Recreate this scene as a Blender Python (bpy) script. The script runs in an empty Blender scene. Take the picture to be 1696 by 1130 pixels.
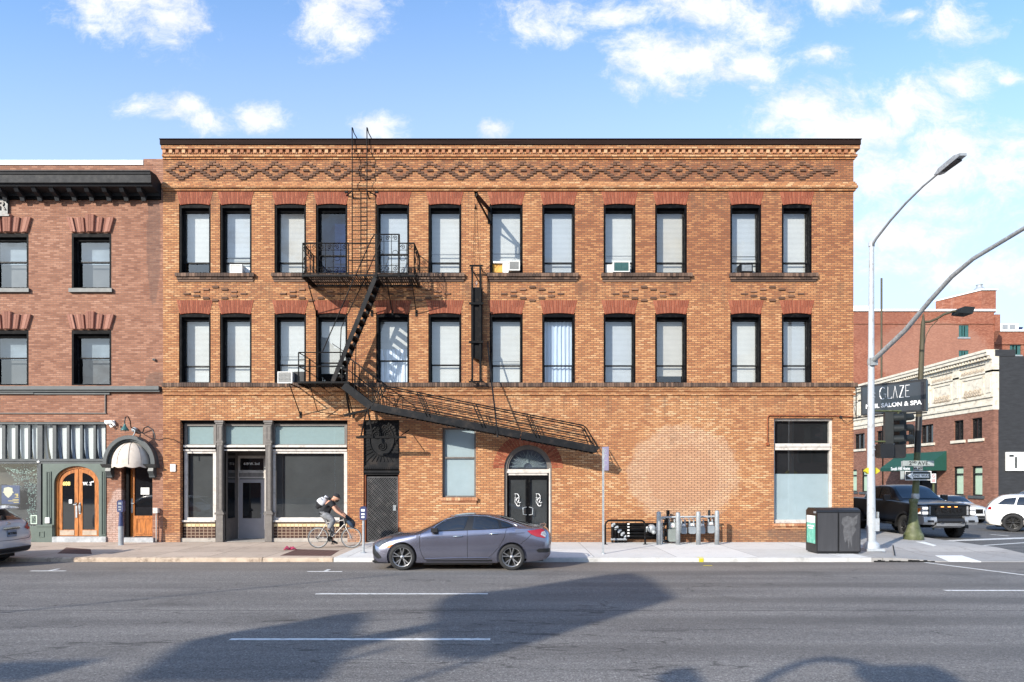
import bpy, bmesh, math, random
from mathutils import Vector, Matrix
from mathutils.bvhtree import BVHTree
random.seed(7)
R = math.radians
SC = bpy.context.scene
COL = SC.collection

# ------------------------------------------------------------------ camera, sky, sun
F, CX, HY, CH, D = 1100.0, 848.0, 795.0, 2.37, 24.0
cd = bpy.data.cameras.new('camera'); cam = bpy.data.objects.new('camera', cd); COL.objects.link(cam)
cam.location = (0, -D, CH); cam.rotation_euler = (R(90), 0, 0)
cd.sensor_fit = 'HORIZONTAL'; cd.sensor_width = 36; cd.lens = 36 * F / 1696
cd.shift_y = (HY - 565) / 1696; cd.clip_start = .1; cd.clip_end = 3000
SC.camera = cam
SC.view_settings.view_transform = 'Standard'; SC.view_settings.look = 'None'
SC.view_settings.exposure = 0.45; SC.view_settings.gamma = 1
SC.view_settings.use_curve_mapping = False

SUN = Vector((.8, 1, -.6)).normalized()
ld = bpy.data.lights.new('sun', 'SUN'); sun = bpy.data.objects.new('sun', ld); COL.objects.link(sun)
ld.energy = 5.0; ld.angle = R(.55); ld.color = (1, .93, .82)
sun.rotation_euler = SUN.to_track_quat('-Z', 'Y').to_euler(); sun.location = (-20, -40, 40)

class NT:
    """tiny node-building helper"""
    def __init__(s, tree): s.t = tree; s.t.nodes.clear()
    def n(s, typ, **kw):
        nd = s.t.nodes.new(typ)
        for k, v in kw.items(): setattr(nd, k, v)
        return nd
    def put(s, sock, v):
        if v is None: return
        if isinstance(v, bpy.types.NodeSocket): s.t.links.new(v, sock)
        elif isinstance(v, (tuple, list)) and sock.type == 'RGBA' and len(v) == 3: sock.default_value = (*v, 1)
        else: sock.default_value = v
    def m(s, op, a, b=None, c=None, clamp=False):
        nd = s.n('ShaderNodeMath', operation=op, use_clamp=clamp)
        for i, v in enumerate((a, b, c)): s.put(nd.inputs[i], v)
        return nd.outputs[0]
    def vm(s, op, a, b=None):
        nd = s.n('ShaderNodeVectorMath', operation=op)
        s.put(nd.inputs[0], a); s.put(nd.inputs[1], b)
        return nd.outputs['Value' if op in ('LENGTH', 'DOT_PRODUCT', 'DISTANCE') else 'Vector']
    def mix(s, f, a, b, mode='MIX'):
        nd = s.n('ShaderNodeMix', data_type='RGBA', blend_type=mode)
        s.put(nd.inputs[0], f); s.put(nd.inputs[6], a); s.put(nd.inputs[7], b)
        return nd.outputs[2]
    def ss(s, v, a, b, lo=0., hi=1.):
        nd = s.n('ShaderNodeMapRange', interpolation_type='SMOOTHSTEP')
        s.put(nd.inputs[0], v); s.put(nd.inputs[1], a); s.put(nd.inputs[2], b); s.put(nd.inputs[3], lo); s.put(nd.inputs[4], hi)
        return nd.outputs[0]
    def noise(s, vec, scale, detail=3, rough=.55, dist=0):
        nd = s.n('ShaderNodeTexNoise'); s.put(nd.inputs['Vector'], vec)
        nd.inputs['Scale'].default_value = scale; nd.inputs['Detail'].default_value = detail
        nd.inputs['Roughness'].default_value = rough; nd.inputs['Distortion'].default_value = dist
        return nd.outputs['Fac']
    def ramp(s, f, stops, interp='LINEAR'):
        nd = s.n('ShaderNodeValToRGB'); cr = nd.color_ramp; cr.interpolation = interp
        while len(cr.elements) < len(stops): cr.elements.new(.5)
        for e, (p, c) in zip(cr.elements, stops): e.position = p; e.color = (*c, 1)
        s.put(nd.inputs[0], f); return nd.outputs[0]
    def sep(s, v):
        nd = s.n('ShaderNodeSeparateXYZ'); s.put(nd.inputs[0], v); return nd.outputs
    def comb(s, x, y, z=0.):
        nd = s.n('ShaderNodeCombineXYZ')
        for i, v in enumerate((x, y, z)): s.put(nd.inputs[i], v)
        return nd.outputs[0]

world = bpy.data.worlds.new('World'); SC.world = world; world.use_nodes = True
W_ = NT(world.node_tree)
sky = W_.n('ShaderNodeTexSky'); sky.sky_type = 'NISHITA'; sky.sun_disc = False
sky.sun_elevation = math.asin(-SUN.z); sky.sun_rotation = math.atan2(-SUN.x, -SUN.y)
sky.altitude = 600; sky.air_density = 1.0; sky.dust_density = 1.2; sky.ozone_density = 2.4
dirv = W_.n('ShaderNodeTexCoord').outputs['Generated']
dx, dy, dz = W_.sep(dirv)[:3]
ady = W_.m('MAXIMUM', W_.m('ABSOLUTE', dy), .04)
u = W_.m('DIVIDE', dx, ady); v = W_.m('DIVIDE', dz, ady)
uv = W_.comb(u, v, W_.m('GREATER_THAN', dy, 0.))
wn = W_.n('ShaderNodeTexNoise'); W_.put(wn.inputs['Vector'], uv); wn.inputs['Scale'].default_value = 7; wn.inputs['Detail'].default_value = 5
warp = W_.vm('MULTIPLY', W_.vm('SUBTRACT', wn.outputs['Color'], (.5, .5, .5)), (.11, .075, 0.))
uvw = W_.vm('ADD', uv, warp)
BLOBS = [(205,10,75,34,1),(262,42,52,36,1),(150,50,18,9,.6),(335,52,18,12,.5),(560,22,58,44,1),(580,60,32,30,.9),(232,168,24,13,.9),(300,176,46,14,1),(340,192,40,15,1),
 (430,192,36,17,1),(640,220,32,22,1),(825,226,25,14,1),(905,42,50,20,.8),(1010,12,120,20,.85),(1170,10,110,32,.95),(1255,42,48,46,.8),(1400,8,60,16,.8),
 (1085,90,52,42,1.1),(1150,98,74,36,1.1),(1245,108,50,30,1),(1048,143,17,15,.7),(1252,150,10,8,.6),(1372,92,28,15,.85),(1583,28,40,34,.95),(1498,33,20,10,.8),
 (1602,132,32,20,1),(1320,185,56,38,1.1),(1395,220,90,48,1.15),(1500,185,64,40,1.1),(1565,235,84,46,1.1),(1440,300,76,34,.9),(1540,285,110,34,.9),
 (1475,388,120,30,.75),(1680,240,44,20,.8),(1675,295,56,34,.9),(1625,450,90,24,.8),(1480,440,100,18,.5),(1560,340,90,18,.45),(1665,122,14,8,.5)]
acc = None
for (bx, by, rx, ry, am) in BLOBS:
    d = W_.vm('SUBTRACT', uvw, ((bx - CX) / F, (HY - by) / F, 1.))
    d = W_.vm('MULTIPLY', d, (F / rx / 1.32, F / ry / 1.3, 50.))
    l = W_.vm('LENGTH', d)
    f = W_.m('MULTIPLY_ADD', l, -am * .8, am * .85)        # am at the centre, 0 at the rim
    acc = f if acc is None else W_.m('SMOOTH_MAX', acc, f, .25)
fb = W_.noise(W_.vm('MULTIPLY', uvw, (1., 1.35, 1.)), 15, 10, .72)
fb2 = W_.noise(W_.vm('MULTIPLY', uv, (1., 1.8, 1.)), 5, 6, .6)
dens = W_.m('ADD', acc, W_.m('MULTIPLY', W_.m('SUBTRACT', fb, .5), 2.8))
c1 = W_.ss(dens, -.26, .85)
# soft scattered cloud everywhere else (what the window glass mirrors) and thin veil low down
back = W_.m('MULTIPLY', W_.ss(fb2, .5, .66), W_.m('LESS_THAN', dy, 0.))
veil = W_.m('MULTIPLY', W_.ss(fb2, .38, .8), W_.m('MULTIPLY', W_.ss(u, -.2, .75), W_.ss(v, .62, .12, 0., .45)))
cf = W_.m('MAXIMUM', W_.m('MAXIMUM', W_.m('MULTIPLY', c1, .93), back), veil)
shade = W_.ss(W_.m('ADD', W_.noise(uvw, 11, 5, .6), W_.m('MULTIPLY', c1, .15)), .35, .7)
skyc = W_.mix(1., sky.outputs[0], (2.5, 2.95, 3.2), 'MULTIPLY')
ccol = W_.mix(shade, (7.4, 7.8, 8.5), (9.6, 9.6, 9.6))
low = W_.mix(W_.ss(v, .85, .1, 0., .8), skyc, (7.1, 7.9, 9.1))
bg = W_.n('ShaderNodeBackground'); W_.put(bg.inputs[0], W_.mix(cf, low, ccol)); bg.inputs[1].default_value = .088
wo = W_.n('ShaderNodeOutputWorld'); W_.t.links.new(bg.outputs[0], wo.inputs[0])

# ------------------------------------------------------------------ helpers
def S(y): return F / (D + y)
def X(px, y=0.): return (px - CX) / S(y)
def Z(py, y=0.): return CH + (HY - py) / S(y)
def P(px, py, y=0.): return Vector((X(px, y), y, Z(py, y)))

class MB:
    def __init__(s): s.v = []; s.f = []; s.mi = []; s.cur = 0; s.sm = []
    def add(s, vs, fs, smooth=False):
        o = len(s.v); s.v += [tuple(v) for v in vs]
        for f in fs: s.f.append(tuple(i + o for i in f)); s.mi.append(s.cur); s.sm.append(smooth)
        return s
    def box(s, x0, x1, y0, y1, z0, z1):
        if x0 > x1: x0, x1 = x1, x0
        if y0 > y1: y0, y1 = y1, y0
        if z0 > z1: z0, z1 = z1, z0
        v = [(x0,y0,z0),(x1,y0,z0),(x1,y1,z0),(x0,y1,z0),(x0,y0,z1),(x1,y0,z1),(x1,y1,z1),(x0,y1,z1)]
        return s.add(v, [(0,3,2,1),(4,5,6,7),(0,1,5,4),(1,2,6,5),(2,3,7,6),(3,0,4,7)])
    def quad(s, a, b, c, d): return s.add([a, b, c, d], [(0, 1, 2, 3)])
    def prism(s, poly, y0, y1, axis='y', smooth=False):
        """poly: 2-D points; axis y -> (x,z) extruded along y; x -> (y,z) along x; z -> (x,y) along z"""
        n = len(poly)
        def mk(p, t):
            return (p[0], t, p[1]) if axis == 'y' else ((t, p[0], p[1]) if axis == 'x' else (p[0], p[1], t))
        v = [mk(p, y0) for p in poly] + [mk(p, y1) for p in poly]
        f = [tuple(range(n)), tuple(range(2 * n - 1, n - 1, -1))]
        s.add(v, f)
        s.add(v, [(i, (i + 1) % n, n + (i + 1) % n, n + i) for i in range(n)], smooth)
        return s
    def obox(s, c, ax, ay, az, hx, hy, hz):
        c = Vector(c); v = []
        for k in (-1, 1):
            for (i, j) in ((-1,-1),(1,-1),(1,1),(-1,1)):
                v.append(c + ax * hx * i + ay * hy * j + az * hz * k)
        return s.add(v, [(0,3,2,1),(4,5,6,7),(0,1,5,4),(1,2,6,5),(2,3,7,6),(3,0,4,7)])
    def bar(s, a, b, w, h, up=Vector((0, 0, 1))):
        a = Vector(a); b = Vector(b); d = (b - a); L = d.length; d.normalize()
        if abs(d.dot(up)) > .98: up = Vector((0, 1, 0))
        sd = d.cross(up).normalized(); u_ = sd.cross(d).normalized()
        return s.obox((a + b) / 2, d, sd, u_, L / 2, w / 2, h / 2)
    def tube(s, pts, r, n=8, cap=True, closed=False):
        pts = [Vector(p) for p in pts]; m = len(pts)
        rr = r if isinstance(r, (list, tuple)) else [r] * m
        rings = []; prev = None
        for i, p in enumerate(pts):
            if closed: d = pts[(i + 1) % m] - pts[i - 1]
            else: d = pts[min(i + 1, m - 1)] - pts[max(i - 1, 0)]
            if d.length < 1e-9: d = Vector((0, 0, 1))
            d.normalize()
            if prev is None:
                a = Vector((0, 0, 1)) if abs(d.z) < .9 else Vector((1, 0, 0))
                a = (a - d * a.dot(d)).normalized()
            else:
                a = prev - d * prev.dot(d)
                a = a.normalized() if a.length > 1e-6 else d.orthogonal().normalized()
            prev = a; b = d.cross(a)
            rings.append([p + (a * math.cos(2*math.pi*k/n) + b * math.sin(2*math.pi*k/n)) * rr[i] for k in range(n)])
        v = [q for rg in rings for q in rg]; f = []
        for i in range(m if closed else m - 1):
            j = (i + 1) % m
            for k in range(n):
                f.append((i*n+k, i*n+(k+1)%n, j*n+(k+1)%n, j*n+k))
        s.add(v, f, True)
        if cap and not closed:
            s.add(rings[0], [tuple(range(n-1, -1, -1))]); s.add(rings[-1], [tuple(range(n))])
        return s
    def lathe(s, prof, c=(0,0,0), axis='z', n=16, a0=0., a1=2*math.pi, smooth=True):
        """prof: (radius, height) pairs"""
        c = Vector(c); full = abs(a1 - a0 - 2*math.pi) < 1e-6; m = n if full else n + 1; v = []
        for (r, h) in prof:
            for k in range(m):
                a = a0 + (a1 - a0) * k / n; x, y = r * math.cos(a), r * math.sin(a)
                if axis == 'z': q = (x, y, h)
                elif axis == 'y': q = (x, h, y)
                else: q = (h, x, y)
                v.append(c + Vector(q))
        f = []
        for i in range(len(prof) - 1):
            for k in range(n):
                k2 = (k + 1) % m
                f.append((i*m+k, i*m+k2, (i+1)*m+k2, (i+1)*m+k))
        return s.add(v, f, smooth)
    def disc(s, c, r, axis='y', n=24):
        c = Vector(c); v = []
        for k in range(n):
            a = 2*math.pi*k/n; x, y = r*math.cos(a), r*math.sin(a)
            v.append(c + Vector((x, 0, y) if axis == 'y' else ((0, x, y) if axis == 'x' else (x, y, 0))))
        return s.add(v, [tuple(range(n))])
    def xf(s, M):
        s.v = [tuple(M @ Vector(v)) for v in s.v]; return s
    def join(s, o, M=None):
        vs = o.v if M is None else [tuple(M @ Vector(v)) for v in o.v]
        k = len(s.v); s.v += vs
        for f, sm in zip(o.f, o.sm): s.f.append(tuple(i + k for i in f)); s.mi.append(s.cur); s.sm.append(sm)
        return s
    def build(s, name, mats, parent=None, loc=None, fix=True):
        me = bpy.data.meshes.new(name)
        base = Vector(loc) if loc is not None else Vector((0, 0, 0))
        if parent is not None:
            base = Vector(parent.get('_b', (0, 0, 0)))
        me.from_pydata([tuple(Vector(v) - base) for v in s.v], [], s.f)
        if not isinstance(mats, (list, tuple)): mats = [mats]
        for m in mats: me.materials.append(m)
        me.polygons.foreach_set('material_index', s.mi)
        me.polygons.foreach_set('use_smooth', s.sm)
        if fix:
            bm = bmesh.new(); bm.from_mesh(me); bmesh.ops.recalc_face_normals(bm, faces=bm.faces); bm.to_mesh(me); bm.free()
        me.update()
        o = bpy.data.objects.new(name, me); COL.objects.link(o); o['_b'] = tuple(base)
        if parent is not None: o.parent = parent
        else: o.location = base
        return o

def thing(name, label, cat, loc=(0, 0, 0), group=None):
    o = bpy.data.objects.new(name, None); COL.objects.link(o); o.location = loc; o['_b'] = tuple(loc)
    o.empty_display_size = .2
    return tag(o, label, cat, group)
def tag(o, label=None, cat=None, group=None, kind=None):
    if label: o['label'] = label
    if cat: o['category'] = cat
    if group: o['group'] = group
    if kind: o['kind'] = kind
    return o
def structure(mb, name, mat, label=None):
    o = mb.build(name, mat); o['kind'] = 'structure'
    if label: o['label'] = label
    return o
def copy_tree(o, parent=None):
    c = o.copy(); COL.objects.link(c)
    if parent is not None: c.parent = parent
    for ch in list(o.children): copy_tree(ch, c)
    return c
def eval_mesh(ob):
    COL.objects.link(ob); dg = bpy.context.evaluated_depsgraph_get(); dg.update()
    me = bpy.data.meshes.new_from_object(ob.evaluated_get(dg)); COL.objects.unlink(ob)
    return me
def text_mb(txt, size, bold=0., ext=.004, align='CENTER', squash=1., spacing=1., shear=0.):
    """letters in the local x-z plane, facing -y, centred on the origin"""
    cu = bpy.data.curves.new('t', 'FONT'); cu.body = txt; cu.size = size; cu.extrude = ext; cu.align_x = align; cu.align_y = 'CENTER'
    cu.offset = bold; cu.space_character = spacing; cu.shear = shear; cu.resolution_u = 4
    ob = bpy.data.objects.new('t', cu); me = eval_mesh(ob)
    mb = MB(); mb.add([(v.co.x * squash, -v.co.z, v.co.y) for v in me.vertices], [tuple(p.vertices) for p in me.polygons])
    bpy.data.objects.remove(ob); bpy.data.meshes.remove(me)
    return mb
def skin_mb(pts, edges, radii, root=0, sub=2):
    me = bpy.data.meshes.new('s'); me.from_pydata([tuple(p) for p in pts], edges, [])
    ob = bpy.data.objects.new('s', me)
    sk = ob.modifiers.new('skin', 'SKIN'); sk.use_smooth_shade = True
    if not me.skin_vertices: me.attributes.new('skin', 'FLOAT', 'POINT')
    for i, r in enumerate(radii):
        rr = r if isinstance(r, tuple) else (r, r)
        me.skin_vertices[0].data[i].radius = rr
    me.skin_vertices[0].data[root].use_root = True
    sb = ob.modifiers.new('sub', 'SUBSURF'); sb.levels = sub
    out = eval_mesh(ob)
    mb = MB(); mb.add([tuple(v.co) for v in out.vertices], [tuple(p.vertices) for p in out.polygons], True)
    bpy.data.objects.remove(ob)
    return mb

# ------------------------------------------------------------------ materials
def mat(name, col, rough=.6, metal=0., var=.12, vscale=3., bump=0., bscale=60., spec=.5, coat=0., speck=0., dirt=None, stretch=None, emit=None):
    """principled material with mottled colour, optional bump, fine speckle and dirt patches"""
    m = bpy.data.materials.new(name); m.use_nodes = True; t = NT(m.node_tree)
    co = t.n('ShaderNodeTexCoord').outputs['Object']
    if stretch: co = t.vm('MULTIPLY', co, stretch)
    b = t.n('ShaderNodeBsdfPrincipled'); out = t.n('ShaderNodeOutputMaterial')
    c = tuple(col)
    if var:
        lo = tuple(max(0, k * (1 - var)) for k in c); hi = tuple(min(1, k * (1 + var)) for k in c)
        c = t.ramp(t.noise(co, vscale, 5, .6), [(.3, lo), (.7, hi)])
    if speck:
        c = t.mix(t.m('MULTIPLY', t.ss(t.noise(co, bscale * 1.7, 2, .7), .5, .75), speck), c, (.9, .9, .88), 'MIX') if speck > 0 else \
            t.mix(t.m('MULTIPLY', t.ss(t.noise(co, bscale * 1.7, 2, .7), .5, .75), -speck), c, (.02, .02, .02), 'MIX')
    if dirt:
        dc, amt, dsc = dirt
        c = t.mix(t.m('MULTIPLY', t.ss(t.noise(co, dsc, 7, .68), .5, .68), amt), c, dc)
    t.put(b.inputs['Base Color'], c)
    b.inputs['Roughness'].default_value = rough; b.inputs['Metallic'].default_value = metal
    b.inputs['Specular IOR Level'].default_value = spec; b.inputs['Coat Weight'].default_value = coat; b.inputs['Coat Roughness'].default_value = .04
    if rough > .15 and var:
        t.put(b.inputs['Roughness'], t.m('MULTIPLY_ADD', t.noise(co, vscale * 2.3, 4), .25, rough - .125))
    if bump:
        bp = t.n('ShaderNodeBump'); bp.inputs['Strength'].default_value = bump; bp.inputs['Distance'].default_value = .01
        t.put(bp.inputs['Height'], t.noise(co, bscale, 5, .65)); t.put(b.inputs['Normal'], bp.outputs[0])
    if emit:
        b.inputs['Emission Color'].default_value = (*emit[0], 1); b.inputs['Emission Strength'].default_value = emit[1]
    t.t.links.new(b.outputs[0], out.inputs[0])
    return m

def glass_mat(name, tint=(.9, .93, .95), refl=1., rough=.0, wav=.0):
    """clear sheet glass: transparent body with a Fresnel mirror"""
    m = bpy.data.materials.new(name); m.use_nodes = True; t = NT(m.node_tree)
    tr = t.n('ShaderNodeBsdfTransparent'); tr.inputs[0].default_value = (*tint, 1)
    gl = t.n('ShaderNodeBsdfGlossy'); gl.inputs['Roughness'].default_value = rough; gl.inputs[0].default_value = (1, 1, 1, 1)
    fr = t.n('ShaderNodeFresnel'); 
    bf = t.n('ShaderNodeNewGeometry').outputs['Backfacing']; t.put(fr.inputs[0], t.m('MULTIPLY_ADD', bf, 1 / 1.55 - 1.55, 1.55))
    if wav:
        bp = t.n('ShaderNodeBump'); bp.inputs['Strength'].default_value = wav; bp.inputs['Distance'].default_value = .02
        t.put(bp.inputs['Height'], t.noise(t.n('ShaderNodeTexCoord').outputs['Object'], 1.6, 2))
        t.put(gl.inputs['Normal'], bp.outputs[0])
    mx = t.n('ShaderNodeMixShader'); t.put(mx.inputs[0], t.m('MULTIPLY', fr.outputs[0], refl, clamp=True))
    t.t.links.new(tr.outputs[0], mx.inputs[1]); t.t.links.new(gl.outputs[0], mx.inputs[2])
    out = t.n('ShaderNodeOutputMaterial'); t.t.links.new(mx.outputs[0], out.inputs[0])
    return m

def brick_mat(name, stops, mortar, bw=.215, bh=.0677, ms=.009, zones=(), patch=None, org=(0., .12), stain=(.09, .06, .045), stain_amt=.45, bump=.6, offs=(0., 0.), squash=.5, drips=()):
    """running-bond brick: every brick takes its own tone from the ramp; zones shift the tone where the wall itself is a different brick"""
    m = bpy.data.materials.new(name); m.use_nodes = True; t = NT(m.node_tree)
    co = t.n('ShaderNodeTexCoord').outputs['Object']; sx, sy, sz = t.sep(co)[:3]
    uvv = t.comb(t.m('ADD', t.m('ADD', sx, sy), offs[0]), t.m('ADD', sz, offs[1]), 0.)
    bt = t.n('ShaderNodeTexBrick'); t.put(bt.inputs['Vector'], uvv)
    bt.inputs['Color1'].default_value = (0, 0, 0, 1); bt.inputs['Color2'].default_value = (1, 1, 1, 1); bt.inputs['Mortar'].default_value = (.5, .5, .5, 1)
    bt.inputs['Scale'].default_value = 1; bt.inputs['Mortar Size'].default_value = ms; bt.inputs['Mortar Smooth'].default_value = .3
    bt.inputs['Brick Width'].default_value = bw; bt.inputs['Row Height'].default_value = bh; bt.offset = squash
    tone = t.m('ADD', t.m('MULTIPLY_ADD', t.sep(bt.outputs['Color'])[0], .66, .17), t.m('MULTIPLY', t.m('SUBTRACT', t.noise(uvv, .33, 5, .7), .5), .9))
    tone = t.m('ADD', tone, t.m('MULTIPLY', t.m('SUBTRACT', t.noise(t.vm('MULTIPLY', uvv, (1., 5., 1.)), 1.1, 4, .7), .5), .3))
    for (x0, x1, z0, z1, dv, soft) in zones:
        a = t.m('MULTIPLY', t.ss(sx, x0 - soft, x0 + soft), t.ss(sx, x1 + soft, x1 - soft))
        b_ = t.m('MULTIPLY', t.ss(sz, z0 - soft, z0 + soft), t.ss(sz, z1 + soft, z1 - soft))
        tone = t.m('ADD', tone, t.m('MULTIPLY', t.m('MULTIPLY', a, b_), dv))
    c = t.ramp(tone, stops)
    if patch:
        for (px_, pz_, rx_, rz_, colr, amt) in patch:
            px_, pz_ = px_ - org[0], pz_ - org[1]
            dd = t.vm('LENGTH', t.comb(t.m('MULTIPLY', t.m('SUBTRACT', sx, px_), 1 / rx_), t.m('MULTIPLY', t.m('SUBTRACT', sz, pz_), 1 / rz_), 0.))
            k = t.m('MULTIPLY', t.ss(t.m('ADD', dd, t.m('MULTIPLY', t.noise(co, 2.5, 5, .7), .5)), 1.32, 1.18), amt)
            k = t.m('MULTIPLY', k, t.ss(t.noise(uvv, 9, 4, .7), .3, .6, .45, 1.))
            c = t.mix(k, c, colr)
    for dz_ in drips:        # rain-washed soot running down from ledges
        dd = t.m('SUBTRACT', dz_ - org[1], sz); run = t.noise(t.vm('MULTIPLY', co, (3.4, 3.4, .18)), 1., 5, .7)
        k = t.m('MULTIPLY', t.m('MULTIPLY', t.ss(dd, -.02, .05), t.ss(dd, 1.3, .1)), t.ss(run, .46, .68))
        c = t.mix(t.m('MULTIPLY', k, .5), c, stain)
    st = t.ss(t.noise(t.vm('MULTIPLY', co, (1.6, 1.6, .5)), .9, 8, .72), .55, .74)
    c = t.mix(t.m('MULTIPLY', st, stain_amt), c, stain)
    fine = t.noise(co, 38, 4, .7)
    c = t.mix(1., c, t.ramp(fine, [(.3, (.82, .8, .78)), (.7, (1.12, 1.1, 1.08))]), 'MULTIPLY')
    c = t.mix(t.m('MULTIPLY', bt.outputs['Fac'], .85), c, mortar)
    b = t.n('ShaderNodeBsdfPrincipled'); t.put(b.inputs['Base Color'], c); b.inputs['Roughness'].default_value = .85; b.inputs['Specular IOR Level'].default_value = .3
    bp = t.n('ShaderNodeBump'); bp.inputs['Strength'].default_value = bump; bp.inputs['Distance'].default_value = .012
    t.put(bp.inputs['Height'], t.m('SUBTRACT', t.m('MULTIPLY', fine, .3), bt.outputs['Fac'])); t.put(b.inputs['Normal'], bp.outputs[0])
    out = t.n('ShaderNodeOutputMaterial'); t.t.links.new(b.outputs[0], out.inputs[0])
    return m

def island_mat(name, stops, rough=.8, bump=.3):
    """each loose brick of the mesh gets its own tone"""
    m = bpy.data.materials.new(name); m.use_nodes = True; t = NT(m.node_tree)
    co = t.n('ShaderNodeTexCoord').outputs['Object']
    rp = t.n('ShaderNodeNewGeometry').outputs['Random Per Island']
    c = t.ramp(rp, stops)
    c = t.mix(1., c, t.ramp(t.noise(co, 30, 4, .7), [(.3, (.75, .75, .75)), (.7, (1.2, 1.2, 1.2))]), 'MULTIPLY')
    b = t.n('ShaderNodeBsdfPrincipled'); t.put(b.inputs['Base Color'], c); b.inputs['Roughness'].default_value = rough; b.inputs['Specular IOR Level'].default_value = .3
    bp = t.n('ShaderNodeBump'); bp.inputs['Strength'].default_value = bump; bp.inputs['Distance'].default_value = .01
    t.put(bp.inputs['Height'], t.noise(co, 60, 4)); t.put(b.inputs['Normal'], bp.outputs[0])
    out = t.n('ShaderNodeOutputMaterial'); t.t.links.new(b.outputs[0], out.inputs[0])
    return m

TAN = [(0., (.25, .093, .043)), (.25, (.36, .148, .064)), (.5, (.45, .206, .088)), (.75, (.54, .275, .125)), (1., (.65, .41, .225))]
M = {}
M['brick'] = brick_mat('tan_brick', TAN, (.115, .07, .048), ms=.0125, drips=(Z(467), Z(655), Z(316), Z(262)),
    zones=((-30, -5.2, -1, Z(652), -.16, .5), (-30, -4.9, Z(700), Z(655), .28, .12), (2.5, 13, Z(480), 20, -.27, 1.2), (-30, 13, Z(318), 20, -.12, .4), (-8.5, 1., Z(640), Z(450), -.04, .4), (-2.8, 9.3, Z(860), Z(655), .10, .3)),
    patch=((X(1130), Z(785), 2.0, 1.75, (.60, .42, .29), .62), (X(1130), Z(790), 1.3, 1.1, (.45, .22, .12), .5),
           (X(440), Z(893), 5., .3, (.5, .36, .27), .3), (X(1180), Z(893), 6.5, .35, (.16, .10, .07), .5), (X(1340), Z(884), 1.6, .35, (.14, .09, .07), .6),
           (X(820), Z(470), 5.5, .22, (.5, .22, .1), .0)))
M['brick_trim'] = brick_mat('trim_brick', TAN, (.12, .08, .055), zones=((-30, 13, -1, 30, .06, .4),), ms=.011, stain_amt=.55)
M['brick_dark'] = brick_mat('weathered_sill_brick', [(0, (.05, .035, .03)), (.5, (.13, .08, .055)), (1, (.38, .22, .13))], (.05, .04, .035), ms=.012, bw=.085, bh=.23, squash=0.)
M['brick_red'] = brick_mat('neighbour_brick', [(0., (.175, .073, .045)), (.35, (.265, .122, .075)), (.7, (.345, .173, .11)), (1., (.45, .255, .175))], (.18, .11, .09), bw=.225, stain_amt=.3, org=(X(130), .12),
    patch=((X(200), Z(870), .55, 1.3, (.56, .42, .37), .75), (X(254), Z(400), .25, 2.2, (.1, .065, .055), .6), (X(262), Z(632), .5, .35, (.08, .06, .05), .6)))
M['brick_far'] = brick_mat('warehouse_brick', [(0., (.16, .045, .028)), (.5, (.28, .092, .052)), (1., (.41, .18, .115))], (.27, .14, .10), bw=.3, bh=.1, ms=.012, stain=(.42, .25, .2), stain_amt=.5, org=(X(1530, 78.), .1),
    patch=((X(1540, 78.), Z(585, 78.), 9., 5., (.42, .25, .19), .45), (X(1460, 78.), Z(540, 78.), 5., 3., (.2, .07, .05), .4)))
M['brick_brown'] = brick_mat('brown_brick', [(0., (.15, .065, .045)), (.5, (.235, .105, .07)), (1., (.33, .165, .115))], (.17, .12, .10), bw=.25, bh=.08, stain_amt=.2)
M['arch'] = island_mat('red_arch_brick', [(0, (.19, .048, .025)), (.5, (.255, .068, .034)), (1, (.33, .105, .055))])
M['arch_back'] = mat('arch_mortar', (.26, .13, .085), .9)
M['arch_n'] = island_mat('neighbour_arch_brick', [(0, (.21, .09, .063)), (.5, (.29, .13, .092)), (1, (.37, .185, .135))])
M['clinker'] = island_mat('dark_clinker_brick', [(0, (.055, .037, .03)), (.6, (.105, .066, .048)), (1, (.19, .12, .085))])
M['diamond'] = island_mat('shade_darkened_brick', [(0, (.085, .046, .03)), (.6, (.145, .075, .046)), (1, (.24, .125, .075))])
M['cornice'] = mat('black_cornice_paint', (.018, .019, .022), .6, var=.2, spec=.2)
M['loose'] = island_mat('tan_header_brick', [(0, (.30, .12, .06)), (.5, (.44, .21, .11)), (1, (.58, .35, .2))])
M['coping'] = mat('dark_brown_coping', (.02, .011, .009), .8, spec=.1, var=.3, vscale=2, stretch=(.3, 1, 6))
M['black'] = mat('black_painted_steel', (.006, .006, .0065), .5, var=.3, bump=.15, bscale=40, spec=.12, dirt=((.04, .03, .025), .4, 5))
M['steel_edge'] = mat('worn_dark_steel', (.011, .0115, .013), .5, var=.3, spec=.15, dirt=((.05, .038, .03), .4, 3))
M['frame'] = mat('black_window_paint', (.003, .003, .004), .6, var=.3, spec=.08, dirt=((.03, .028, .026), .4, 7))
M['sash'] = mat('dark_sash_paint', (.009, .0095, .011), .5, var=.3, spec=.15, dirt=((.12, .11, .1), .5, 9))
M['glass'] = glass_mat('window_glass', (.86, .90, .93), 2.2, 0, .12)
M['glass_blue'] = glass_mat('dark_blue_window_glass', (.25, .36, .55), 1.6, 0, .1)
M['shopglass'] = glass_mat('shop_glass', (.8, .83, .84), 1.7, 0, .04)
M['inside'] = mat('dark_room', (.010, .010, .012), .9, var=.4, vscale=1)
M['inside_grey'] = mat('charcoal_window_film', (.04, .041, .042), .6, var=.25, vscale=1.3)
M['inside_blue'] = mat('blue_room_wall', (.03, .075, .19), .8, var=.5, vscale=.8)
M['film'] = mat('pale_blue_window_film', (.33, .42, .42), .55, var=.04, vscale=9, bump=.05)
M['film2'] = mat('pale_blue_paper', (.47, .55, .58), .6, var=.05, vscale=3)
M['film3'] = mat('mint_window_film', (.38, .50, .38), .6, var=.08, vscale=3)
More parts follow.
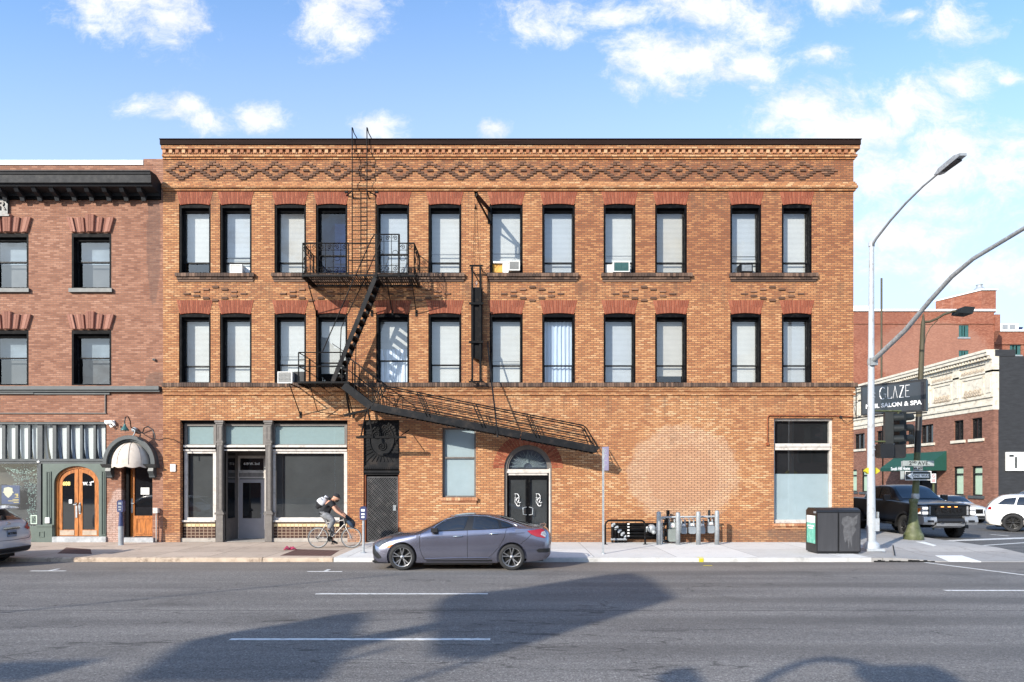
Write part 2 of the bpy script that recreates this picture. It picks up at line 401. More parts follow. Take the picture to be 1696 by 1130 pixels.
M['trim_grey'] = mat('taupe_painted_wood', (.125, .11, .10), .5, var=.15, vscale=4, dirt=((.26, .24, .21), .35, 9))
M['trim_white'] = mat('off_white_painted_wood', (.54, .50, .46), .5, var=.1, vscale=4, dirt=((.2, .17, .14), .5, 6))
M['door_white'] = mat('lilac_grey_door_paint', (.36, .335, .34), .45, var=.06)
M['tile_dark'] = brick_mat('brown_glazed_tile', [(0, (.03, .016, .012)), (.5, (.055, .027, .02)), (1, (.09, .045, .032))], (.30, .22, .16), bw=.15, bh=.115, ms=.016, squash=0., stain_amt=0.)
M['tile_cream'] = brick_mat('cream_glazed_tile', [(0, (.52, .41, .21)), (.5, (.62, .50, .29)), (1, (.70, .58, .36))], (.28, .2, .13), bw=.15, bh=.17, ms=.012, squash=0., stain_amt=.2)
M['concrete'] = mat('old_tan_concrete', (.36, .29, .235), .9, var=.22, vscale=1.1, bump=.5, bscale=70, speck=-.35, dirt=((.13, .10, .08), .5, 2.6))
M['stone'] = mat('base_stone', (.38, .34, .3), .85, var=.2, bump=.4, bscale=50, dirt=((.13, .11, .09), .6, 6))
M['grey_paint'] = mat('slate_grey_paint', (.052, .06, .064), .45, var=.18, vscale=3, dirt=((.13, .13, .13), .25, 8))
M['green_paint'] = mat('sage_green_paint', (.088, .115, .098), .45, var=.1, vscale=3)
M['green_dark'] = mat('deep_green_paint', (.06, .082, .07), .45, var=.1)
M['wood'] = mat('varnished_oak', (.40, .135, .028), .35, var=.45, vscale=3, stretch=(8, 8, 1), coat=.3, dirt=((.10, .03, .01), .6, 2))
M['wood_worn'] = mat('bleached_kick_board', (.42, .33, .25), .7, var=.25, vscale=4, dirt=((.25, .13, .06), .5, 5))
M['gold'] = mat('gold_leaf', (.75, .58, .18), .4, var=.05)
M['white'] = mat('white_paint', (.78, .78, .76), .5, var=.04)
M['lettering'] = mat('white_lettering', (.82, .82, .82), .6, var=.02)
M['marble'] = mat('grey_marble_step', (.33, .34, .35), .5, var=.3, vscale=5, dirt=((.6, .6, .6), .4, 4))
M['canvas'] = mat('cream_awning_canvas', (.60, .52, .445), .9, var=.08, vscale=4, bump=.15, bscale=90, dirt=((.36, .29, .22), .4, 5))
M['seam'] = mat('awning_seam', (.22, .19, .17), .9)
M['teal'] = mat('teal_enamel', (.035, .11, .105), .35, var=.15)
M['galv'] = mat('galvanised_steel', (.36, .385, .40), .5, metal=.35, var=.22, vscale=9, dirt=((.18, .18, .18), .4, 14))
M['pole'] = mat('pale_grey_pole_paint', (.40, .43, .46), .45, var=.12, vscale=4, dirt=((.22, .2, .18), .6, 4))
M['green_pole'] = mat('mossy_green_pole', (.085, .098, .04), .6, var=.35, vscale=3, dirt=((.20, .19, .13), .5, 4))
M['brown_pole'] = mat('brown_weathered_pole', (.065, .055, .03), .7, var=.3, stretch=(3, 3, .5))
M['asphalt'] = None
M['white_line'] = mat('worn_white_road_paint', (.62, .62, .61), .7, var=.1, vscale=5, bump=.2, dirt=((.16, .16, .16), .75, 9))
M['yellow_line'] = mat('yellow_road_paint', (.66, .40, .04), .7, var=.15)
M['yellow'] = mat('bright_yellow_paint', (.50, .44, .02), .6, var=.05)
M['rubber'] = mat('tyre_rubber', (.018, .018, .019), .8, var=.2, vscale=6, bump=.2, bscale=90)
M['plastic'] = mat('black_plastic', (.013, .013, .014), .4, var=.15)
M['under'] = mat('dark_underbody', (.006, .006, .006), .9, var=.2)
M['chrome'] = mat('chrome', (.75, .75, .76), .12, metal=1., var=0)
M['rim'] = mat('machined_alloy', (.45, .45, .46), .28, metal=.9, var=.05)
M['rim_black'] = mat('gloss_black_alloy', (.02, .02, .021), .25, var=.05)
M['car_glass'] = mat('tinted_car_glass', (.008, .009, .011), .03, var=0, spec=.9, coat=.6)
M['tail_red'] = mat('red_lamp_lens', (.30, .006, .01), .12, var=.15, vscale=8, coat=.8)
M['lamp_clear'] = mat('clear_lamp_lens', (.30, .31, .33), .12, var=.6, vscale=16, coat=.9)
M['lamp_dark'] = mat('smoked_lamp_lens', (.06, .06, .065), .12, var=.6, vscale=16, coat=.9)
M['amber'] = mat('amber_lamp_lens', (.82, .21, .02), .25, var=.1, coat=.6)
M['grey_bin'] = mat('charcoal_bin_panel', (.045, .045, .049), .45, var=.12, vscale=2, stretch=(8, 8, .6))
M['black_bin'] = mat('black_bin_shell', (.012, .012, .013), .35, var=.15)
M['blue_meter'] = mat('navy_meter_paint', (.03, .042, .115), .4, var=.15, dirt=((.1, .12, .2), .4, 12))
M['sign_grey'] = mat('faded_grey_sign_back', (.27, .29, .31), .5, var=.15, vscale=6)
M['green_awning'] = mat('dark_green_canvas', (.004, .058, .042), .8, var=.1)
M['terracotta'] = mat('cream_terracotta', (.64, .58, .47), .6, var=.1, vscale=2, bump=.4, bscale=14, dirt=((.26, .2, .15), .6, 2.5))
M['dark_wall'] = mat('charcoal_painted_brick', (.025, .026, .029), .75, var=.3, vscale=1.5, bump=.9, bscale=9, stretch=(1, 1, 4))
M['rust'] = mat('rusty_paint', (.22, .06, .02), .8, var=.4, vscale=6)
M['roofing'] = mat('roof_membrane', (.25, .25, .25), .9)
# ------------------------------------------------------------------ ground, roads, pavements
def asphalt_mat(name, base, tracks=True):
    m = bpy.data.materials.new(name); m.use_nodes = True; t = NT(m.node_tree)
    co = t.n('ShaderNodeTexCoord').outputs['Object']; sx, sy, sz = t.sep(co)[:3]
    fine = t.noise(co, 34, 3, .9); mid = t.noise(co, 11, 4, .7); big = t.noise(t.vm('MULTIPLY', co, (.16, 1.1, 1.)), 1.1, 5, .6)
    c = t.ramp(t.m('ADD', t.m('MULTIPLY', fine, .75), t.m('MULTIPLY', mid, .25)), [(.36, tuple(k * .30 for k in base)), (.47, tuple(k * .82 for k in base)), (.54, tuple(k * 1.15 for k in base)), (.64, tuple(k * 2.3 for k in base))])
    c = t.mix(1., c, t.ramp(big, [(.3, (.72, .72, .73)), (.7, (1.25, 1.24, 1.23))]), 'MULTIPLY')
    c = t.mix(t.m('MULTIPLY', t.ss(t.noise(co, .5, 7, .75), .53, .68), .5), c, tuple(k * .45 for k in base))
    if tracks:
        # tyre-polished and oil-darkened lanes run along the street
        sy2 = t.m('ADD', sy, t.m('MULTIPLY', t.m('SUBTRACT', t.noise(t.vm('MULTIPLY', co, (.2, 1., 1.)), .8, 3), .5), .5))
        wv = t.m('SINE', t.m('MULTIPLY', sy2, 2 * math.pi / 1.9))
        right = t.ss(sx, -4., 6., .25, 1.)
        c = t.mix(t.m('MULTIPLY', t.m('MULTIPLY', t.ss(wv, -.1, 1.), .5), right), c, tuple(k * .52 for k in base))
        # parking strip by the kerb is browner
        c = t.mix(t.ss(sy, -7.2, -6.2, 0., .35), c, (base[0] * 1.25, base[1] * 1.1, base[2] * .98))
        # crack lines: thin valleys of a stretched noise
        cr = t.m('ABSOLUTE', t.m('SUBTRACT', t.noise(t.vm('MULTIPLY', co, (.12, .6, 1.)), .55, 5, .5), .5))
        c = t.mix(t.m('MULTIPLY', t.ss(cr, .0022, .0006), .55), c, (.016, .016, .016))
        ln = t.m('ABSOLUTE', t.m('ADD', t.m('ADD', sy, 11.93), t.m('MULTIPLY', t.m('SUBTRACT', t.noise(t.vm('MULTIPLY', co, (1., 0., 0.)), .8, 6, .6), .5), .34)))
        c = t.mix(t.m('MULTIPLY', t.ss(ln, .03, .012), .7), c, (.018, .018, .018))
    b = t.n('ShaderNodeBsdfPrincipled'); t.put(b.inputs['Base Color'], c); b.inputs['Roughness'].default_value = .78; b.inputs['Specular IOR Level'].default_value = .35
    bp = t.n('ShaderNodeBump'); bp.inputs['Strength'].default_value = .8; bp.inputs['Distance'].default_value = .012
    t.put(bp.inputs['Height'], t.noise(co, 55, 3, .75)); t.put(b.inputs['Normal'], bp.outputs[0])
    out = t.n('ShaderNodeOutputMaterial'); t.t.links.new(b.outputs[0], out.inputs[0]); return m
def slab_mat(name, base, px_, py_, joint, ox=0., oy=0., dirt_amt=.3, dirt=(.12, .1, .08)):
    m = bpy.data.materials.new(name); m.use_nodes = True; t = NT(m.node_tree)
    co = t.n('ShaderNodeTexCoord').outputs['Object']; sx, sy, sz = t.sep(co)[:3]
    bt = t.n('ShaderNodeTexBrick'); t.put(bt.inputs['Vector'], t.comb(t.m('ADD', sx, ox), t.m('ADD', sy, oy), 0.)); bt.offset = 0
    bt.inputs['Color1'].default_value = (0, 0, 0, 1); bt.inputs['Color2'].default_value = (1, 1, 1, 1)
    bt.inputs['Scale'].default_value = 1; bt.inputs['Mortar Size'].default_value = .012; bt.inputs['Mortar Smooth'].default_value = .2
    bt.inputs['Brick Width'].default_value = px_; bt.inputs['Row Height'].default_value = py_
    tn = t.sep(bt.outputs['Color'])[0]
    c = t.ramp(t.m('ADD', t.m('MULTIPLY', tn, .5), t.m('MULTIPLY', t.noise(co, 1.6, 6, .65), .5)), [(.15, tuple(k * .84 for k in base)), (.8, tuple(min(1, k * 1.1) for k in base))])
    c = t.mix(t.m('MULTIPLY', t.ss(t.noise(co, 2.2, 8, .7), .52, .72), dirt_amt), c, dirt)
    c = t.mix(1., c, t.ramp(t.noise(co, 60, 3, .7), [(.3, (.86, .86, .86)), (.7, (1.1, 1.1, 1.1))]), 'MULTIPLY')
    sp = t.m('MULTIPLY', t.ss(t.noise(co, 7.5, 2, .5), .70, .74), .6)
    c = t.mix(sp, c, tuple(k * .35 for k in base))
    c = t.mix(t.m('MULTIPLY', bt.outputs['Fac'], .7), c, joint)
    b = t.n('ShaderNodeBsdfPrincipled'); t.put(b.inputs['Base Color'], c); b.inputs['Roughness'].default_value = .88; b.inputs['Specular IOR Level'].default_value = .3
    bp = t.n('ShaderNodeBump'); bp.inputs['Strength'].default_value = .5; bp.inputs['Distance'].default_value = .01
    t.put(bp.inputs['Height'], t.m('SUBTRACT', t.m('MULTIPLY', t.noise(co, 70, 3, .7), .3), bt.outputs['Fac'])); t.put(b.inputs['Normal'], bp.outputs[0])
    out = t.n('ShaderNodeOutputMaterial'); t.t.links.new(b.outputs[0], out.inputs[0]); return m
M['asphalt'] = asphalt_mat('asphalt', (.170, .160, .150))
M['asphalt2'] = asphalt_mat('side_street_asphalt', (.11, .107, .104), False)
M['walk_old'] = slab_mat('old_sidewalk_concrete', (.47, .375, .30), 1.7, 1.62, (.12, .09, .07), .4, 0, .5, (.15, .11, .085))
M['walk_new'] = slab_mat('new_sidewalk_concrete', (.60, .585, .56), 2.4, 2.42, (.2, .19, .18), 0., 0., .3, (.3, .28, .25))
M['walk_far'] = slab_mat('corner_concrete', (.36, .345, .33), 2.2, 2.2, (.12, .11, .1), .3, .2, .35)
M['kerb_old'] = mat('worn_tan_kerb', (.46, .36, .27), .9, var=.25, vscale=2.5, bump=1., bscale=22, dirt=((.12, .08, .055), .65, 3.2))
M['kerb_new'] = mat('pale_kerb_concrete', (.50, .49, .47), .85, var=.12, vscale=2, bump=.3, bscale=40, dirt=((.2, .19, .17), .35, 3))
M['patch'] = slab_mat('maroon_pavers', (.13, .065, .055), .2, .1, (.05, .035, .03))

KY = -4.84; BX = X(1413.5)
structure(MB().box(-400, 400, -300, 900, -.5, -.012), 'ground', M['asphalt2'])
structure(MB().box(-120, 16.4, -24.6, KY + .1, -.2, 0), 'road', M['asphalt'])
structure(MB().box(16.4, 33, -24.6, KY + .1, -.2, 0), 'road', M['asphalt'])
structure(MB().box(15.9, 31.9, KY + .1, 130, -.2, 0), 'side_street', M['asphalt2'])
structure(MB().box(33, 120, -24.6, KY, -.2, 0), 'road', M['asphalt'])
SPL = X(597, -.0)
SPL = -5.15
structure(MB().box(-60, SPL, KY + .17, .9, -.1, .12), 'sidewalk', M['walk_old'])
structure(MB().box(SPL, X(1440, -4.7), KY + .17, .4, -.1, .121), 'sidewalk', M['walk_new'])
# corner pavement, square-ish, falling to a flush ramp at the crossing
cx0 = X(1440, -4.7); CRX = 16.2
def cz(x, y):
    d = math.hypot((x - 14.3) / 1.15, y + 4.2); t = min(1, max(0, (d - 1.5) / 1.5)); return .012 + .106 * t * t * (3 - 2 * t)
m = MB(); xs_ = [cx0 + (CRX - cx0) * k / 30 for k in range(31)]; ys_ = [KY + .003 + (7.2 + KY * 0) * k / 30 for k in range(31)]
def edge(x, y):              # round off the outer corner
    r = 1.3; ex, ey = CRX - r, KY + r
    if x > ex and y < ey:
        d = math.hypot(x - ex, y - ey)
        if d > r: return ex + (x - ex) * r / d, ey + (y - ey) * r / d
    return x, y
vs = [(*edge(x, y), cz(*edge(x, y))) for y in ys_ for x in xs_]
m.add(vs, [(j*31+i, j*31+i+1, (j+1)*31+i+1, (j+1)*31+i) for j in range(30) for i in range(30)], True)
for j in range(30): a, b = vs[j*31+30], vs[(j+1)*31+30]; m.quad(a, b, (b[0], b[1], -.1), (a[0], a[1], -.1))
for i in range(30): a, b = vs[i], vs[i+1]; m.quad(a, b, (b[0], b[1], -.1), (a[0], a[1], -.1))
m.box(BX - .3, CRX, ys_[-1], 130, -.1, .118)
structure(m, 'sidewalk', M['walk_far'])
structure(MB().box(31.9, 36.2, 5.5, 130, -.1, .12), 'sidewalk', M['walk_far'])
structure(MB().box(36.2, 120, 22.0, 25.6, -.1, .12), 'sidewalk', M['walk_far'])
structure(MB().box(33.5, 120, KY + .2, 1.5, -.1, .12), 'sidewalk', M['walk_far'])
mb = MB(); x = -60.
random.seed(3)
while x < SPL - .02:       # the old kerb is in uneven lengths
    L = random.uniform(2.0, 3.6); x2 = min(x + L, SPL - .015)
    dy_ = random.uniform(-.012, .012); dz = random.uniform(-.008, .006)
    mb.prism([(KY + dy_, -.1), (KY + .02 + dy_, .095 + dz), (KY + .05 + dy_, .118 + dz), (KY + .17, .123 + dz), (KY + .17, -.1)], x, x2 - .018, 'x'); x = x2
structure(mb, 'kerb', M['kerb_old'])
mb = MB(); x = SPL
while x < cx0 - .02:
    x2 = min(x + 3.05, cx0)
    mb.prism([(KY, -.1), (KY + .015, .11), (KY + .03, .1235), (KY + .17, .1235), (KY + .17, -.1)], x, x2 - .006, 'x'); x = x2
structure(mb, 'kerb', M['kerb_new'])
# broken, sunken kerb edge beside the ramp
m = MB(); random.seed(9)
for k in range(16): xa = cx0 + .05 + k * .11; m.box(xa, xa + .09, KY - .03 - random.uniform(0, .03), KY + .0, -.05, random.uniform(.02, .07))
structure(m, 'kerb_rubble', M['under'])
# road markings
def gp(px, py, z=0.):
    s = (py - HY) / (CH - z); return ((px - CX) / s, F / s - D)
def mark(pts, name='road_marking', m='white_line', z=.004, t=.003):
    return structure(MB().prism(pts, z, z + t, 'z'), name, M[m])
def dash(px0, px1, py, w=.11):
    a, b = gp(px0, py), gp(px1, py); mark([(a[0], a[1] - w/2), (b[0], b[1] - w/2), (b[0], b[1] + w/2), (a[0], a[1] + w/2)])
dash(523, 808, 984); dash(381, 812, 1059.5)
dash(1565, 1800, 978.5)
def strip(pp, w, m='white_line'):
    (x0, y0), (x1, y1) = pp; d = Vector((x1 - x0, y1 - y0)).normalized(); n = Vector((-d.y, d.x)) * w / 2
    mark([(x0 - n.x, y0 - n.y), (x1 - n.x, y1 - n.y), (x1 + n.x, y1 + n.y), (x0 + n.x, y0 + n.y)], m=m)
strip((gp(1532, 932), gp(1730, 957)), .10)
strip((gp(1556, 896.5), gp(1790, 888)), .42)
strip((gp(1603, 905.5), gp(1790, 893)), .13)
strip((gp(1641, 885.5), gp(1670, 888)), .12)
strip((gp(1634, 868.5), gp(1652, 869.5)), .12, 'yellow_line')
for px, py in ((80, 946), (538, 947)):
    c = gp(px, py); mark([(c[0] - .45, c[1] - .05), (c[0] + .45, c[1] - .05), (c[0] + .45, c[1] + .04), (c[0] - .45, c[1] + .04)])
    mark([(c[0] - .05, c[1] + .04), (c[0] + .05, c[1] + .04), (c[0] + .05, c[1] + .4), (c[0] - .05, c[1] + .4)])
def gpz(px, py): return gp(px, py, .12)
for q in ([(1549, 919.5), (1593, 919.5), (1625, 929.5), (1571, 929)], [(1517, 898), (1531, 898), (1551, 904), (1546, 905)]):
    w_ = [gp(*p, .03 if q[0][1] > 910 else .11) for p in q]; m = MB(); up = [(a, b, cz(a, b) + .008) for a, b in w_]; m.add(up + [(a, b, cz(a, b) - .03) for a, b in w_], [(0, 1, 2, 3), (0, 4, 5, 1), (1, 5, 6, 2), (2, 6, 7, 3), (3, 7, 4, 0)]); structure(m, 'tactile_paving', M['white'])
structure(MB().prism([gpz(*p) for p in ((1478, 903), (1481, 920), (1483, 920), (1480, 903))], .118, .1215, 'z'), 'paving_joint', M['under'])
# maroon patches in the old pavement
structure(MB().prism([gpz(*p) for p in ((492, 910), (562, 912), (548, 921), (464, 920.5))], .1, .1245, 'z'), 'paving_patch', M['patch'])
structure(MB().prism([gpz(*p) for p in ((110, 907), (150, 910), (152, 918), (95, 917))], .1, .1245, 'z'), 'paving_patch', M['patch'])
# yellow survey paint on kerb and gutter
c = gpz(1157, 922.5)
structure(MB().box(c[0] - .06, c[0] + .07, KY - .006, KY + .0, .0, .11).box(c[0] - .08, c[0] + .09, KY + .03, KY + .18, .1238, .1262), 'survey_mark', M['yellow'])
a = gp(1172, 937)
structure(MB().box(a[0] - .12, a[0] + .12, a[1] - .05, a[1] + .04, .003, .006), 'survey_mark', M['yellow'])

# ------------------------------------------------------------------ building helpers
def wall_grid(mb, x0, x1, z0, z1, holes, y0, y1, reveal=True):
    """a wall with rectangular openings (x0,x1,z0,z1); front at y0, back at y1"""
    xs = sorted({x0, x1, *[h[0] for h in holes], *[h[1] for h in holes]}); xs = [x for x in xs if x0 <= x <= x1]
    zs = sorted({z0, z1, *[h[2] for h in holes], *[h[3] for h in holes]}); zs = [z for z in zs if z0 <= z <= z1]
    for i in range(len(xs) - 1):
        for j in range(len(zs) - 1):
            a, b, c, d = xs[i], xs[i+1], zs[j], zs[j+1]; mx, mz = (a+b)/2, (c+d)/2
            if any(h[0] < mx < h[1] and h[2] < mz < h[3] for h in holes): continue
            mb.quad((a, y0, c), (b, y0, c), (b, y0, d), (a, y0, d))
            mb.quad((a, y1, c), (a, y1, d), (b, y1, d), (b, y1, c))
    for (a, b, c, d) in holes:
        mb.quad((a, y0, c), (a, y1, c), (a, y1, d), (a, y0, d)); mb.quad((b, y0, c), (b, y0, d), (b, y1, d), (b, y1, c))
        mb.quad((a, y0, d), (a, y1, d), (b, y1, d), (b, y0, d)); mb.quad((a, y0, c), (b, y0, c), (b, y1, c), (a, y1, c))
    mb.quad((x0, y0, z1), (x1, y0, z1), (x1, y1, z1), (x0, y1, z1)); mb.quad((x0, y0, z0), (x0, y1, z0), (x1, y1, z0), (x1, y0, z0))
    mb.quad((x0, y0, z0), (x0, y0, z1), (x0, y1, z1), (x0, y1, z0)); mb.quad((x1, y0, z0), (x1, y1, z0), (x1, y1, z1), (x1, y0, z1))
    return mb

def ring(mb, x0, x1, z0, z1, w, y0, y1, wb=None, wt=None):
    """rectangular frame butted end to end"""
    wb = wb if wb is not None else w; wt = wt if wt is not None else w
    mb.box(x0, x0 + w, y0, y1, z0, z1); mb.box(x1 - w, x1, y0, y1, z0, z1)
    mb.box(x0 + w, x1 - w, y0, y1, z1 - wt, z1); mb.box(x0 + w, x1 - w, y0, y1, z0, z0 + wb); return mb

def blind_mesh(x0, x1, z0, z1, y, pitch=.045):
    mb = MB(); n = max(2, int((z1 - z0) / pitch))
    for i in range(n):
        a = z0 + (z1 - z0) * i / n; b = a + (z1 - z0) / n * .93
        mb.quad((x0, y - .006, a), (x1, y - .006, a), (x1, y + .002, b), (x0, y + .002, b))
    mb.box(x0, x1, y - .02, y + .02, z1 + .001, z1 + .03); return mb
def curtain_mesh(x0, x1, z0, z1, y, folds=9, amp=.03, seed=0):
    rnd = random.Random(seed); mb = MB(); n = 60; vs = []; ph = [rnd.uniform(0, 6) for _ in range(3)]
    for j in range(8):
        z = z0 + (z1 - z0) * j / 7
        for i in range(n + 1):
            t_ = i / n; x_ = x0 + (x1 - x0) * t_
            w_ = math.sin(t_ * folds * 6.28 + ph[0]) + .5 * math.sin(t_ * folds * 2.3 * 6.28 + ph[1] + j * .3)
            vs.append((x_, y + amp * w_, z))
    return mb.add(vs, [(j*(n+1)+i, j*(n+1)+i+1, (j+1)*(n+1)+i+1, (j+1)*(n+1)+i) for j in range(7) for i in range(n)], True)
def blind_mat(name, c, rough=.7):
    m = mat(name, c, rough, var=.05, vscale=2)
    return m
M['blind'] = blind_mat('white_blind_slats', (.62, .595, .545)); M['blind_warm'] = blind_mat('cream_blind_slats', (.55, .5, .43))
M['sky_blind'] = mat('sky_tinted_blind', (.20, .24, .27), .7, var=.3, vscale=1.5); M['blind_grey'] = blind_mat('greyish_blind_slats', (.50, .51, .515)); M['curtain'] = mat('pale_curtain', (.55, .62, .72), .9, var=.1, stretch=(6, 1, .4)); M['curtain_w'] = mat('white_lace_curtain', (.74, .78, .84), .9, var=.12, stretch=(5, 1, .6))

# ------------------------------------------------------------------ the three-storey brick building
mainb = thing('brick_office_building', 'long three storey tan brick corner building with diamond brick frieze and dark coping', 'building', (X(850), 0, .12))
BL, BR = X(270.3), BX
ZT = Z(244)
wx = [(296.4,349),(364.2,416.8),(454.5,507),(523,575.3),(622.9,677.7),(709.4,764.3),(811.2,865.8),(897.9,952.4),(999.6,1052.8),(1085,1138),(1209.6,1261.2),(1294.8,1344.8)]
WT, WB = (337.6, 453.4), (518.6, 635.2)
holes = []
for (a, b) in wx:
    for (t_, bo) in (WT, WB): holes.append((X(a), X(b), Z(bo), Z(t_)))
SF = (X(298.4), X(575.6), .12, Z(696.5)); DO = (X(602), X(661.3), .12, Z(695.5)); SW = (X(732.5), X(788.4), Z(824), Z(708))
AE = (X(835), X(914), .12, Z(737)); RW = (X(1281.8), X(1381), Z(867), Z(692.5))
holes += [SF, DO, SW, AE, RW]
w = MB(); wall_grid(w, BL, BR, .1, ZT, holes, 0, .38)
w.box(BL, BL + .3, .38, 28, .1, ZT); w.box(BR - .3, BR, .38, 28, .1, ZT); w.box(BL + .3, BR - .3, 27.7, 28, .1, ZT)
# spandrels that turn the entrance opening into an arch
acx, ar = (AE[0] + AE[1]) / 2, (AE[1] - AE[0]) / 2; spz = Z(776)
arh = AE[3] - spz
def arcp(c, rx, rz, z0, n, a0=0, a1=180): return [(c + rx * math.cos(R(a0 + (a1 - a0) * k / n)), z0 + rz * math.sin(R(a0 + (a1 - a0) * k / n))) for k in range(n + 1)]
ap = arcp(acx, ar, arh, spz, 24)
for k in range(24):
    (xa, za), (xb, zb) = ap[k], ap[k + 1]
    w.add([(xa, 0, za), (xb, 0, zb), (xb, 0, AE[3]), (xa, 0, AE[3]), (xa, .38, za), (xb, .38, zb)], [(0, 1, 2, 3), (0, 4, 5, 1)])
w.build('wall', M['brick'], mainb)
MB().box(BL + .3, BR - .3, .39, 27.7, ZT - .35, ZT - .2).build('roof', M['roofing'], mainb)
# dark rooms behind the openings
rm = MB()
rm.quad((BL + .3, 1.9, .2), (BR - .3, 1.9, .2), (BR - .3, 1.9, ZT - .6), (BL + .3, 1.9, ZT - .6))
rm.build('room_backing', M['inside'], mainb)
# cornice: coping, corbels, dentils and string course
cp = MB(); cp.box(BL - .02, BR + .17, -.20, .5, Z(244) + .002, Z(235.8)); cp.box(BR - .4, BR + .17, .5, 28, Z(244) + .002, Z(235.8))
cp.box(BL - .03, BR + .19, -.225, .52, Z(235.8), Z(234.6)); cp.build('coping', M['coping'], mainb)
tr = MB()
def course(pa, pb, d, ends=.0):     # a projecting brick course between two photo rows
    tr.box(BL, BR + d, -d, -.002, Z(pb), Z(pa)); tr.box(BR + .002, BR + d, -.002, 8, Z(pb), Z(pa))
course(244.2, 250.2, .16); course(250.4, 257.5, .055); course(257.7, 261.2, .10); course(261.4, 264.4, .045)
course(302, 305.2, .05); course(305.4, 309, .085); course(309.2, 313, .115); course(313.2, 316.6, .06)
course(641.5, 645, .07); course(645.2, 648.6, .045); course(651, 655, .06)
tr.build('string_course', M['brick_trim'], mainb)
dn = MB(); x = X(272)
while x < BR - .05:
    dn.box(x, x + .115, -.135, -.057, Z(256.2), Z(250.6)); dn.box(x + .06, x + .16, -.10, -.0565, Z(257.4), Z(254.2)); x += .2335
dn.build('dentil_course', M['loose'], mainb)
bs = MB(); x = BL + .01
while x < BR + .05:                     # dark soldier course under the second row of windows
    bs.box(x, x + .078, -.12 + random.uniform(-.006, .006), -.002, Z(641.3), Z(634.6)); x += .0885
bs.build('belt_course', M['clinker'], mainb)
# projecting diamonds of brown bricks, darkened partly for their shadow outlines
def db(px, py, wpx=9.6, h=3.1): dm.box(X(px - wpx/2), X(px + wpx/2), -.035 - random.uniform(0, .012), -.002, Z(py + h/2) + .008, Z(py - h/2))
def diamond(cx, cy, n=4, w=5.35, h=3.45):
    for k in range(-n, n + 1):
        dx_ = (n - abs(k)) * w
        if dx_ == 0: db(cx - 1, cy + k * h)
        else: db(cx - dx_, cy + k * h); db(cx + dx_, cy + k * h)
    db(cx, cy)
for i in range(21):
    dm = MB(); cxp = 301.5 + i * 51.4; diamond(cxp, 283.2)
    if i < 20: db(cxp + 25.7, 283.2, 9)
    dm.build('brick_diamond', M['diamond'], mainb)
dm = MB(); db(1351, 283.2, 10)
diamond(1370.5, 283.2, 2); dm.build('brick_diamond', M['diamond'], mainb)
for cxp in (357, 516, 694, 881.5, 1066.5, 1279):
    dm = MB()
    for (ox, oy) in ((-47,0),(47,0),(-31,-3.6),(31,-3.6),(-31,3.8),(31,3.8),(-15.5,-7.2),(15.5,-7.2),(-15.5,7.4),(15.5,7.4),(0,-11),(0,11)): db(cxp + ox, 487 + oy, 10.2, 3.4)
    dm.build('brick_diamond', M['diamond'], mainb)
# flat gauged arches
def flat_arch(x0, x1, zb, zt, fl, n=19, y=-.004, rise=.05):
    for k in range(n):
        t0, t1 = k / n + .006, (k + 1) / n - .006
        bx0, bx1 = x0 + (x1 - x0) * t0, x0 + (x1 - x0) * t1
        tx0, tx1 = x0 - fl + (x1 - x0 + 2 * fl) * t0, x0 - fl + (x1 - x0 + 2 * fl) * t1
        rz = rise * (1 - (2 * (k + .5) / n - 1) ** 2) - rise
        zm = zb + (zt - zb) * (.45 if k % 2 else .62)
        f_ = lambda t_, z: (x0 + (x1 - x0) * t_) + ((x0 - fl + (x1 - x0 + 2 * fl) * t_) - (x0 + (x1 - x0) * t_)) * (z - zb) / (zt - zb)
        z0_ = zb + rz
        ab.prism([(f_(t0, z0_), z0_), (f_(t1, z0_), z0_), (f_(t1, zm - .004), zm - .004), (f_(t0, zm - .004), zm - .004)], y - .008, .1)
        ab.prism([(f_(t0, zm + .004), zm + .004), (f_(t1, zm + .004), zm + .004), (tx1, zt), (tx0, zt)], y - .008, .1)
for (a, b) in wx:
    for (t_, tt) in ((337.6, 318), (518.6, 497.6)):
        ab = MB(); flat_arch(X(a) + .03, X(b) - .03, Z(t_), Z(tt), .115); ao = ab.build('window_arch', M['arch'], mainb)
        am = MB(); am.prism([(X(a) + .03, Z(t_) + .001), (X(b) - .03, Z(t_) + .001), (X(b) + .085, Z(tt)), (X(a) - .085, Z(tt))], -.005, -.001); am.build('mortar', M['arch_back'], ao)
# arched voussoirs over the entrance
va = MB()
for k in range(30):
    a0, a1 = R(180 * k / 30 + .5), R(180 * (k + 1) / 30 - .5)
    for (r0, r1) in ((0, .20), (.21, .40)):
        va.prism([(acx + (ar + r0) * math.cos(a0), spz + (arh + r0) * math.sin(a0)), (acx + (ar + r0) * math.cos(a1), spz + (arh + r0) * math.sin(a1)),
                  (acx + (ar + r1) * math.cos(a1), spz + (arh + r1) * math.sin(a1)), (acx + (ar + r1) * math.cos(a0), spz + (arh + r1) * math.sin(a0))], -.012, -.001)
va.build('entrance_arch', M['arch'], mainb)
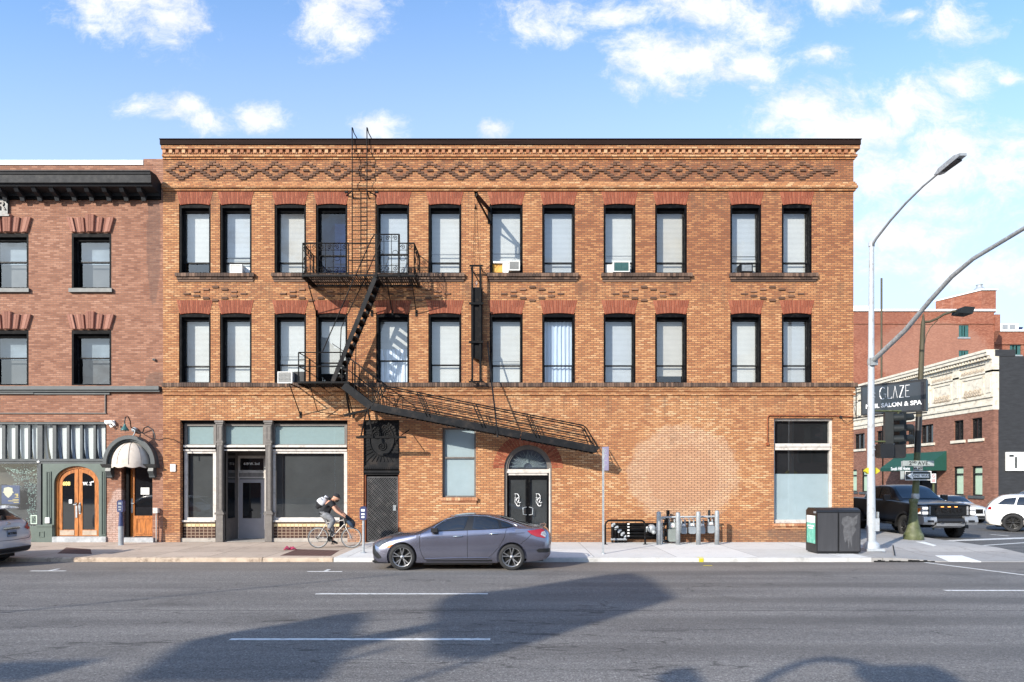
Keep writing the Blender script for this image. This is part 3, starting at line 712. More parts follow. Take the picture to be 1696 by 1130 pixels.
# brick sills
for (a, b, za, zb_) in ((292.5, 422.5, 454, 467), (451, 580, 454, 467), (619, 771, 454, 467), (806.5, 958, 454, 467), (995.5, 1145.5, 454, 467), (1207, 1354, 454, 467), (730, 792, 824.5, 835.5), (1280, 1384, 867.3, 876)):
    sl = MB(); x = X(a)
    while x < X(b) - .04:
        sl.box(x, min(x + .094, X(b)), -.13 - random.uniform(0, .008), .1, Z(za + (zb_ - za) * .42), Z(za)); x += .103
    x = X(a) + .04
    while x < X(b) - .08:
        sl.box(x, min(x + .2, X(b) - .03), -.075 - random.uniform(0, .006), -.002, Z(zb_ - (zb_ - za) * .28), Z(za + (zb_ - za) * .42) - .006); x += .211
    sl.box(X(a) + .06, X(b) - .06, -.04, -.003, Z(zb_), Z(zb_ - (zb_ - za) * .28) - .006)
    sl.build('sill', M['clinker'] if za < 500 else M['loose'], mainb)

def window(parent, x0, x1, z0, z1, rail=.175, cover='blind', cov=1., lower='blind', fy=.19, gl='glass', left=.0, extra=None, seed=0, fw=.075):
    """double-hung window: window (outer frame) > sash, pane, blind / curtain, room"""
    f = MB(); ring(f, x0, x1, z0, z1, fw, .03, .375, wb=.05, wt=.14)
    f.box(x0 + fw, x1 - fw, fy - .02, fy + .04, z1 - .24, z1 - .14)
    fo = f.build('window', M['frame'], parent)
    a, b, c, d = x0 + fw, x1 - fw, z0 + .05, z1 - .235
    zr = z0 + (z1 - z0) * rail
    s = MB(); ring(s, a, b, zr, d, .026, fy + .05, fy + .085, wb=.04); ring(s, a + .004, b - .004, c, zr, .03, fy + .09, fy + .125, wb=.035, wt=.012)
    if extra: s.box(a + .03, b - .03, fy + .07, fy + .1, z0 + (z1 - z0) * extra - .018, z0 + (z1 - z0) * extra)
    s.build('sash', M['sash'], fo)
    g = MB(); g.quad((a + .02, fy + .068, zr + .03), (b - .02, fy + .068, zr + .03), (b - .02, fy + .068, d - .02), (a + .02, fy + .068, d - .02))
    g.quad((a + .03, fy + .108, c + .02), (b - .03, fy + .108, c + .02), (b - .03, fy + .108, zr), (a + .03, fy + .108, zr))
    g.build('pane', M[gl], fo, fix=False)
    y = fy + .23; rnd = random.Random(seed)
    if cover.startswith('blind'):
        zb = d - (d - c) * cov
        blind_mesh(a + .0, b, max(zb, c), d, y).build('blind', M[cover], fo)
        if extra: MB().quad((a, y - .03, c), (b, y - .03, c), (b, y - .03, zr + .2), (a, y - .03, zr + .2)).build('lower_shade', M['blind'], fo) if cov < 1 and lower == 'blind' else None
    elif cover == 'curtain': curtain_mesh(a, b, c, d, y, 7, .022, seed).build('curtain', M['curtain'], fo)
    elif cover == 'half_curtain':
        blind_mesh(a, b, c + (d - c) * .45, d, y + .03).build('blind', M['blind'], fo)
        curtain_mesh(a, b, c, c + (d - c) * .56, y, 5, .03, seed).build('curtain', M['curtain_w'], fo)
    elif cover == 'blue': MB().quad((a, .60, c), (b, .60, c), (b, .60, d), (a, .60, d)).build('room_wall', M['inside_blue'], fo)
    elif cover == 'none': pass
    return fo
top = [dict(cov=.80), dict(cov=.70, extra=.26, cover='blind_grey'), dict(cov=1, cover='blind_warm'), dict(cover='blue', gl='glass_blue', rail=.28), dict(cov=1, rail=.30, cover='blind_grey'), dict(cov=1., extra=.31),
       dict(cov=.86, extra=.32), dict(cov=1, cover='blind_grey'), dict(cov=.84, extra=.29), dict(cov=1, cover='blind_warm'), dict(cov=.84, extra=.28, cover='blind_grey'), dict(cov=1)]
bot = [dict(cov=1, rail=.25), dict(cov=1, rail=.25), dict(cov=.80, extra=.4, rail=.27), dict(cov=.84, rail=.3), dict(cover='half_curtain', rail=.33), dict(cov=.99, rail=.27),
       dict(cov=.94, rail=.26, extra=.33), dict(cover='curtain', rail=.26), dict(cov=1, rail=.26, cover='blind_grey'), dict(cov=.88, rail=.26, cover='blind_warm'), dict(cov=1, rail=.26), dict(cov=.985, rail=.26, cover='blind_grey')]
for i, (a, b) in enumerate(wx):
    k = dict(top[i]); window(mainb, X(a), X(b), Z(453.4), Z(337.6), seed=i, **k)
    k = dict(bot[i]); window(mainb, X(a), X(b), Z(635.2), Z(518.6), seed=20 + i, **k)
# ------------------------------------------------------------------ ground floor of the brick building
# --- left shopfront
sy = .16                      # plane of the shop frames
def shop_light(parent, px0, px1, py0, py1, y, fw, back, m_frame='trim_white', gl='shopglass', wb=None, bd=.05, name='shop_window', wt=None):
    f = MB(); ring(f, X(px0, y), X(px1, y), Z(py1, y), Z(py0, y), fw, y, y + .09, wb=wb, wt=wt)
    fo = f.build(name, M[m_frame], parent)
    a, b, c, d = X(px0, y) + fw, X(px1, y) - fw, Z(py1, y) + (wb or fw), Z(py0, y) - (wt or fw)
    MB().quad((a - .01, y + .05, c - .01), (b + .01, y + .05, c - .01), (b + .01, y + .05, d + .01), (a - .01, y + .05, d + .01)).build('pane', M[gl], fo, fix=False)
    MB().box(a - .02, b + .02, y + .05 + bd, y + .05 + bd + .02, c - .02, d + .02).build('window_film', M[back], fo)
    return fo
L0, L1 = X(298.4), X(575.6)
shop_light(mainb, 305, 358, 701, 742, .2, .10, 'film', 'trim_grey', wb=.13, bd=.02)
shop_light(mainb, 369, 440, 701, 742, .2, .10, 'film', 'trim_grey', wb=.13, bd=.02)
shop_light(mainb, 450.5, 575, 701, 742, .2, .10, 'film', 'trim_grey', wb=.13, bd=.02)
shop_light(mainb, 305, 358, 746, 865, .2, .115, 'inside_grey', wb=.17, bd=.12)
shop_light(mainb, 450.5, 575, 746, 865, .2, .115, 'inside_grey', wb=.17, bd=.12)
t = MB()
for (a, b) in ((305, 358), (369, 440), (450.5, 575)):        # lit sill lips between the lights
    t.box(X(a, .2), X(b, .2), .13, .2, Z(741, .2), Z(737.5, .2)); t.box(X(a, .2), X(b, .2), .15, .2, Z(747, .2), Z(744.5, .2))
for (a, b) in ((303, 358), (450.5, 576)): t.box(X(a, .2), X(b, .2), .10, .2, Z(864.5, .2), Z(861.5, .2))
t.build('shopfront_rail', M['trim_white'], mainb)
t = MB(); t.box(L0, L1, .14, .36, Z(701), Z(696.5)); t.box(L0, X(305.5, .2), .2, .34, .12, Z(701)); t.box(L0, L1, .08, .2, Z(698.5), Z(696.5) - .002)
t.build('shopfront_head', M['frame'], mainb)
t = MB()
for (a, b) in ((357.8, 369.3), (438.8, 450.3)):
    x0, x1 = X(a), X(b); xm = (x0 + x1) / 2; hw = (x1 - x0) / 2
    t.box(x0 + .025, x1 - .025, .0, .19, .14, Z(702))
    t.box(x0 - .035, x1 + .035, -.06, .19, Z(700), Z(696.6)); t.box(x0 - .01, x1 + .01, -.03, .19, Z(703), Z(700) - .001)
    t.box(x0 - .005, x1 + .005, -.02, .19, Z(733.5), Z(731)); t.box(x0 - .04, x1 + .04, -.045, .19, Z(852.5), Z(849)); t.box(x0, x1, -.015, .19, Z(849) + .001, Z(847))
    t.box(x0, x1, -.02, .19, .13, Z(853))
    for (pa, pb) in ((706, 729), (737, 845), (857, 878)):
        t.box(x0 + .045, x0 + .07, -.016, 0, Z(pb), Z(pa)); t.box(x1 - .07, x1 - .045, -.016, 0, Z(pb), Z(pa))
        t.box(x0 + .07, x1 - .07, -.016, 0, Z(pa) - .025, Z(pa)); t.box(x0 + .07, x1 - .07, -.016, 0, Z(pb), Z(pb) + .025)
t.build('shopfront_pilaster', M['trim_grey'], mainb)
for (a, b) in ((305, 357), (450.5, 575)):
    y = .2; x0, x1 = X(a, y), X(b, y)
    tb = MB(); tb.box(x0, x1, .17, .3, Z(891, y), Z(872.5, y)); tb.build('stall_riser', M['tile_dark'], mainb)
    tb = MB(); tb.box(x0, x1, .165, .3, Z(872.3, y), Z(867.6, y)); tb.build('tile_band', M['tile_cream'], mainb)
    tb = MB(); tb.box(x0, x1, .17, .3, Z(867.4, y), Z(865, y)); tb.build('tile_border', M['tile_dark'], mainb)
    tb = MB(); tb.box(x0 - .05, x1 + .06, .06, .3, .1, Z(891, y) - .001); tb.build('stone_base', M['stone'], mainb)
# recessed doorway
ry = 1.30; xl, xr = X(369.3) + .02, X(438.8) + .55
t = MB(); t.quad((xl, .2, .125), (xl, ry, .125), (xl, ry, Z(746, .2)), (xl, .2, Z(746, .2)))
t.quad((xl, .28, Z(746, .2)), (xl, ry, Z(746, .2)), (xr, ry, Z(746, .2)), (xr, .28, Z(746, .2)))
t.quad((xr, .3, .125), (xr, ry, .125), (xr, ry, Z(746, .2)), (xr, .3, Z(746, .2)))
dx0, dx1 = X(393.5, ry), X(441, ry)
wall_grid(t, xl, xr, .125, Z(746, .2), [(dx0, dx1, .125, Z(755, ry))], ry, ry + .08)
t.build('doorway_lining', M['trim_grey'], mainb)
t = MB(); t.box(xl + .002, xl + .02, .35, .95, Z(858, .7), Z(750, .5)); t.build('side_light', M['car_glass'], mainb)
t = MB(); ring(t, dx0, dx1, .14, Z(755, ry), .045, ry - .03, ry + .1, wt=.05, wb=.01); t.box(dx0 + .045, dx1 - .045, ry - .03, ry + .1, Z(792.5, ry), Z(781, ry))
ring(t, dx0 + .045, dx1 - .045, Z(781, ry), Z(755, ry) - .05, .05, ry - .015, ry + .06)
t.build('door_frame', M['trim_white'], mainb)
t = MB(); t.box(dx0 + .09, dx1 - .09, ry + .02, ry + .03, Z(779, ry), Z(757, ry)); tl = t.build('transom_light', M['car_glass'], mainb)
q = text_mb('619 W. 2nd', .125, bold=.004).xf(Matrix.Translation((X(416.5, ry), ry + .014, Z(768.5, ry)))); q.build('lettering', M['lettering'], tl)
t = MB(); n = 20
for k in range(n):
    a = dx0 + .07 + (dx1 - dx0 - .14) * k / n; t.box(a, a + (dx1 - dx0 - .14) / n * .7, ry - .04, ry - .03, Z(790, ry), Z(783.5, ry))
t.build('vent_panel', M['trim_grey'], mainb)
t = MB(); d0, d1, dz = dx0 + .05, dx1 - .05, Z(794, ry)
wall_grid(t, d0, d1, .145, dz, [(d0 + .14, d1 - .14, .9, dz - .12)], ry, ry + .05); ring(t, d0 + .13, d1 - .13, .89, dz - .11, .02, ry - .012, ry)
dr = t.build('door', M['door_white'], mainb)
MB().box(d0 + .13, d1 - .13, ry + .02, ry + .035, .89, dz - .11).build('door_glass', M['car_glass'], dr)
t = MB(); t.box(d1 - .09, d1 - .05, ry - .03, ry, 1.0, 1.16); t.tube([(d1 - .07, ry - .06, 1.1), (d1 - .16, ry - .06, 1.1)], .012); t.build('handle', M['galv'], dr)
MB().box(xl, xr, .1, ry + .05, .1, .135).build('threshold', M['stone'], mainb)

# --- ornate black doorway with mesh gate
x0, x1 = DO[0], DO[1]; xm = (x0 + x1) / 2
t = MB(); t.box(x0, x1, .10, .16, Z(773), Z(695.5)); 
ring(t, x0, x1, Z(773), Z(695.5), .05, .06, .1)
for k in range(34):                                     # sun-ray ribs round the oval
    a = 2 * math.pi * k / 34; ex, ez = .44, .56; cz = Z(729)
    ca, sa = math.cos(a), math.sin(a); r1 = min((.60 / abs(ca)) if abs(ca) > .01 else 9, (.80 / abs(sa)) if abs(sa) > .01 else 9)
    p0 = Vector((xm + ex * ca * 1.08, .085, cz + ez * sa * 1.08)); p1 = Vector((xm + r1 * ca * .97, .085, cz + r1 * sa * .97))
    if (p1 - p0).length > .05 and r1 > ex: t.bar(p0, p1, .028, .03)
t.tube([(xm + .44 * math.cos(R(k * 10)), .08, Z(729) + .56 * math.sin(R(k * 10))) for k in range(36)], .026, 6, closed=True)
for (sx_, sz_, sg) in ((-.19, .2, 1), (.19, .2, -1), (0, -.22, 1), (-.12, .44, -1), (.14, .44, 1)):
    t.tube([(xm + sx_ + sg * (.02 + .15 * k / 26) * math.cos(R(k * 30)), .08, Z(729) + sz_ + (.02 + .15 * k / 26) * math.sin(R(k * 30))) for k in range(27)], .018, 6)
t.box(x0, x1, .03, .16, Z(777.5), Z(773) - .001)
for k in range(18): t.box(x0 + .03 + k * (x1 - x0 - .06) / 18, x0 + .03 + (k + .6) * (x1 - x0 - .06) / 18, .01, .03, Z(776.5), Z(774))
t.box(x0, x1, -.02, .16, Z(783), Z(779.5)); t.box(x0 + .0, x1, .05, .16, Z(786.5), Z(783) - .001)
t.build('ornate_overdoor', M['steel_edge'], mainb)
t = MB(); t.box(x0 + .0, x0 + .07, .06, .3, .12, Z(786.5) - .002); t.box(x1 - .05, x1, .06, .3, .12, Z(786.5) - .002); t.build('gate_post', M['rust'], mainb)
t = MB(); t.box(x0 + .07, x1 - .05, .24, .28, .12, Z(786.5)); t.build('dark_door', M['frame'], mainb)
t = MB(); g0, g1, gz = x0 + .09, x1 - .07, Z(789.5); ring(t, g0, g1, .14, gz, .045, .12, .16)
stp = .072; hgt = gz - .14 - .09; wid = g1 - g0 - .09
def diag(mb, x0, z0, w_, h_, step, sgn, y, r):
    k = -h_
    while k < w_:
        a, b = max(0, k), min(w_, k + h_)
        za, zb = (a - k), (b - k)
        if b - a > .03:
            if sgn > 0: mb.bar((x0 + a, y, z0 + za), (x0 + b, y, z0 + zb), r, r)
            else: mb.bar((x0 + a, y, z0 + h_ - za), (x0 + b, y, z0 + h_ - zb), r, r)
        k += step
diag(t, g0 + .045, .185, wid, hgt, stp * 1.2, 1, .13, .026); diag(t, g0 + .045, .185, wid, hgt, stp * 2.4, -1, .145, .014)
gt = t.build('security_gate', mat('worn_grey_mesh', (.05, .05, .052), .5, var=.5, vscale=3, dirt=((.2, .18, .17), .5, 5)), mainb)
t = MB(); t.box(g1 - .17, g1 - .06, .08, .12, Z(846), Z(837)); t.lathe([(.05, 0), (.05, .03), (.0, .035)], (g1 - .115, .05, Z(841.5)), 'y', 12); t.build('lock', M['galv'], gt)

# --- papered window
x0, x1, z0, z1 = SW
f = MB(); ring(f, x0, x1, z0, z1, .07, .13, .3, wb=.06); f.box(x0 + .07, x1 - .07, .12, .2, Z(759.5), Z(756.8))
fo = f.build('papered_window', M['trim_grey'], mainb)
MB().quad((x0 + .07, .165, z0), (x1 - .07, .165, z0), (x1 - .07, .165, z1), (x0 + .07, .165, z1)).build('pane', M['shopglass'], fo, fix=False)
MB().box(x0 + .05, x1 - .05, .2, .22, z0 + .01, z1 - .01).build('window_paper', M['film2'], fo)

# --- arched entrance
def arch_frame(mb, c, r0, h0, r1, h1, zs, zb, y0, y1, n=28):
    o = [(c - r0, zb)] + [(c - r0 * math.cos(R(180 * k / n)), zs + h0 * math.sin(R(180 * k / n))) for k in range(n + 1)] + [(c + r0, zb)]
    i_ = [(c - r1, zb)] + [(c - r1 * math.cos(R(180 * k / n)), zs + h1 * math.sin(R(180 * k / n))) for k in range(n + 1)] + [(c + r1, zb)]
    for k in range(len(o) - 1): mb.prism([o[k], o[k+1], i_[k+1], i_[k]], y0, y1)
fr_ = MB(); arch_frame(fr_, acx, ar - .002, arh - .002, ar - .10, arh - .10, spz, .12, .07, .3)
arch_frame(fr_, acx, ar - .10, arh - .10, ar - .16, arh - .16, spz, Z(787), .11, .28)
fo = fr_.build('entrance_frame', M['trim_grey'], mainb)
tb = MB(); tb.box(acx - ar + .10, acx + ar - .10, .10, .3, Z(781), Z(777.2)); tb.box(acx - ar + .10, acx + ar - .10, .07, .3, Z(783.5), Z(781) - .001); tb.box(acx - ar + .1, acx + ar - .1, .11, .3, Z(787.2), Z(783.5) - .001)
tb.box(acx + ar - .10, acx + ar - .05, .05, .07, .13, Z(776)); tb.build('transom_bar', M['trim_white'], mainb)
rr, rh = ar - .16, arh - .16
MB().prism(arcp(acx, rr, rh, spz, 24), .17, .175).build('fanlight_pane', M['shopglass'], fo, fix=False)
MB().prism(arcp(acx, rr, rh, spz, 24), .24, .26).build('fanlight_backing', mat('blue_grey_fanlight', (.15, .17, .22), .6, var=.2), fo)
t = MB()
for k in range(25):
    a = R(4 + 172 * k / 24); r_ = .72 if k % 2 else .9
    t.bar((acx + .22 * math.cos(a) * rr, .16, spz + .05 + .22 * math.sin(a) * rh), (acx + r_ * math.cos(a) * rr, .16, spz + .03 + r_ * math.sin(a) * rh * .95), .010, .006)
t.build('fanlight_etching', M['film'], fo)
for sgn in (-1, 1):
    a, b = (acx - ar + .10, acx - .012) if sgn < 0 else (acx + .012, acx + ar - .10)
    t = MB(); ring(t, a, b, .14, Z(788.5), .075, .16, .21, wb=.22, wt=.1); dl = t.build('entrance_door', M['frame'], mainb)
    MB().quad((a + .07, .18, .3), (b - .07, .18, .3), (b - .07, .18, Z(788.5) - .09), (a + .07, .18, Z(788.5) - .09)).build('door_glass', M['shopglass'], dl, fix=False)
    MB().box(a + .06, b - .06, .24, .25, .3, Z(788.5) - .08).build('door_film', M['inside_grey'], dl)
    hx = acx + sgn * .05
    t = MB(); t.tube([(hx, .16, 1.10), (hx + sgn * .01, .10, 1.10), (hx + sgn * .12, .10, 1.12), (hx + sgn * .13, .10, 1.35), (hx + sgn * .02, .10, 1.38), (hx, .16, 1.38)], .014); t.build('handle', M['galv'], dl)
    # interlocked serif monogram
    cx_ = (a + b) / 2 + .0; lt = MB(); q = Z(829)
    def stroke(pts, w0, w1=None):
        for i in range(len(pts) - 1):
            lt.bar((cx_ + pts[i][0], .172, q + pts[i][1]), (cx_ + pts[i+1][0], .172, q + pts[i+1][1]), .006, w0 if i % 2 == 0 or w1 is None else w1)
    arcq = lambda cx0, cz0, rx, rz, a0, a1, n=12: [(cx0 + rx * math.cos(R(a0 + (a1 - a0) * k / n)), cz0 + rz * math.sin(R(a0 + (a1 - a0) * k / n))) for k in range(n + 1)]
    stroke([(-.10, .235), (-.02, .235)], .014); stroke([(-.072, .235), (-.072, .085)], .028); stroke([(-.10, .085), (-.03, .085)], .014)
    stroke(arcq(-.02, .08, .085, .155, 85, -75), .024); stroke(arcq(.035, -.06, .085, .15, 60, 300), .024)
    stroke([(.02, -.075), (.13, -.075)], .014); stroke([(.085, -.075), (.085, -.22)], .028); stroke(arcq(-.03, -.03, .06, .10, 120, 300, 8), .012)
    lt.build('monogram', M['lettering'], dl)

# --- tall right-hand window
x0, x1, z0, z1 = RW
f = MB(); ring(f, x0, x1, z0, z1, .085, .14, .3, wb=.12, wt=.09); f.box(x0 + .085, x1 - .085, .10, .28, Z(745.3), Z(734.5)); f.box(x0 + .085, x1 - .085, .07, .1, Z(740), Z(737))
fo = f.build('tall_window', M['trim_white'], mainb)
MB().quad((x0 + .08, .19, z0 + .1), (x1 - .08, .19, z0 + .1), (x1 - .08, .19, z1 - .08), (x0 + .08, .19, z1 - .08)).build('pane', M['shopglass'], fo, fix=False)
MB().box(x0 + .06, x1 - .06, .25, .27, z0 + .05, Z(785)).build('window_film', M['film2'], fo)
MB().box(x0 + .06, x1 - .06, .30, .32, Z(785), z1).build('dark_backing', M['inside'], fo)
t = MB(); t.tube([(X(1270.6), -.04, Z(735)), (X(1270.6), -.04, Z(692)), (X(1272), -.04, Z(689.3)), (X(1275), -.04, Z(688.4)), (X(1386), -.04, Z(689.5)), (X(1412), -.04, Z(690.5))], .022)
t.box(X(1268.5), X(1272.7), -.07, -.002, Z(738), Z(733.5))
for p in (1290, 1330, 1370): t.box(X(p), X(p + 1.2), -.065, -.001, Z(690.4), Z(687.6))
tag(t.build('electrical_conduit', M['rust'], loc=(X(1270.6), 0, Z(735))), 'thin grey electrical conduit bent over the top of the tall right-hand shop window', 'conduit')
t = MB(); t.tube([P(1392, 691, -.05), P(1397, 697, -.1), P(1404, 699.5, -.12), P(1411, 697, -.1), P(1413.5, 692, -.02)], .009); t.tube([P(1382, 688, -.03), P(1392, 690, -.06), P(1402, 689, -.05), P(1413, 690, -.03)], .008)
t.box(X(1389.5), X(1392.5), -.08, -.002, Z(692.5), Z(689)); tag(t.build('loose_cable', M['plastic'], loc=(X(1392), 0, Z(691))), 'dark cable looping round the brick building corner below the salon sign', 'cable')

# ------------------------------------------------------------------ neighbour at the left
nb = thing('neighbour_building', 'red brick building at far left with black bracketed cornice, green shopfront and arched oak doors', 'building', (X(130), 0, .12))
NL = -26.0; NR = BL - .012; NZ = Z(271)
nwx = [(-116, -50), (-20, 46.4), (117.8, 183.7)]
nh = []
for (a, b) in nwx:
    for (t_, bo) in ((386, 478), (546.5, 638.3)): nh.append((X(a), X(b), Z(bo), Z(t_)))
NS = (X(-200), X(175.6), .12, Z(698.6)); ND = (X(200), X(251.8), .12, Z(765))
w = MB(); wall_grid(w, NL, NR, .1, Z(273), nh + [NS, ND], .03, .42); w.box(NR - .3, NR, .42, 26, .1, Z(273)); w.box(NL, NL + .3, .42, 26, .1, Z(273))
w.box(X(237), NR, .02, .6, Z(273) + .001, Z(263)); w.build('wall', M['brick_red'], nb)
MB().box(NL, X(236.8), .0, .5, Z(273) + .001, Z(265.3)).build('parapet_coping', M['white'], nb)
MB().box(NL + .3, NR - .3, .43, 26, Z(300), Z(297)).build('roof', M['roofing'], nb)
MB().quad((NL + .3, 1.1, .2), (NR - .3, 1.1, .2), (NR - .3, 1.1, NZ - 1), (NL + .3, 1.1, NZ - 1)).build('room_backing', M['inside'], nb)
c = MB(); xe = X(266.4)
c.prism([(.028, Z(303)), (.028, Z(326.5)), (-.1, Z(326.5)), (-.12, Z(322)), (-.55, Z(320)), (-.60, Z(316)), (-.66, Z(316)), (-.67, Z(303.5)), (-.70, Z(303)), (-.71, Z(300.5)), (-.74, Z(299)), (-.74, Z(297.6)), (-.3, Z(296.5))], NL, xe, 'x')
c.build('cornice', M['cornice'], nb)
for k in range(-1, 8):
    cxk = 25.4 + k * 29.1
    a, b = X(cxk - 3.6, -.5), X(cxk + 3.6, -.5)
    c = MB(); c.prism([(-.10, Z(336)), (-.16, Z(336)), (-.2, Z(330)), (-.42, Z(326)), (-.5, Z(321)), (-.5, Z(316.2)), (-.1, Z(316.2))], a, b, 'x')
    c.build('cornice_bracket', M['cornice'], nb)
MB().box(NL, xe, -.06, .028, Z(331), Z(326.5) - .002).build('bed_moulding', M['frame'], nb)
# relief name plate of which only the last letter is in frame
t = MB(); t.box(X(-160), X(14.6), -.06, .028, Z(357), Z(330)); t.box(X(-165), X(19), -.12, .028, Z(360), Z(357) - .002); pl = t.build('name_plate', M['grey_paint'], nb)
q = text_mb('R', .44, bold=.01, ext=.02).xf(Matrix.Translation((X(5.5), -.08, Z(342.5)))); q.build('lettering', M['trim_grey'], pl)
for (a, b) in nwx:
    for (t_,) in ((384.5,), (545,)):
        va = MB(); xa, xb, zb = X(a), X(b), Z(t_) + .0; n = 17; fl = .13
        for k in range(n):
            t0, t1 = k / n + .003, (k + 1) / n - .003
            key = 7 <= k <= 9; H = .62 if key else .52; pr = .115 if key else (.085 if k in (0, 1, 4, 5, 11, 12, 15, 16) else .03)
            A = lambda t_: xa + .02 + (xb - xa - .04) * t_; B = lambda t_: xa - fl + (xb - xa + 2 * fl) * t_
            va.prism([(A(t0), zb), (A(t1), zb), (B(t1), zb + H), (B(t0), zb + H)], .03 - pr, .1)
        va.build('window_arch', M['arch_n'], nb)
for (a, b) in nwx:
    MB().box(X(a) - .05, X(b) + .07, -.07, .4, Z(484.5), Z(478.2)).build('sill', M['grey_paint'], nb)
    for i, (t_, bo) in enumerate(((386, 478), (546.5, 638.3))):
        fo = window(nb, X(a), X(b), Z(bo), Z(t_), rail=.5, cover='none', fy=.18, fw=.07)
        y = .5; x0, x1 = X(a) + .07, X(b) - .07; zm = (Z(bo) + Z(t_)) / 2
        blind_mesh(x0, x1, zm, Z(t_) - .1, y).build('blind', M['sky_blind'], fo)  # blue-grey blind colour stands in for sky reflected in the panes
        MB().quad((x0, y + .02, Z(bo)), (x1, y + .02, Z(bo)), (x1, y + .02, zm), (x0, y + .02, zm)).build('screen', M['inside_grey'], fo)
c = MB(); c.box(NL, xe, -.16, .028, Z(646.5), Z(640.5)); c.box(NL, xe, -.10, .028, Z(649.5), Z(646.5) - .001); c.box(NL, X(182), -.03, .028, Z(653.5), Z(649.5) - .001); c.box(NL, X(57), -.05, .028, Z(653), Z(649.5) - .002)
c.build('string_course', M['grey_paint'], nb)
c = MB(); c.box(NL, X(176), -.02, .028, Z(685.2), Z(683.8)); c.box(X(173.8), X(175), -.02, .028, Z(684), Z(654)); c.build('wall_strap', M['trim_grey'], nb)
# shopfront
y = .16
t = MB(); t.box(NS[0], NS[1], .06, .4, Z(702.5), Z(698.8)); t.box(NS[0], NS[1], .08, .3, Z(768), Z(760)); t.box(NS[0], NS[1], .05, .08, Z(764), Z(762.5))
panes = [(-62, -42), (-38, -20), (-16, 4), (9.7, 26.3), (30.8, 47.3), (51, 62.7), (71, 88), (93.9, 111.4), (115.7, 133.4), (137.5, 155.4), (159.3, 174.2)]
for i in range(len(panes) - 1): t.box(X(panes[i][1], y), X(panes[i + 1][0], y), .13, .24, Z(760), Z(702.5) - .001)
t.box(X(66, y), X(70, y), .09, .13, Z(889), Z(768) - .001); t.box(X(62.3, y), X(69.5, y), .13, .3, Z(870), Z(768) - .001)
t.build('shopfront_frame', M['grey_paint'], nb)
t = MB(); t.quad((NS[0], .18, Z(760)), (NS[1], .18, Z(760)), (NS[1], .18, Z(702)), (NS[0], .18, Z(702))); tl = t.build('transom_glass', M['shopglass'], nb, fix=False)
t = MB()
for i, (a, b) in enumerate(panes):           # bowed white drapes behind each transom light
    xa, xb = X(a, .3), X(b, .3); n = 8; lean = .16 if i > 5 else .1
    vs = []
    for k in range(n + 1):
        z = Z(760) + (Z(702) - Z(760)) * k / n; s_ = (k / n); off = lean * (1 - s_) ** 1.6
        vs += [(xa + .09 + off - (.06 if i == 6 else 0) + (.12 if i == 6 else 0) * 1, .30, z), (xb + .03, .26, z)]
    t.add(vs, [(2*k, 2*k+1, 2*k+3, 2*k+2) for k in range(n)], True)
t.build('drape', M['white'], tl)
t = MB()
for i, (a, b) in enumerate(panes):
    xa = X(a, .3); n = 8; vs = []
    for k in range(n + 1):
        z = Z(760) + (Z(702) - Z(760)) * k / n; off = .12 * (1 - k / n) ** 1.6
        vs += [(xa + .0 + off - .03, .33, z), (xa + .09 + off, .31, z)]
    t.add(vs, [(2*k, 2*k+1, 2*k+3, 2*k+2) for k in range(n)], True)
t.build('drape_lining', M['curtain'], tl)
MB().quad((NS[0], .4, Z(762)), (NS[1], .4, Z(762)), (NS[1], .4, Z(700)), (NS[0], .4, Z(700))).build('transom_backing', M['inside_grey'], tl)
# display window at far left
MB().quad((NS[0], .2, Z(872)), (X(62.5, .2), .2, Z(872)), (X(62.5, .2), .2, Z(768)), (NS[0], .2, Z(768))).build('display_glass', M['shopglass'], nb, fix=False)
MB().box(NS[0], X(63, .2), .6, .62, .2, Z(762)).build('display_backing', M['inside_grey'], nb)
t = MB(); t.box(NS[0], X(62, .1), .1, .4, .12, Z(872)); t.box(X(62.3), X(87), -.02, .4, .12, Z(872.5)); t.box(X(61), X(88), -.05, .4, Z(872.5) + .001, Z(869.5))
ring(t, X(65), X(74), .3, Z(880), .03, -.04, -.02); t.build('panelled_plinth', M['green_paint'], nb)
# green surround with the arched double door
gx0, gx1 = X(70), X(175.6); dcx = X(125.9); dr_ = X(163) - dcx; dsp = Z(802); dtop = Z(772) - dsp
t = MB(); n = 28; zt = Z(768) - .002
ap2 = [(dcx - dr_ * math.cos(R(180 * k / n)), dsp + dtop * math.sin(R(180 * k / n)) ** .92) for k in range(n + 1)]
for k in range(n):
    (xa, za), (xb, zb) = ap2[k], ap2[k+1]; t.prism([(xa, za), (xb, zb), (xb, zt), (xa, zt)], .02, .2)
t.box(gx0, dcx - dr_, .02, .2, .2, zt); t.box(dcx + dr_, gx1, .02, .2, .14, zt)
t.build('door_surround', M['green_paint'], nb)
for (a, b, c_, d) in ((76, 84.5, 867, 781), (167.5, 175, 887, 780)):
    t = MB(); ring(t, X(a), X(b), Z(c_), Z(d), .035, -.005, .02); t.box(X(a) + .06, X(b) - .06, .005, .02, Z(c_) + .06, Z(d) - .06)
    t.build('surround_panel', M['green_dark'], nb)
t = MB(); t.box(X(87.3), X(176), -.04, .4, .1, Z(889)); t.build('door_step', M['marble'], nb)
sp0, sp1 = dcx - dr_ + .03, dcx + dr_ - .03
t = MB(); o = [(dcx - (dr_) * math.cos(R(180 * k / n)), dsp + (dtop) * math.sin(R(180 * k / n)) ** .92) for k in range(n + 1)]
i_ = [(dcx - (dr_ - .09) * math.cos(R(180 * k / n)), dsp + (dtop - .09) * math.sin(R(180 * k / n)) ** .92) for k in range(n + 1)]
for k in range(n): t.prism([o[k], o[k+1], i_[k+1], i_[k]], .11, .24)
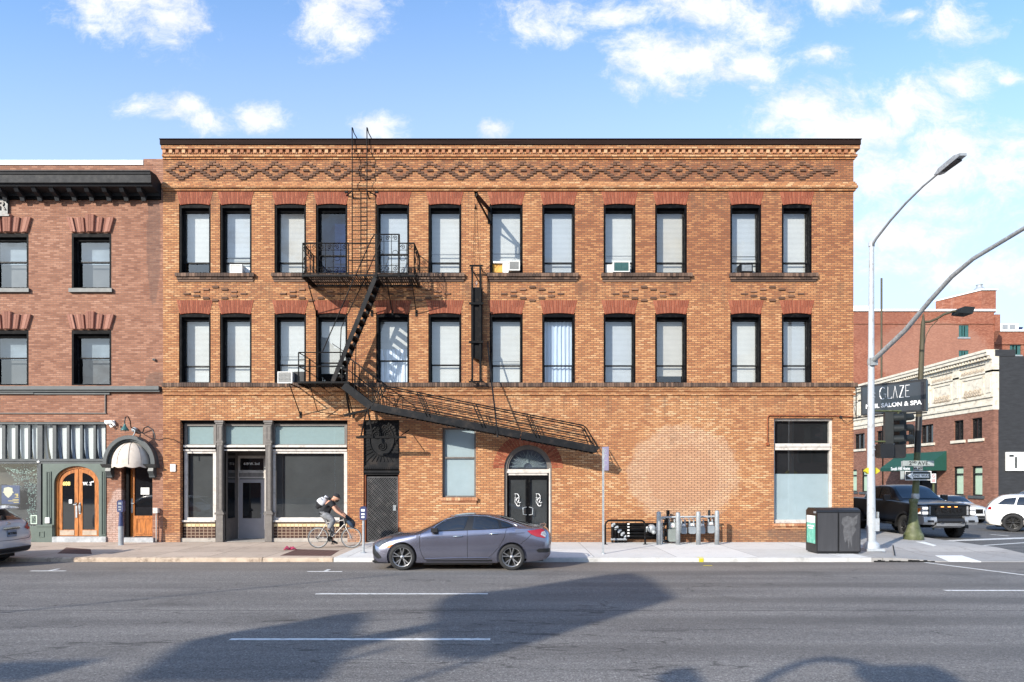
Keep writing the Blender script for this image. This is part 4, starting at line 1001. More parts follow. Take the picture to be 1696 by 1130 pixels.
t.box(dcx - dr_, dcx - dr_ + .09, .11, .24, Z(889), dsp); t.box(dcx + dr_ - .09, dcx + dr_, .11, .24, Z(889), dsp); t.build('door_frame', M['wood'], nb)
for sg in (-1, 1):
    def au(r_, h_, zb_, x_in):       # outline of one leaf inset by r_
        a_ = [(dcx + sg * x_in, zb_)]
        rr_ = dr_ - .10 - r_; hh = dtop - .10 - h_
        top_ = [(dcx + sg * rr_ * math.cos(R(90 * k / 14)), dsp + hh * math.sin(R(90 * k / 14)) ** .92) for k in range(15)]
        top_ = [p for p in top_ if (p[0] - dcx) * sg > x_in + .01]
        return [(dcx + sg * rr_, zb_)] + top_, (dcx + sg * x_in, dsp + hh * math.sqrt(max(0, 1 - (x_in / rr_) ** 2)) ** .92), zb_, x_in
    O = au(0, 0, Z(888.5), .012); I = au(.12, .13, Z(878), .145)
    t = MB(); oo, ii = O[0] + [O[1]], I[0] + [I[1]]
    m_ = max(len(oo), len(ii))
    def res(pl, n_):
        pl = [Vector((p[0], p[1])) for p in pl]; ds = [0]
        for i in range(1, len(pl)): ds.append(ds[-1] + (pl[i] - pl[i-1]).length)
        out = []
        for k in range(n_):
            d_ = ds[-1] * k / (n_ - 1); j = max(i for i in range(len(ds)) if ds[i] <= d_ + 1e-9); j = min(j, len(pl) - 2)
            f_ = (d_ - ds[j]) / max(1e-9, ds[j+1] - ds[j]); out.append(tuple(pl[j].lerp(pl[j+1], f_)))
        return out
    oo[0] = (oo[0][0], I[2]); A_ = [oo[0]] + res(oo, 26)[1:]; B_ = res(ii, 26)
    for k in range(25): t.prism([A_[k], A_[k+1], B_[k+1], B_[k]], .14, .19)
    t.prism([(dcx + sg * .012, O[2]), (dcx + sg * .145, O[2]), (I[1][0], I[1][1]), (O[1][0], O[1][1])], .14, .19)
    t.box(dcx + sg * .145, dcx + sg * (dr_ - .1), .14, .19, O[2], Z(878))
    lf = t.build('oak_door', M['wood'], nb)
    MB().prism(ii + [(dcx + sg * .145, I[2])], .16, .17).build('door_glass', M['car_glass'], lf)
    MB().box(dcx + sg * .15, dcx + sg * (dr_ - .14), .125, .14, Z(887), Z(879)).build('kick_board', M['wood_worn'], lf)
    t = MB()
    if sg < 0: t.box(dcx - .10, dcx - .04, .12, .14, Z(858), Z(838)); t.lathe([(.035, 0), (.035, .03), (0, .032)], (dcx - .075, .10, Z(834)), 'y', 10); t.bar((dcx - .16, .09, Z(836)), (dcx - .05, .09, Z(836)), .03, .03)
    else: t.box(dcx + .03, dcx + .08, .12, .14, Z(852), Z(833)); t.tube([(dcx + .055, .12, Z(835)), (dcx + .055, .07, Z(837)), (dcx + .055, .07, Z(847)), (dcx + .055, .12, Z(849))], .016)
    t.build('handle', M['galv'], lf)
    if sg < 0:
        q = text_mb('608', .185, bold=.012).xf(Matrix.Translation((X(110, .15), .152, Z(801.5, .15)))); q.build('door_number', M['gold'], lf)
        MB().box(X(114.5, .15), X(119.5, .15), .135, .155, Z(834, .15), Z(827.5, .15)).build('notice', M['white'], lf)
    else:
        q = text_mb('W. 2', .165, bold=.006, squash=.95).xf(Matrix.Translation((X(144.5, .15), .152, Z(801.5, .15)))); q.join(text_mb('nd', .085, bold=.004).xf(Matrix.Translation((X(153.2, .15), .152, Z(798, .15))))); q.build('door_number', M['lettering'], lf)
# second doorway under the hood
x0, x1 = ND[0], ND[1]
t = MB(); t.box(x0 + .12, X(216.5, .26), .14, .42, .14, ND[3]); t.build('door_jamb', M['frame'], nb)
q2 = lambda a: X(a, .26)
t = MB(); t.box(q2(216.5), q2(222.5), .26, .34, .14, ND[3]); t.box(q2(222.5), x1, .26, .34, Z(773.5), ND[3]); t.box(q2(222.5), x1, .26, .34, Z(889), Z(855)); 
ring(t, q2(224.5), x1 - .03, Z(886), Z(858), .05, .24, .26); dd = t.build('oak_door', M['wood'], nb)
MB().box(q2(222.5), x1, .3, .31, Z(855), Z(773.5)).build('door_glass', M['car_glass'], dd)
t = MB(); t.box(q2(218), q2(220), .23, .26, Z(850), Z(826)); t.tube([(q2(219), .2, Z(834)), (q2(223.5), .2, Z(834.5))], .014); t.build('handle', M['galv'], dd)
MB().box(q2(232.5), q2(246.5), .285, .30, Z(819.5), Z(808)).build('paper_notice', M['white'], dd)
MB().box(x0, X(256), -.10, .4, .1, Z(890.5)).build('door_step', M['marble'], nb)
# round-headed hood on consoles
hd = MB(); hc = X(219.7); hz = Z(769); ro, ri = X(262.5) - hc, X(254.5) - hc
ho = (Z(722) - hz)
for (r0, h0, r1, h1, y0_, y1_) in ((ro, ho, ro - .13, ho - .13, -.26, .028), (ro - .13, ho - .13, ro - .20, ho - .2, -.16, .028), (ro - .2, ho - .2, ro - .27, ho - .27, -.08, .028)):
    for k in range(24):
        a0, a1 = R(180 * k / 24), R(180 * (k + 1) / 24)
        hd.prism([(hc + r0 * math.cos(a0), hz + h0 * math.sin(a0)), (hc + r0 * math.cos(a1), hz + h0 * math.sin(a1)), (hc + r1 * math.cos(a1), hz + h1 * math.sin(a1)), (hc + r1 * math.cos(a0), hz + h1 * math.sin(a0))], y0_, y1_)
for sg in (-1, 1):
    xa = hc + sg * (ro - .17)
    hd.prism([(-.36, hz), (.028, hz), (.028, hz - .13), (-.22, hz - .13), (-.32, hz - .04)], xa - .2, xa + .2, 'x')
    hd.prism([(.028, hz - .13), (-.20, hz - .13), (-.24, hz - .25), (-.16, hz - .38), (-.12, hz - .46), (.028, hz - .46)], xa - .09, xa + .09, 'x')
    hd.tube([(xa - .1, -.14, hz - .24), (xa + .1, -.14, hz - .24)], .09, 12); hd.tube([(xa - .1, -.07, hz - .44), (xa + .1, -.07, hz - .44)], .065, 12)
hd.build('door_hood', M['grey_paint'], nb)
# things fixed to or standing by the neighbour
aw = MB(); ar2 = X(254) - hc - .1; ah = .80; n = 16; m_ = 8; vs = []
zb = Z(770)
for j in range(m_ + 1):
    ph = R(90 * j / m_)
    for k in range(n + 1):
        th = R(180 * k / n); vs.append((hc + ar2 * math.cos(th) * math.cos(ph) ** .9, -.03 - .62 * math.sin(th) * math.cos(ph) ** .9, zb + ah * math.sin(ph)))
aw.add(vs, [(j*(n+1)+k, j*(n+1)+k+1, (j+1)*(n+1)+k+1, (j+1)*(n+1)+k) for j in range(m_) for k in range(n)], True)
vs = []
for k in range(65):
    th = R(180 * k / 64); sc = .05 * abs(math.sin(th * 4.5))
    p = (hc + ar2 * 1.0 * math.cos(th), -.03 - .62 * math.sin(th)); vs += [(*p, zb + .01), (*p, zb - .07 - sc)]
aw.add(vs, [(2*k, 2*k+2, 2*k+3, 2*k+1) for k in range(64)])
awt = thing('dome_awning', 'cream scalloped dome awning over the narrow side door at left', 'awning', (hc, 0, zb))
aw.build('canopy', M['canvas'], awt)
t = MB()
for k in (0, 3.2, 6.4, 9.6, 12.8, 16):
    th = R(180 * k / n); t.tube([(hc + (ar2 + .004) * math.cos(th) * math.cos(R(a)) ** .9, -.03 - .625 * math.sin(th) * math.cos(R(a)) ** .9, zb + ah * math.sin(R(a)) + .003) for a in range(0, 89, 8)], .007, 5)
t.build('seam', M['seam'], awt)
lt = thing('gooseneck_wall_lamp', 'twin gooseneck wall lamp, teal shade on its left arm, above the dome awning', 'lamp', P(224, 712))
t = MB(); t.lathe([(0, -.12), (.09, -.11), (.09, -.02), (.04, 0)], P(224, 712) + Vector((0, .02, 0)), 'y', 12); t.tube([P(224, 712, -.1), P(223, 718, -.12), P(220.5, 722, -.1)], .022); t.build('mount', M['galv'], lt)
t = MB(); t.tube([P(223, 711, -.12), P(217, 708, -.3), P(215.5, 697, -.5), P(212.5, 690.5, -.62), P(208, 691, -.7), P(206.5, 697, -.72), P(206.6, 702, -.72)], .02); t.build('arm', M['plastic'], lt)
t = MB(); t.tube([P(225, 712, -.12), P(231, 717, -.25), P(236.5, 716, -.4), P(239, 709, -.55), P(245, 706.5, -.7), P(252, 711, -.8), P(256, 719, -.85), P(256.7, 727, -.85)], .02); t.build('arm', M['plastic'], lt)
t = MB(); c_ = P(206.6, 702, -.72); t.lathe([(.025, .0), (.04, -.05), (.06, -.10), (.13, -.20), (.145, -.24), (.14, -.24), (.05, -.1), (.0, -.06)], c_, 'z', 18); t.build('shade', M['teal'], lt)
t = MB(); t.box(X(177.5), X(189), -.16, -.03, Z(702), Z(697)); t.tube([P(183, 699, -.05), P(183, 705, -.07), P(187, 707, -.06)], .03); t.tube([P(186, 700, -.18), P(190, 704.5, -.26)], .04)
t.box(X(176), X(190), -.03, .028, Z(703), Z(696.5)); t.tube([P(180, 703, -.05), P(184, 708.5, -.1), P(189, 704, -.08)], .012)
tag(t.build('security_camera', M['white'], loc=P(183, 700)), 'white security camera unit on the red brick pier above the green shopfront', 'camera')
t = MB(); t.box(X(283), X(291.5), -.05, -.001, Z(781), Z(769)); t.disc(P(286.8, 773, -.054), .03); tag(t.build('square_plate', M['white'], loc=P(287, 775)), 'small white square plate on brick left of the taupe shopfront', 'plate')
t = MB(); t.box(X(256.7), X(263.6), -.12, .028, Z(849.5), Z(841.5)); t.box(X(256.3), X(264), -.135, -.12, Z(850), Z(841)); t.tube([P(258.8, 849, -.03), P(258.8, 897, -.03)], .018)
tag(t.build('outlet_box', M['trim_white'], loc=P(260, 897)), 'pale outlet box on a thin conduit right of the narrow oak door', 'utility box')
t = MB(); t.box(X(76), X(83), -.05, .1, Z(866.5), Z(857.3)); t.box(X(77.3), X(78.3), -.056, -.05, Z(862.5), Z(861)); tag(t.build('intercom_box', M['white'], loc=P(79, 866)), 'small white intercom box on the green panel left of the arched oak doors', 'intercom')
t = MB(); t.lathe([(0, -.03), (.05, -.03), (.055, 0)], P(64.3, 764.7, .08), 'y', 14); tag(t.build('round_knob', M['white'], loc=P(64.3, 764.7, .08)), 'round white stud on the grey rail above the display window', 'knob')
t = MB(); t.lathe([(0, -.10), (.03, -.10), (.045, -.03), (.05, 0)], P(255.5, 596, .03), 'y', 10); t.lathe([(0, -.12), (.035, -.10), (.04, -.04), (0, .01)], P(256, 593.5, -.02), 'z', 10)
tag(t.build('wall_light', M['trim_grey'], loc=P(255.5, 596)), 'tiny round wall fitting high on the red brick beside the building joint', 'light fitting')
ps = thing('poster', 'navy poster with a cream shield and gold lettering in the left display window', 'poster', P(16, 836, .23))
MB().box(X(2, .2), X(32, .2), .22, .235, Z(835, .2), Z(804, .2)).build('sheet', mat('navy_paper', (.055, .085, .19), .6, var=.05), ps)
t = MB(); t.prism([(X(a, .2), Z(b, .2)) for a, b in ((6, 808.5), (13, 806.8), (20, 808.5), (20.6, 815), (19, 820), (13.3, 825), (7.6, 820), (5.6, 815))], .212, .218)
t.box(X(4.5, .2), X(22, .2), .208, .212, Z(816.5, .2), Z(814.3, .2)); t.build('shield', mat('cream_ink', (.75, .7, .5), .6, var=.03), ps)
t = text_mb('95', .12, bold=.01).xf(Matrix.Translation((X(27, .2), .214, Z(820.5, .2))))
for (a, b, c_) in ((24, 30.5, 823.5), (20.5, 30.5, 827), (13, 30.5, 829.3), (22, 30.5, 832)): t.box(X(a, .2), X(b, .2), .212, .218, Z(c_ + 1, .2), Z(c_, .2))
t.build('lettering', M['gold'], ps)
sl = MB(); random.seed(11)
def bead(x_, z_): sl.obox((x_, .33 + random.uniform(0, .1), z_), Vector((1, 0, 0)), Vector((0, 1, 0)), Vector((0, 0, 1)), .011, .011, .011)
for (xa, xb, za, sag) in ((-2, 62, 769, 16), (-2, 62, 769, 20), (8, 60, 773, 18), (15, 61, 776, 14), (10, 60, 782, 20), (0, 40, 771, 9)):
    for k in range(34):
        u_ = k / 33; bead(X(xa + (xb - xa) * u_ + random.uniform(-.6, .6), .3), Z(za + 4 * sag * u_ * (1 - u_) * .6 + random.uniform(-1.6, 1.6), .3))
for k in range(240):
    bead(X(random.uniform(44, 61) + random.uniform(-2, 2), .3), Z(random.uniform(785, 868), .3))
for k in range(60): bead(X(random.uniform(16, 44), .3), Z(random.uniform(785, 812), .3))
tag(sl.build('string_lights', mat('tiny_white_bulbs', (.36, .5, .45), .5, var=.3), loc=P(30, 770, .3)), 'swags of tiny pale string lights hanging inside the left display window', 'string lights', kind=None)
t = MB(); ring(t, X(51, .2), X(61.5, .2), Z(868, .2), Z(853.5, .2), .03, .19, .22); 
for k in range(3): t.box(X(53.5 + 2.3 * k, .2), X(54.1 + 2.3 * k, .2), .2, .215, Z(867, .2), Z(855, .2))
for k in range(3): t.box(X(52, .2), X(60, .2), .2, .215, Z(858.2 + 3 * k, .2), Z(857.6 + 3 * k, .2))
tag(t.build('wire_rack', mat('pale_green_wire', (.5, .6, .5), .5, var=.05), loc=P(56, 868, .2)), 'pale wire rack in the lower right corner of the left display window', 'rack')
# ------------------------------------------------------------------ fire escape
FY = -1.22
fe = thing('fire_escape', 'black iron fire escape with two balconies, steep stair and long swing-down stair', 'fire escape', P(560, 640, 0))
def q(px, py, y=FY): return P(px, py, y)
BARS = MB()
# upper balcony
ux0, ux1, uz = X(501.5, FY), X(686, FY), Z(455.5, FY)
def grating(mb, x0, x1, z, y0, y1, gap=None, step=.062):
    x = x0 + .03
    while x < x1: mb.box(x, x + .02, y0, y1, z - .032, z); x += .078
    for yy in (y0 + (y1 - y0) * .33, y0 + (y1 - y0) * .66): mb.box(x0, x1, yy, yy + .02, z - .05, z - .033)
    for xx in (x0, x0 + (x1 - x0) * .33, x0 + (x1 - x0) * .66, x1): mb.box(xx - .018, xx + .018, y0, y1, z - .085, z - .051)
    mb.box(x0 - .03, x1 + .03, y0 - .018, y0, z - .055, z + .012); mb.box(x0 - .03, x1 + .03, y1, y1 + .018, z - .055, z + .012)
    mb.box(x0 - .03, x0 - .012, y0, y1, z - .1, z + .012); mb.box(x1 + .012, x1 + .03, y0, y1, z - .1, z + .012)
    return mb
up = grating(MB(), ux0, ux1, uz, FY, -.06).build('upper_balcony', M['black'], fe)
def brackets(xs, z, yf):
    b = MB()
    for x_ in xs:
        b.tube([(x_, -.0, z - 1.02), (x_, -.12, z - .95), (x_, yf + .05, z - .1)], .018, 6)
        b.box(x_ - .035, x_ + .035, -.03, -.001, z - 1.12, z - .9); b.bar((x_, yf, z - .06), (x_, 0, z - .06), .035, .035)
    return b
brackets((ux0 + .12, X(527, 0) - .05, X(616, 0), X(650, 0), ux1 - .1), uz, FY).build('bracket', M['black'], up)
def scroll_panel(mb, a, b, z0, z1, n, rings_=True, y_curls=True):
    """ornamental railing between two base points a, b (x,y)"""
    A, B = Vector((a[0], a[1], 0)), Vector((b[0], b[1], 0)); d = B - A; L = d.length; d.normalize()
    pt = lambda s_, z: (A + d * s_) + Vector((0, 0, z))
    mb.tube([pt(0, z1), pt(L, z1)], .022, 6); mb.tube([pt(0, z0 + .06), pt(L, z0 + .06)], .014, 5); mb.tube([pt(0, z1 - .23), pt(L, z1 - .23)], .011, 5)
    mb.tube([pt(0, z0 + .26), pt(L, z0 + .26)], .009, 5)
    for k in range(n + 1):
        s_ = L * k / n; mb.tube([pt(s_, z0), pt(s_, z1)], .011 if 0 < k < n else .02, 5)
    for k in range(n):
        c_ = L * (k + .5) / n; r = min(.085, L / n * .45); zc = z1 - .125; sg = 1 if k % 2 else -1
        mb.tube([pt(c_ + sg * (r * (1 - j / 16)) * math.cos(R(j * 38)), zc + (r * (1 - j / 18)) * math.sin(R(j * 38))) for j in range(15)], .012, 5)
        mb.tube([pt(c_ + sg * (r * (1 - j / 16)) * math.cos(R(j * 38 + 90)), z0 + .16 + (r * (1 - j / 18)) * math.sin(R(j * 38 + 90))) for j in range(15)], .012, 5)
        if k % 2 == 0: mb.tube([pt(c_ + .09 * math.cos(R(j * 30)), (z0 + z1) / 2 + .03 + .09 * math.sin(R(j * 30))) for j in range(12)], .009, 5, closed=True)
z1u = Z(403.2, FY)
rl = MB(); gx0_, gx1_ = X(623.5, FY), X(661, FY)
scroll_panel(rl, (ux0, FY), (X(577, FY), FY), uz, z1u, 6)
rl.build('scroll_railing', M['black'], up)
rl = MB(); 
for zz in (z1u, uz + .5, uz + .07): rl.tube([(X(577, FY), FY, zz), (gx0_, FY, zz)], .016, 5)
for pp in (577, 583, 608): rl.tube([(X(pp, FY), FY, uz), (X(pp, FY), FY, z1u)], .012, 5)
rl.build('scroll_railing', M['black'], up)
rl = MB(); scroll_panel(rl, (gx1_, FY), (ux1, FY), uz, z1u, 2); rl.build('scroll_railing', M['black'], up)
rl = MB(); scroll_panel(rl, (gx0_, FY - .02), (gx1_, FY - .02), uz + .06, Z(388.8, FY), 3); rl.box(gx0_ - .03, gx0_ + .03, FY - .05, FY + .01, uz - .1, Z(388.5, FY)); rl.box(gx1_ - .03, gx1_ + .03, FY - .05, FY + .01, uz - .1, Z(388.5, FY)); rl.build('scroll_railing', M['black'], up)
rl = MB(); scroll_panel(rl, (ux0, FY), (ux0, -.02), uz, z1u, 3); rl.build('scroll_railing', M['black'], up)
rl = MB(); scroll_panel(rl, (ux1, FY), (ux1, -.02), uz, z1u, 3); rl.build('scroll_railing', M['black'], up)
t = MB()
for k in range(13):
    a = gx0_ + .06 + k * .075; t.bar((a, FY + .03, uz + .02), (a + .05, FY + .5, uz + .24), .03, .012)
t.build('hatch_grating', M['black'], up)
# lower balcony
lx0, lx1, lz = X(494.5, FY), X(577, FY), Z(632.5, FY)
lo = grating(MB(), lx0, lx1, lz, FY, -.05).build('lower_balcony', M['black'], fe)
b = brackets((X(507, 0) - .2, lx1 - .12), lz, FY)
b.tube([P(512, 634, FY + .1), P(526, 682, -.3), P(568, 689, -.05)], .016, 6)
b.prism([(X(571, -.6), Z(690, -.6)), (X(608, -.6), Z(681, -.6)), (X(610, -.6), Z(677, -.6)), (X(566, -.6), Z(687, -.6))], -.62, -.5)
b.build('bracket', M['black'], lo)
z1l = Z(584, FY); zm = Z(607, FY)
rl = MB()
for zz in (z1l, zm):
    rl.tube([(lx0, FY, zz), (X(566.5, FY), FY, zz)], .02, 6); rl.tube([(lx0, FY, zz), (lx0, .0, zz)], .02, 6)
for xx in (lx0, X(566.5, FY)): rl.tube([(xx, FY, lz), (xx, FY, z1l)], .022, 6)
rl.tube([(lx0, -.03, lz), (lx0, -.03, z1l)], .02, 6)
rl.build('railing', M['black'], lo)
# steep stair between the balconies
st = MB(); yn, yf = FY - .0, -.52
sA, sB = Vector((X(551, yn), 0, lz)), Vector((X(622.5, yn), 0, Z(457, yn)))
for y in (yn, yf):
    st.bar((sA.x, y, sA.z), (sB.x, y, sB.z), .02, .145)
so = st.build('stair', M['steel_edge'], fe)
tr_ = MB(); n = 13
for k in range(n):
    u_ = (k + .6) / n; p = sA.lerp(sB, u_); tr_.box(p.x - .10, p.x + .13, yn + .01, yf - .01, p.z - .012, p.z + .012); tr_.box(p.x - .1, p.x - .085, yn + .01, yf - .01, p.z - .05, p.z - .012)
tr_.build('tread', M['black'], so)
hr = MB()
hr.tube([(X(621, yn), yn - .04, Z(389, yn)), (X(616, yn), yn - .04, Z(396, yn)), (X(580, yn), yn - .04, Z(478, yn)), (X(534.5, yn), yn - .04, Z(583, yn))], .02, 6)
hr.tube([(X(632, yf), yf, Z(396, yf)), (X(606, yf), yf, Z(458, yf)), (X(575, yf), yf, Z(522, yf)), (X(565, yf), yf, Z(544, yf)), (X(563.5, yf), yf, Z(584, yf)), (X(563.5, yf), yf, lz)], .018, 6)
for u_ in (.28, .68):
    p = sA.lerp(sB, u_); hr.tube([(p.x, yn, p.z), (p.x - .42, yn - .04, p.z + .28)], .012, 5)
hr.build('handrail', M['black'], so)
# short fixed flight and the long swing stair
ss = MB(); W0, W1 = FY, FY + .72
fl0, fl1 = Vector((X(569, FY), 0, Z(638, FY))), Vector((X(614, FY), 0, Z(673, FY)))
for y in (W0, W1): ss.bar((fl0.x, y, fl0.z), (fl1.x, y, fl1.z), .02, .26)
for k in range(5): 
    p = fl0.lerp(fl1, (k + .5) / 5); ss.box(p.x - .11, p.x + .11, W0 + .011, W1 - .011, p.z - .01, p.z + .01)
sh = ss.build('short_flight', M['steel_edge'], fe)
hr = MB()
hp = [P(575.5, 631, FY), P(575.5, 593, FY), P(578, 593, FY), P(631, 631.5, FY), P(634, 634, FY), P(617, 672, FY)]
hr.tube(hp, .02, 6); hr.tube([P(577, 613, FY), P(622, 649, FY), P(633, 636, FY)], .016, 6)
for (pa, ya, yb) in ((587, 601, 648), (610, 618, 662)): hr.tube([P(pa, ya, FY), P(pa, yb, FY)], .015, 5)
hr.tube([P(623, 648, FY), P(618, 668, FY)], .015, 5)
hr.xf(Matrix.Identity(4)); hr2 = MB().join(hr, Matrix.Translation((0, W1 - W0, 0))); hr.join(hr2); hr.build('handrail', M['black'], sh)
g0, g1 = Vector((X(614.5, FY), 0, Z(673.0, FY))), Vector((X(988, FY), 0, Z(744.6, FY))); dg_ = (g1 - g0).normalized()
sw = MB()
cuts = [0, .555, .665, 1.0]
for y in (W0, W1):
    for a, b_ in zip(cuts[:-1], cuts[1:]):
        pa, pb = g0.lerp(g1, a + (.0012 if a else 0)), g0.lerp(g1, b_ - (.0012 if b_ < 1 else 0)); pa.y = pb.y = y; sw.bar(pa, pb, .022, .245)
pe = g1 + dg_ * .07; sw.prism([(g1.x - dg_.x * .0, g1.z + .12), (pe.x + .03, g1.z + .08), (pe.x - .0, g1.z + .0), (g1.x - .12, g1.z - .105)], W0 - .01, W0 + .01)
sw.box(g1.x + .0, g1.x + .02, W0 + .012, W1 - .012, g1.z - .1, g1.z + .1)
swo = sw.build('swing_stair', M['steel_edge'], fe)
tr_ = MB(); n = 44
for k in range(n):
    p = g0.lerp(g1, (k + .5) / n)
    a_ = Vector((math.cos(R(-50)), 0, math.sin(R(-50))))       # treads lie level only when the stair is swung down
    tr_.obox((p.x, (W0 + W1) / 2, p.z - .02), Vector((1, 0, 0)).lerp(dg_, .0).normalized() if False else Vector((.86, 0, .5)).normalized(), Vector((0, 1, 0)), Vector((-.5, 0, .86)).normalized(), .085, (W1 - W0) / 2 - .012, .008)
    tr_.obox((p.x - .0, (W0 + W1) / 2, p.z - .13), Vector((1, 0, 0)), Vector((0, 1, 0)), Vector((0, 0, 1)), .03, (W1 - W0) / 2 - .012, .006)
tr_.build('tread', M['black'], swo)
def sp(u_, h, y=FY):                      # point h metres above the swing stringer, leaning with the posts
    p = g0.lerp(g1, u_) + Vector((-.42 * h * 1.0, 0, h)); p.y = y; return p
hr = MB()
for y in (W0, W1):
    hr.tube([sp(.055 + .03, .86, y), sp(.985, .80, y), sp(.995, .72, y), Vector((g1.x + .03, y, g1.z + .1))], .022, 6)
    for h in (.64, .44, .25): hr.tube([sp(.06 + .035 * h, h, y), sp(.985, h * .95, y)], .016, 5)
    for u_ in (.25, .265, .495, .51, .735, .75): hr.bar(sp(u_, .0, y), sp(u_, .84, y), .022, .03)
    hr.bar(sp(.985, 0, y), sp(.985, .72, y), .02, .03); hr.bar(sp(.05, .08, y), sp(.07, .86, y), .02, .03)
hr.build('handrail', M['black'], swo)
# pivot shaft and its bearing posts
pv = MB(); pv.box(X(590, FY + .3), X(672, FY + .3), FY + .26, FY + .40, Z(726, FY + .3), Z(722.6, FY + .3))
pv.prism([(X(590.5, FY), Z(725, FY)), (X(594, FY), Z(721, FY)), (X(616, FY), Z(721, FY)), (X(616, FY), Z(725, FY))], FY + .2, FY + .25)
for y in (FY + .28, -.3): pv.bar(P(609, 676, y), P(617, 722, y), .05, .09)
pv.bar(P(607, 680, FY + .1), P(598, 722, FY + .3), .03, .04); pv.tube([P(612, 676, FY), P(612, 676, 0)], .035, 8)
pv.bar(P(571, 636, FY + .2), P(580, 690, -.2), .05, .1); pv.bar(P(664, 721.5, FY + .3), P(678, 712, 0), .02, .03)
pv.build('pivot_frame', M['black'], fe)
# hanger bar from the wall to the swing stair
t = MB(); t.bar(P(808, 573, -.16), P(815, 640, -.7), .05, .03); t.bar(P(815, 640, -.7), P(821, 690, FY - .02), .05, .03); t.bar(P(821, 690, FY - .02), P(824, 724, FY - .03), .05, .03)
t.tube([P(808, 574, -.16), P(808, 566, -.02)], .025, 6); t.build('hanger_bar', M['steel_edge'], fe)
# roof ladder
ld_ = MB(); ya = -.30; xl_, xr_ = X(583.3, ya), X(607.8, ya)
for x_ in (xl_, xr_):
    ld_.tube([(x_, ya, uz)] + [(x_, ya, z) for z in (Z(300, ya), Z(226, ya))] + [(x_, ya - .02, Z(212, ya)), (x_, ya + .06, Z(210.6, ya)), (x_, ya + .25, Z(214, ya)), (x_, .62, Z(232, .6)), (x_, .62, ZT - .1)], .019, 6)
z = uz + .25
while z < Z(237, ya): ld_.tube([(xl_, ya, z), (xr_, ya, z)], .011, 5); z += .162
for (x_, sg) in ((xl_, -1), (xr_, 1)):
    ld_.bar((x_, ya, Z(316, ya)), (x_ + sg * .28, -.0, Z(318.5, ya)), .04, .03); ld_.bar((x_, ya, Z(316, ya)), (x_ + sg * .02, -.0, Z(324, ya)), .03, .03); ld_.box(x_ + sg * .28 - .06, x_ + sg * .28 + .06, -.04, -.001, Z(320), Z(314))
    ld_.bar((x_, ya, Z(246, ya)), (x_, -.2, Z(246, ya)), .03, .03)
ld_.build('roof_ladder', M['black'], fe)
# counterweight guide and pulley arm
cw = thing('counterweight_guide', 'black counterweight box in a tall bolted steel guide frame between middle windows', 'counterweight', P(789, 632, 0))
t = MB(); yg = -.36; gz0, gz1 = Z(631, yg), Z(441, yg)
for x_ in (X(782.3, yg), X(795.5, yg)): t.box(x_ - .035, x_ + .035, yg - .03, yg + .03, gz0, gz1)
t.box(X(777.5, yg), X(799.5, yg), yg - .04, yg + .04, gz1, gz1 + .04); t.box(X(776.5, yg), X(800, yg), yg - .05, yg + .05, gz0 - .05, gz0)
for zz in (gz1 - .06, Z(503, yg), Z(566.5, yg), gz0 + .05):
    for x_ in (X(780, yg), X(798, yg)): t.bar((x_, yg, zz), (x_, 0, zz), .03, .04)
    
for pz in (503, 566.5): t.box(X(777, yg), X(800.5, yg), yg - .07, yg - .03, Z(pz + 2.3, yg), Z(pz - 1.2, yg))
t.bar((X(780, yg), yg, gz1 - .06), (X(794, yg), -.0, gz1 - .5), .02, .03)
t.build('guide_frame', M['black'], cw)
t = MB(); t.prism([(X(780.5, -.2), Z(592, -.2)), (X(796.5, -.2), Z(598, -.2)), (X(799, -.2), Z(594, -.2)), (X(799, -.2), Z(481, -.2)), (X(797, -.2), Z(478, -.2)), (X(782, -.2), Z(478, -.2)), (X(780.5, -.2), Z(482, -.2))], -.32, -.04)
wo_ = t.build('weight_box', M['black'], cw)
t = MB(); t.tube([P(788.5, 478, -.25), P(788.5, 471, -.25), P(786.6, 468, -.25), P(788.5, 465, -.25), P(790.4, 468, -.25), P(789, 471.5, -.25)], .012, 6); t.build('hook', M['galv'], cw)
pa = thing('pulley_bracket', 'short black pulley arm jutting from the wall above the counterweight guide', 'bracket', P(811, 348, 0))
T_ = Vector((-1.23, -1.38, 12.1)); B_ = Vector((-.81, -.02, 12.12))
t = MB(); t.bar(B_, T_, .08, .11); t.bar(B_ + Vector((0, 0, -.42)), T_ + Vector((0, 0, -.06)), .05, .06); t.box(B_.x - .07, B_.x + .07, -.03, -.001, B_.z - .5, B_.z + .12)
d_ = (T_ - B_).normalized()
t.prism([(-.055, -.5), (.05, -.5), (.07, -.2), (.07, .05), (-.0, .07), (-.055, .05)], -.05, .05, 'y'); n0 = len(t.v) - 12
for i in range(n0, len(t.v)): v_ = t.v[i]; t.v[i] = (T_.x + v_[0], T_.y + v_[1] * 1.2, T_.z + v_[2])
t.build('arm', M['black'], pa)
t = MB(); t.lathe([(.0, -.02), (.09, -.02), (.07, 0), (.09, .02), (0, .02)], T_ + Vector((-.0, -.02, -.43)), 'x', 14); t.build('pulley', M['steel_edge'], pa)
t = MB(); t.tube([T_ + Vector((-.02, -.08, -.43)), Vector((X(783, yg), yg, gz1 + .04))], .006, 4); t.tube([T_ + Vector((.02, .06, -.43)), Vector((X(794.5, yg), yg, gz1 + .04))], .006, 4); t.tube([T_ + Vector((.0, .0, -.43)), Vector((X(786.5, yg), yg + .05, gz1 + .04))], .005, 4)
tag(t.build('pulley_cable', M['plastic'], loc=tuple(Vector((X(783, yg), yg, gz1 + .04)))), 'thin dark cables hanging from the pulley arm down to the counterweight guide', 'cable')

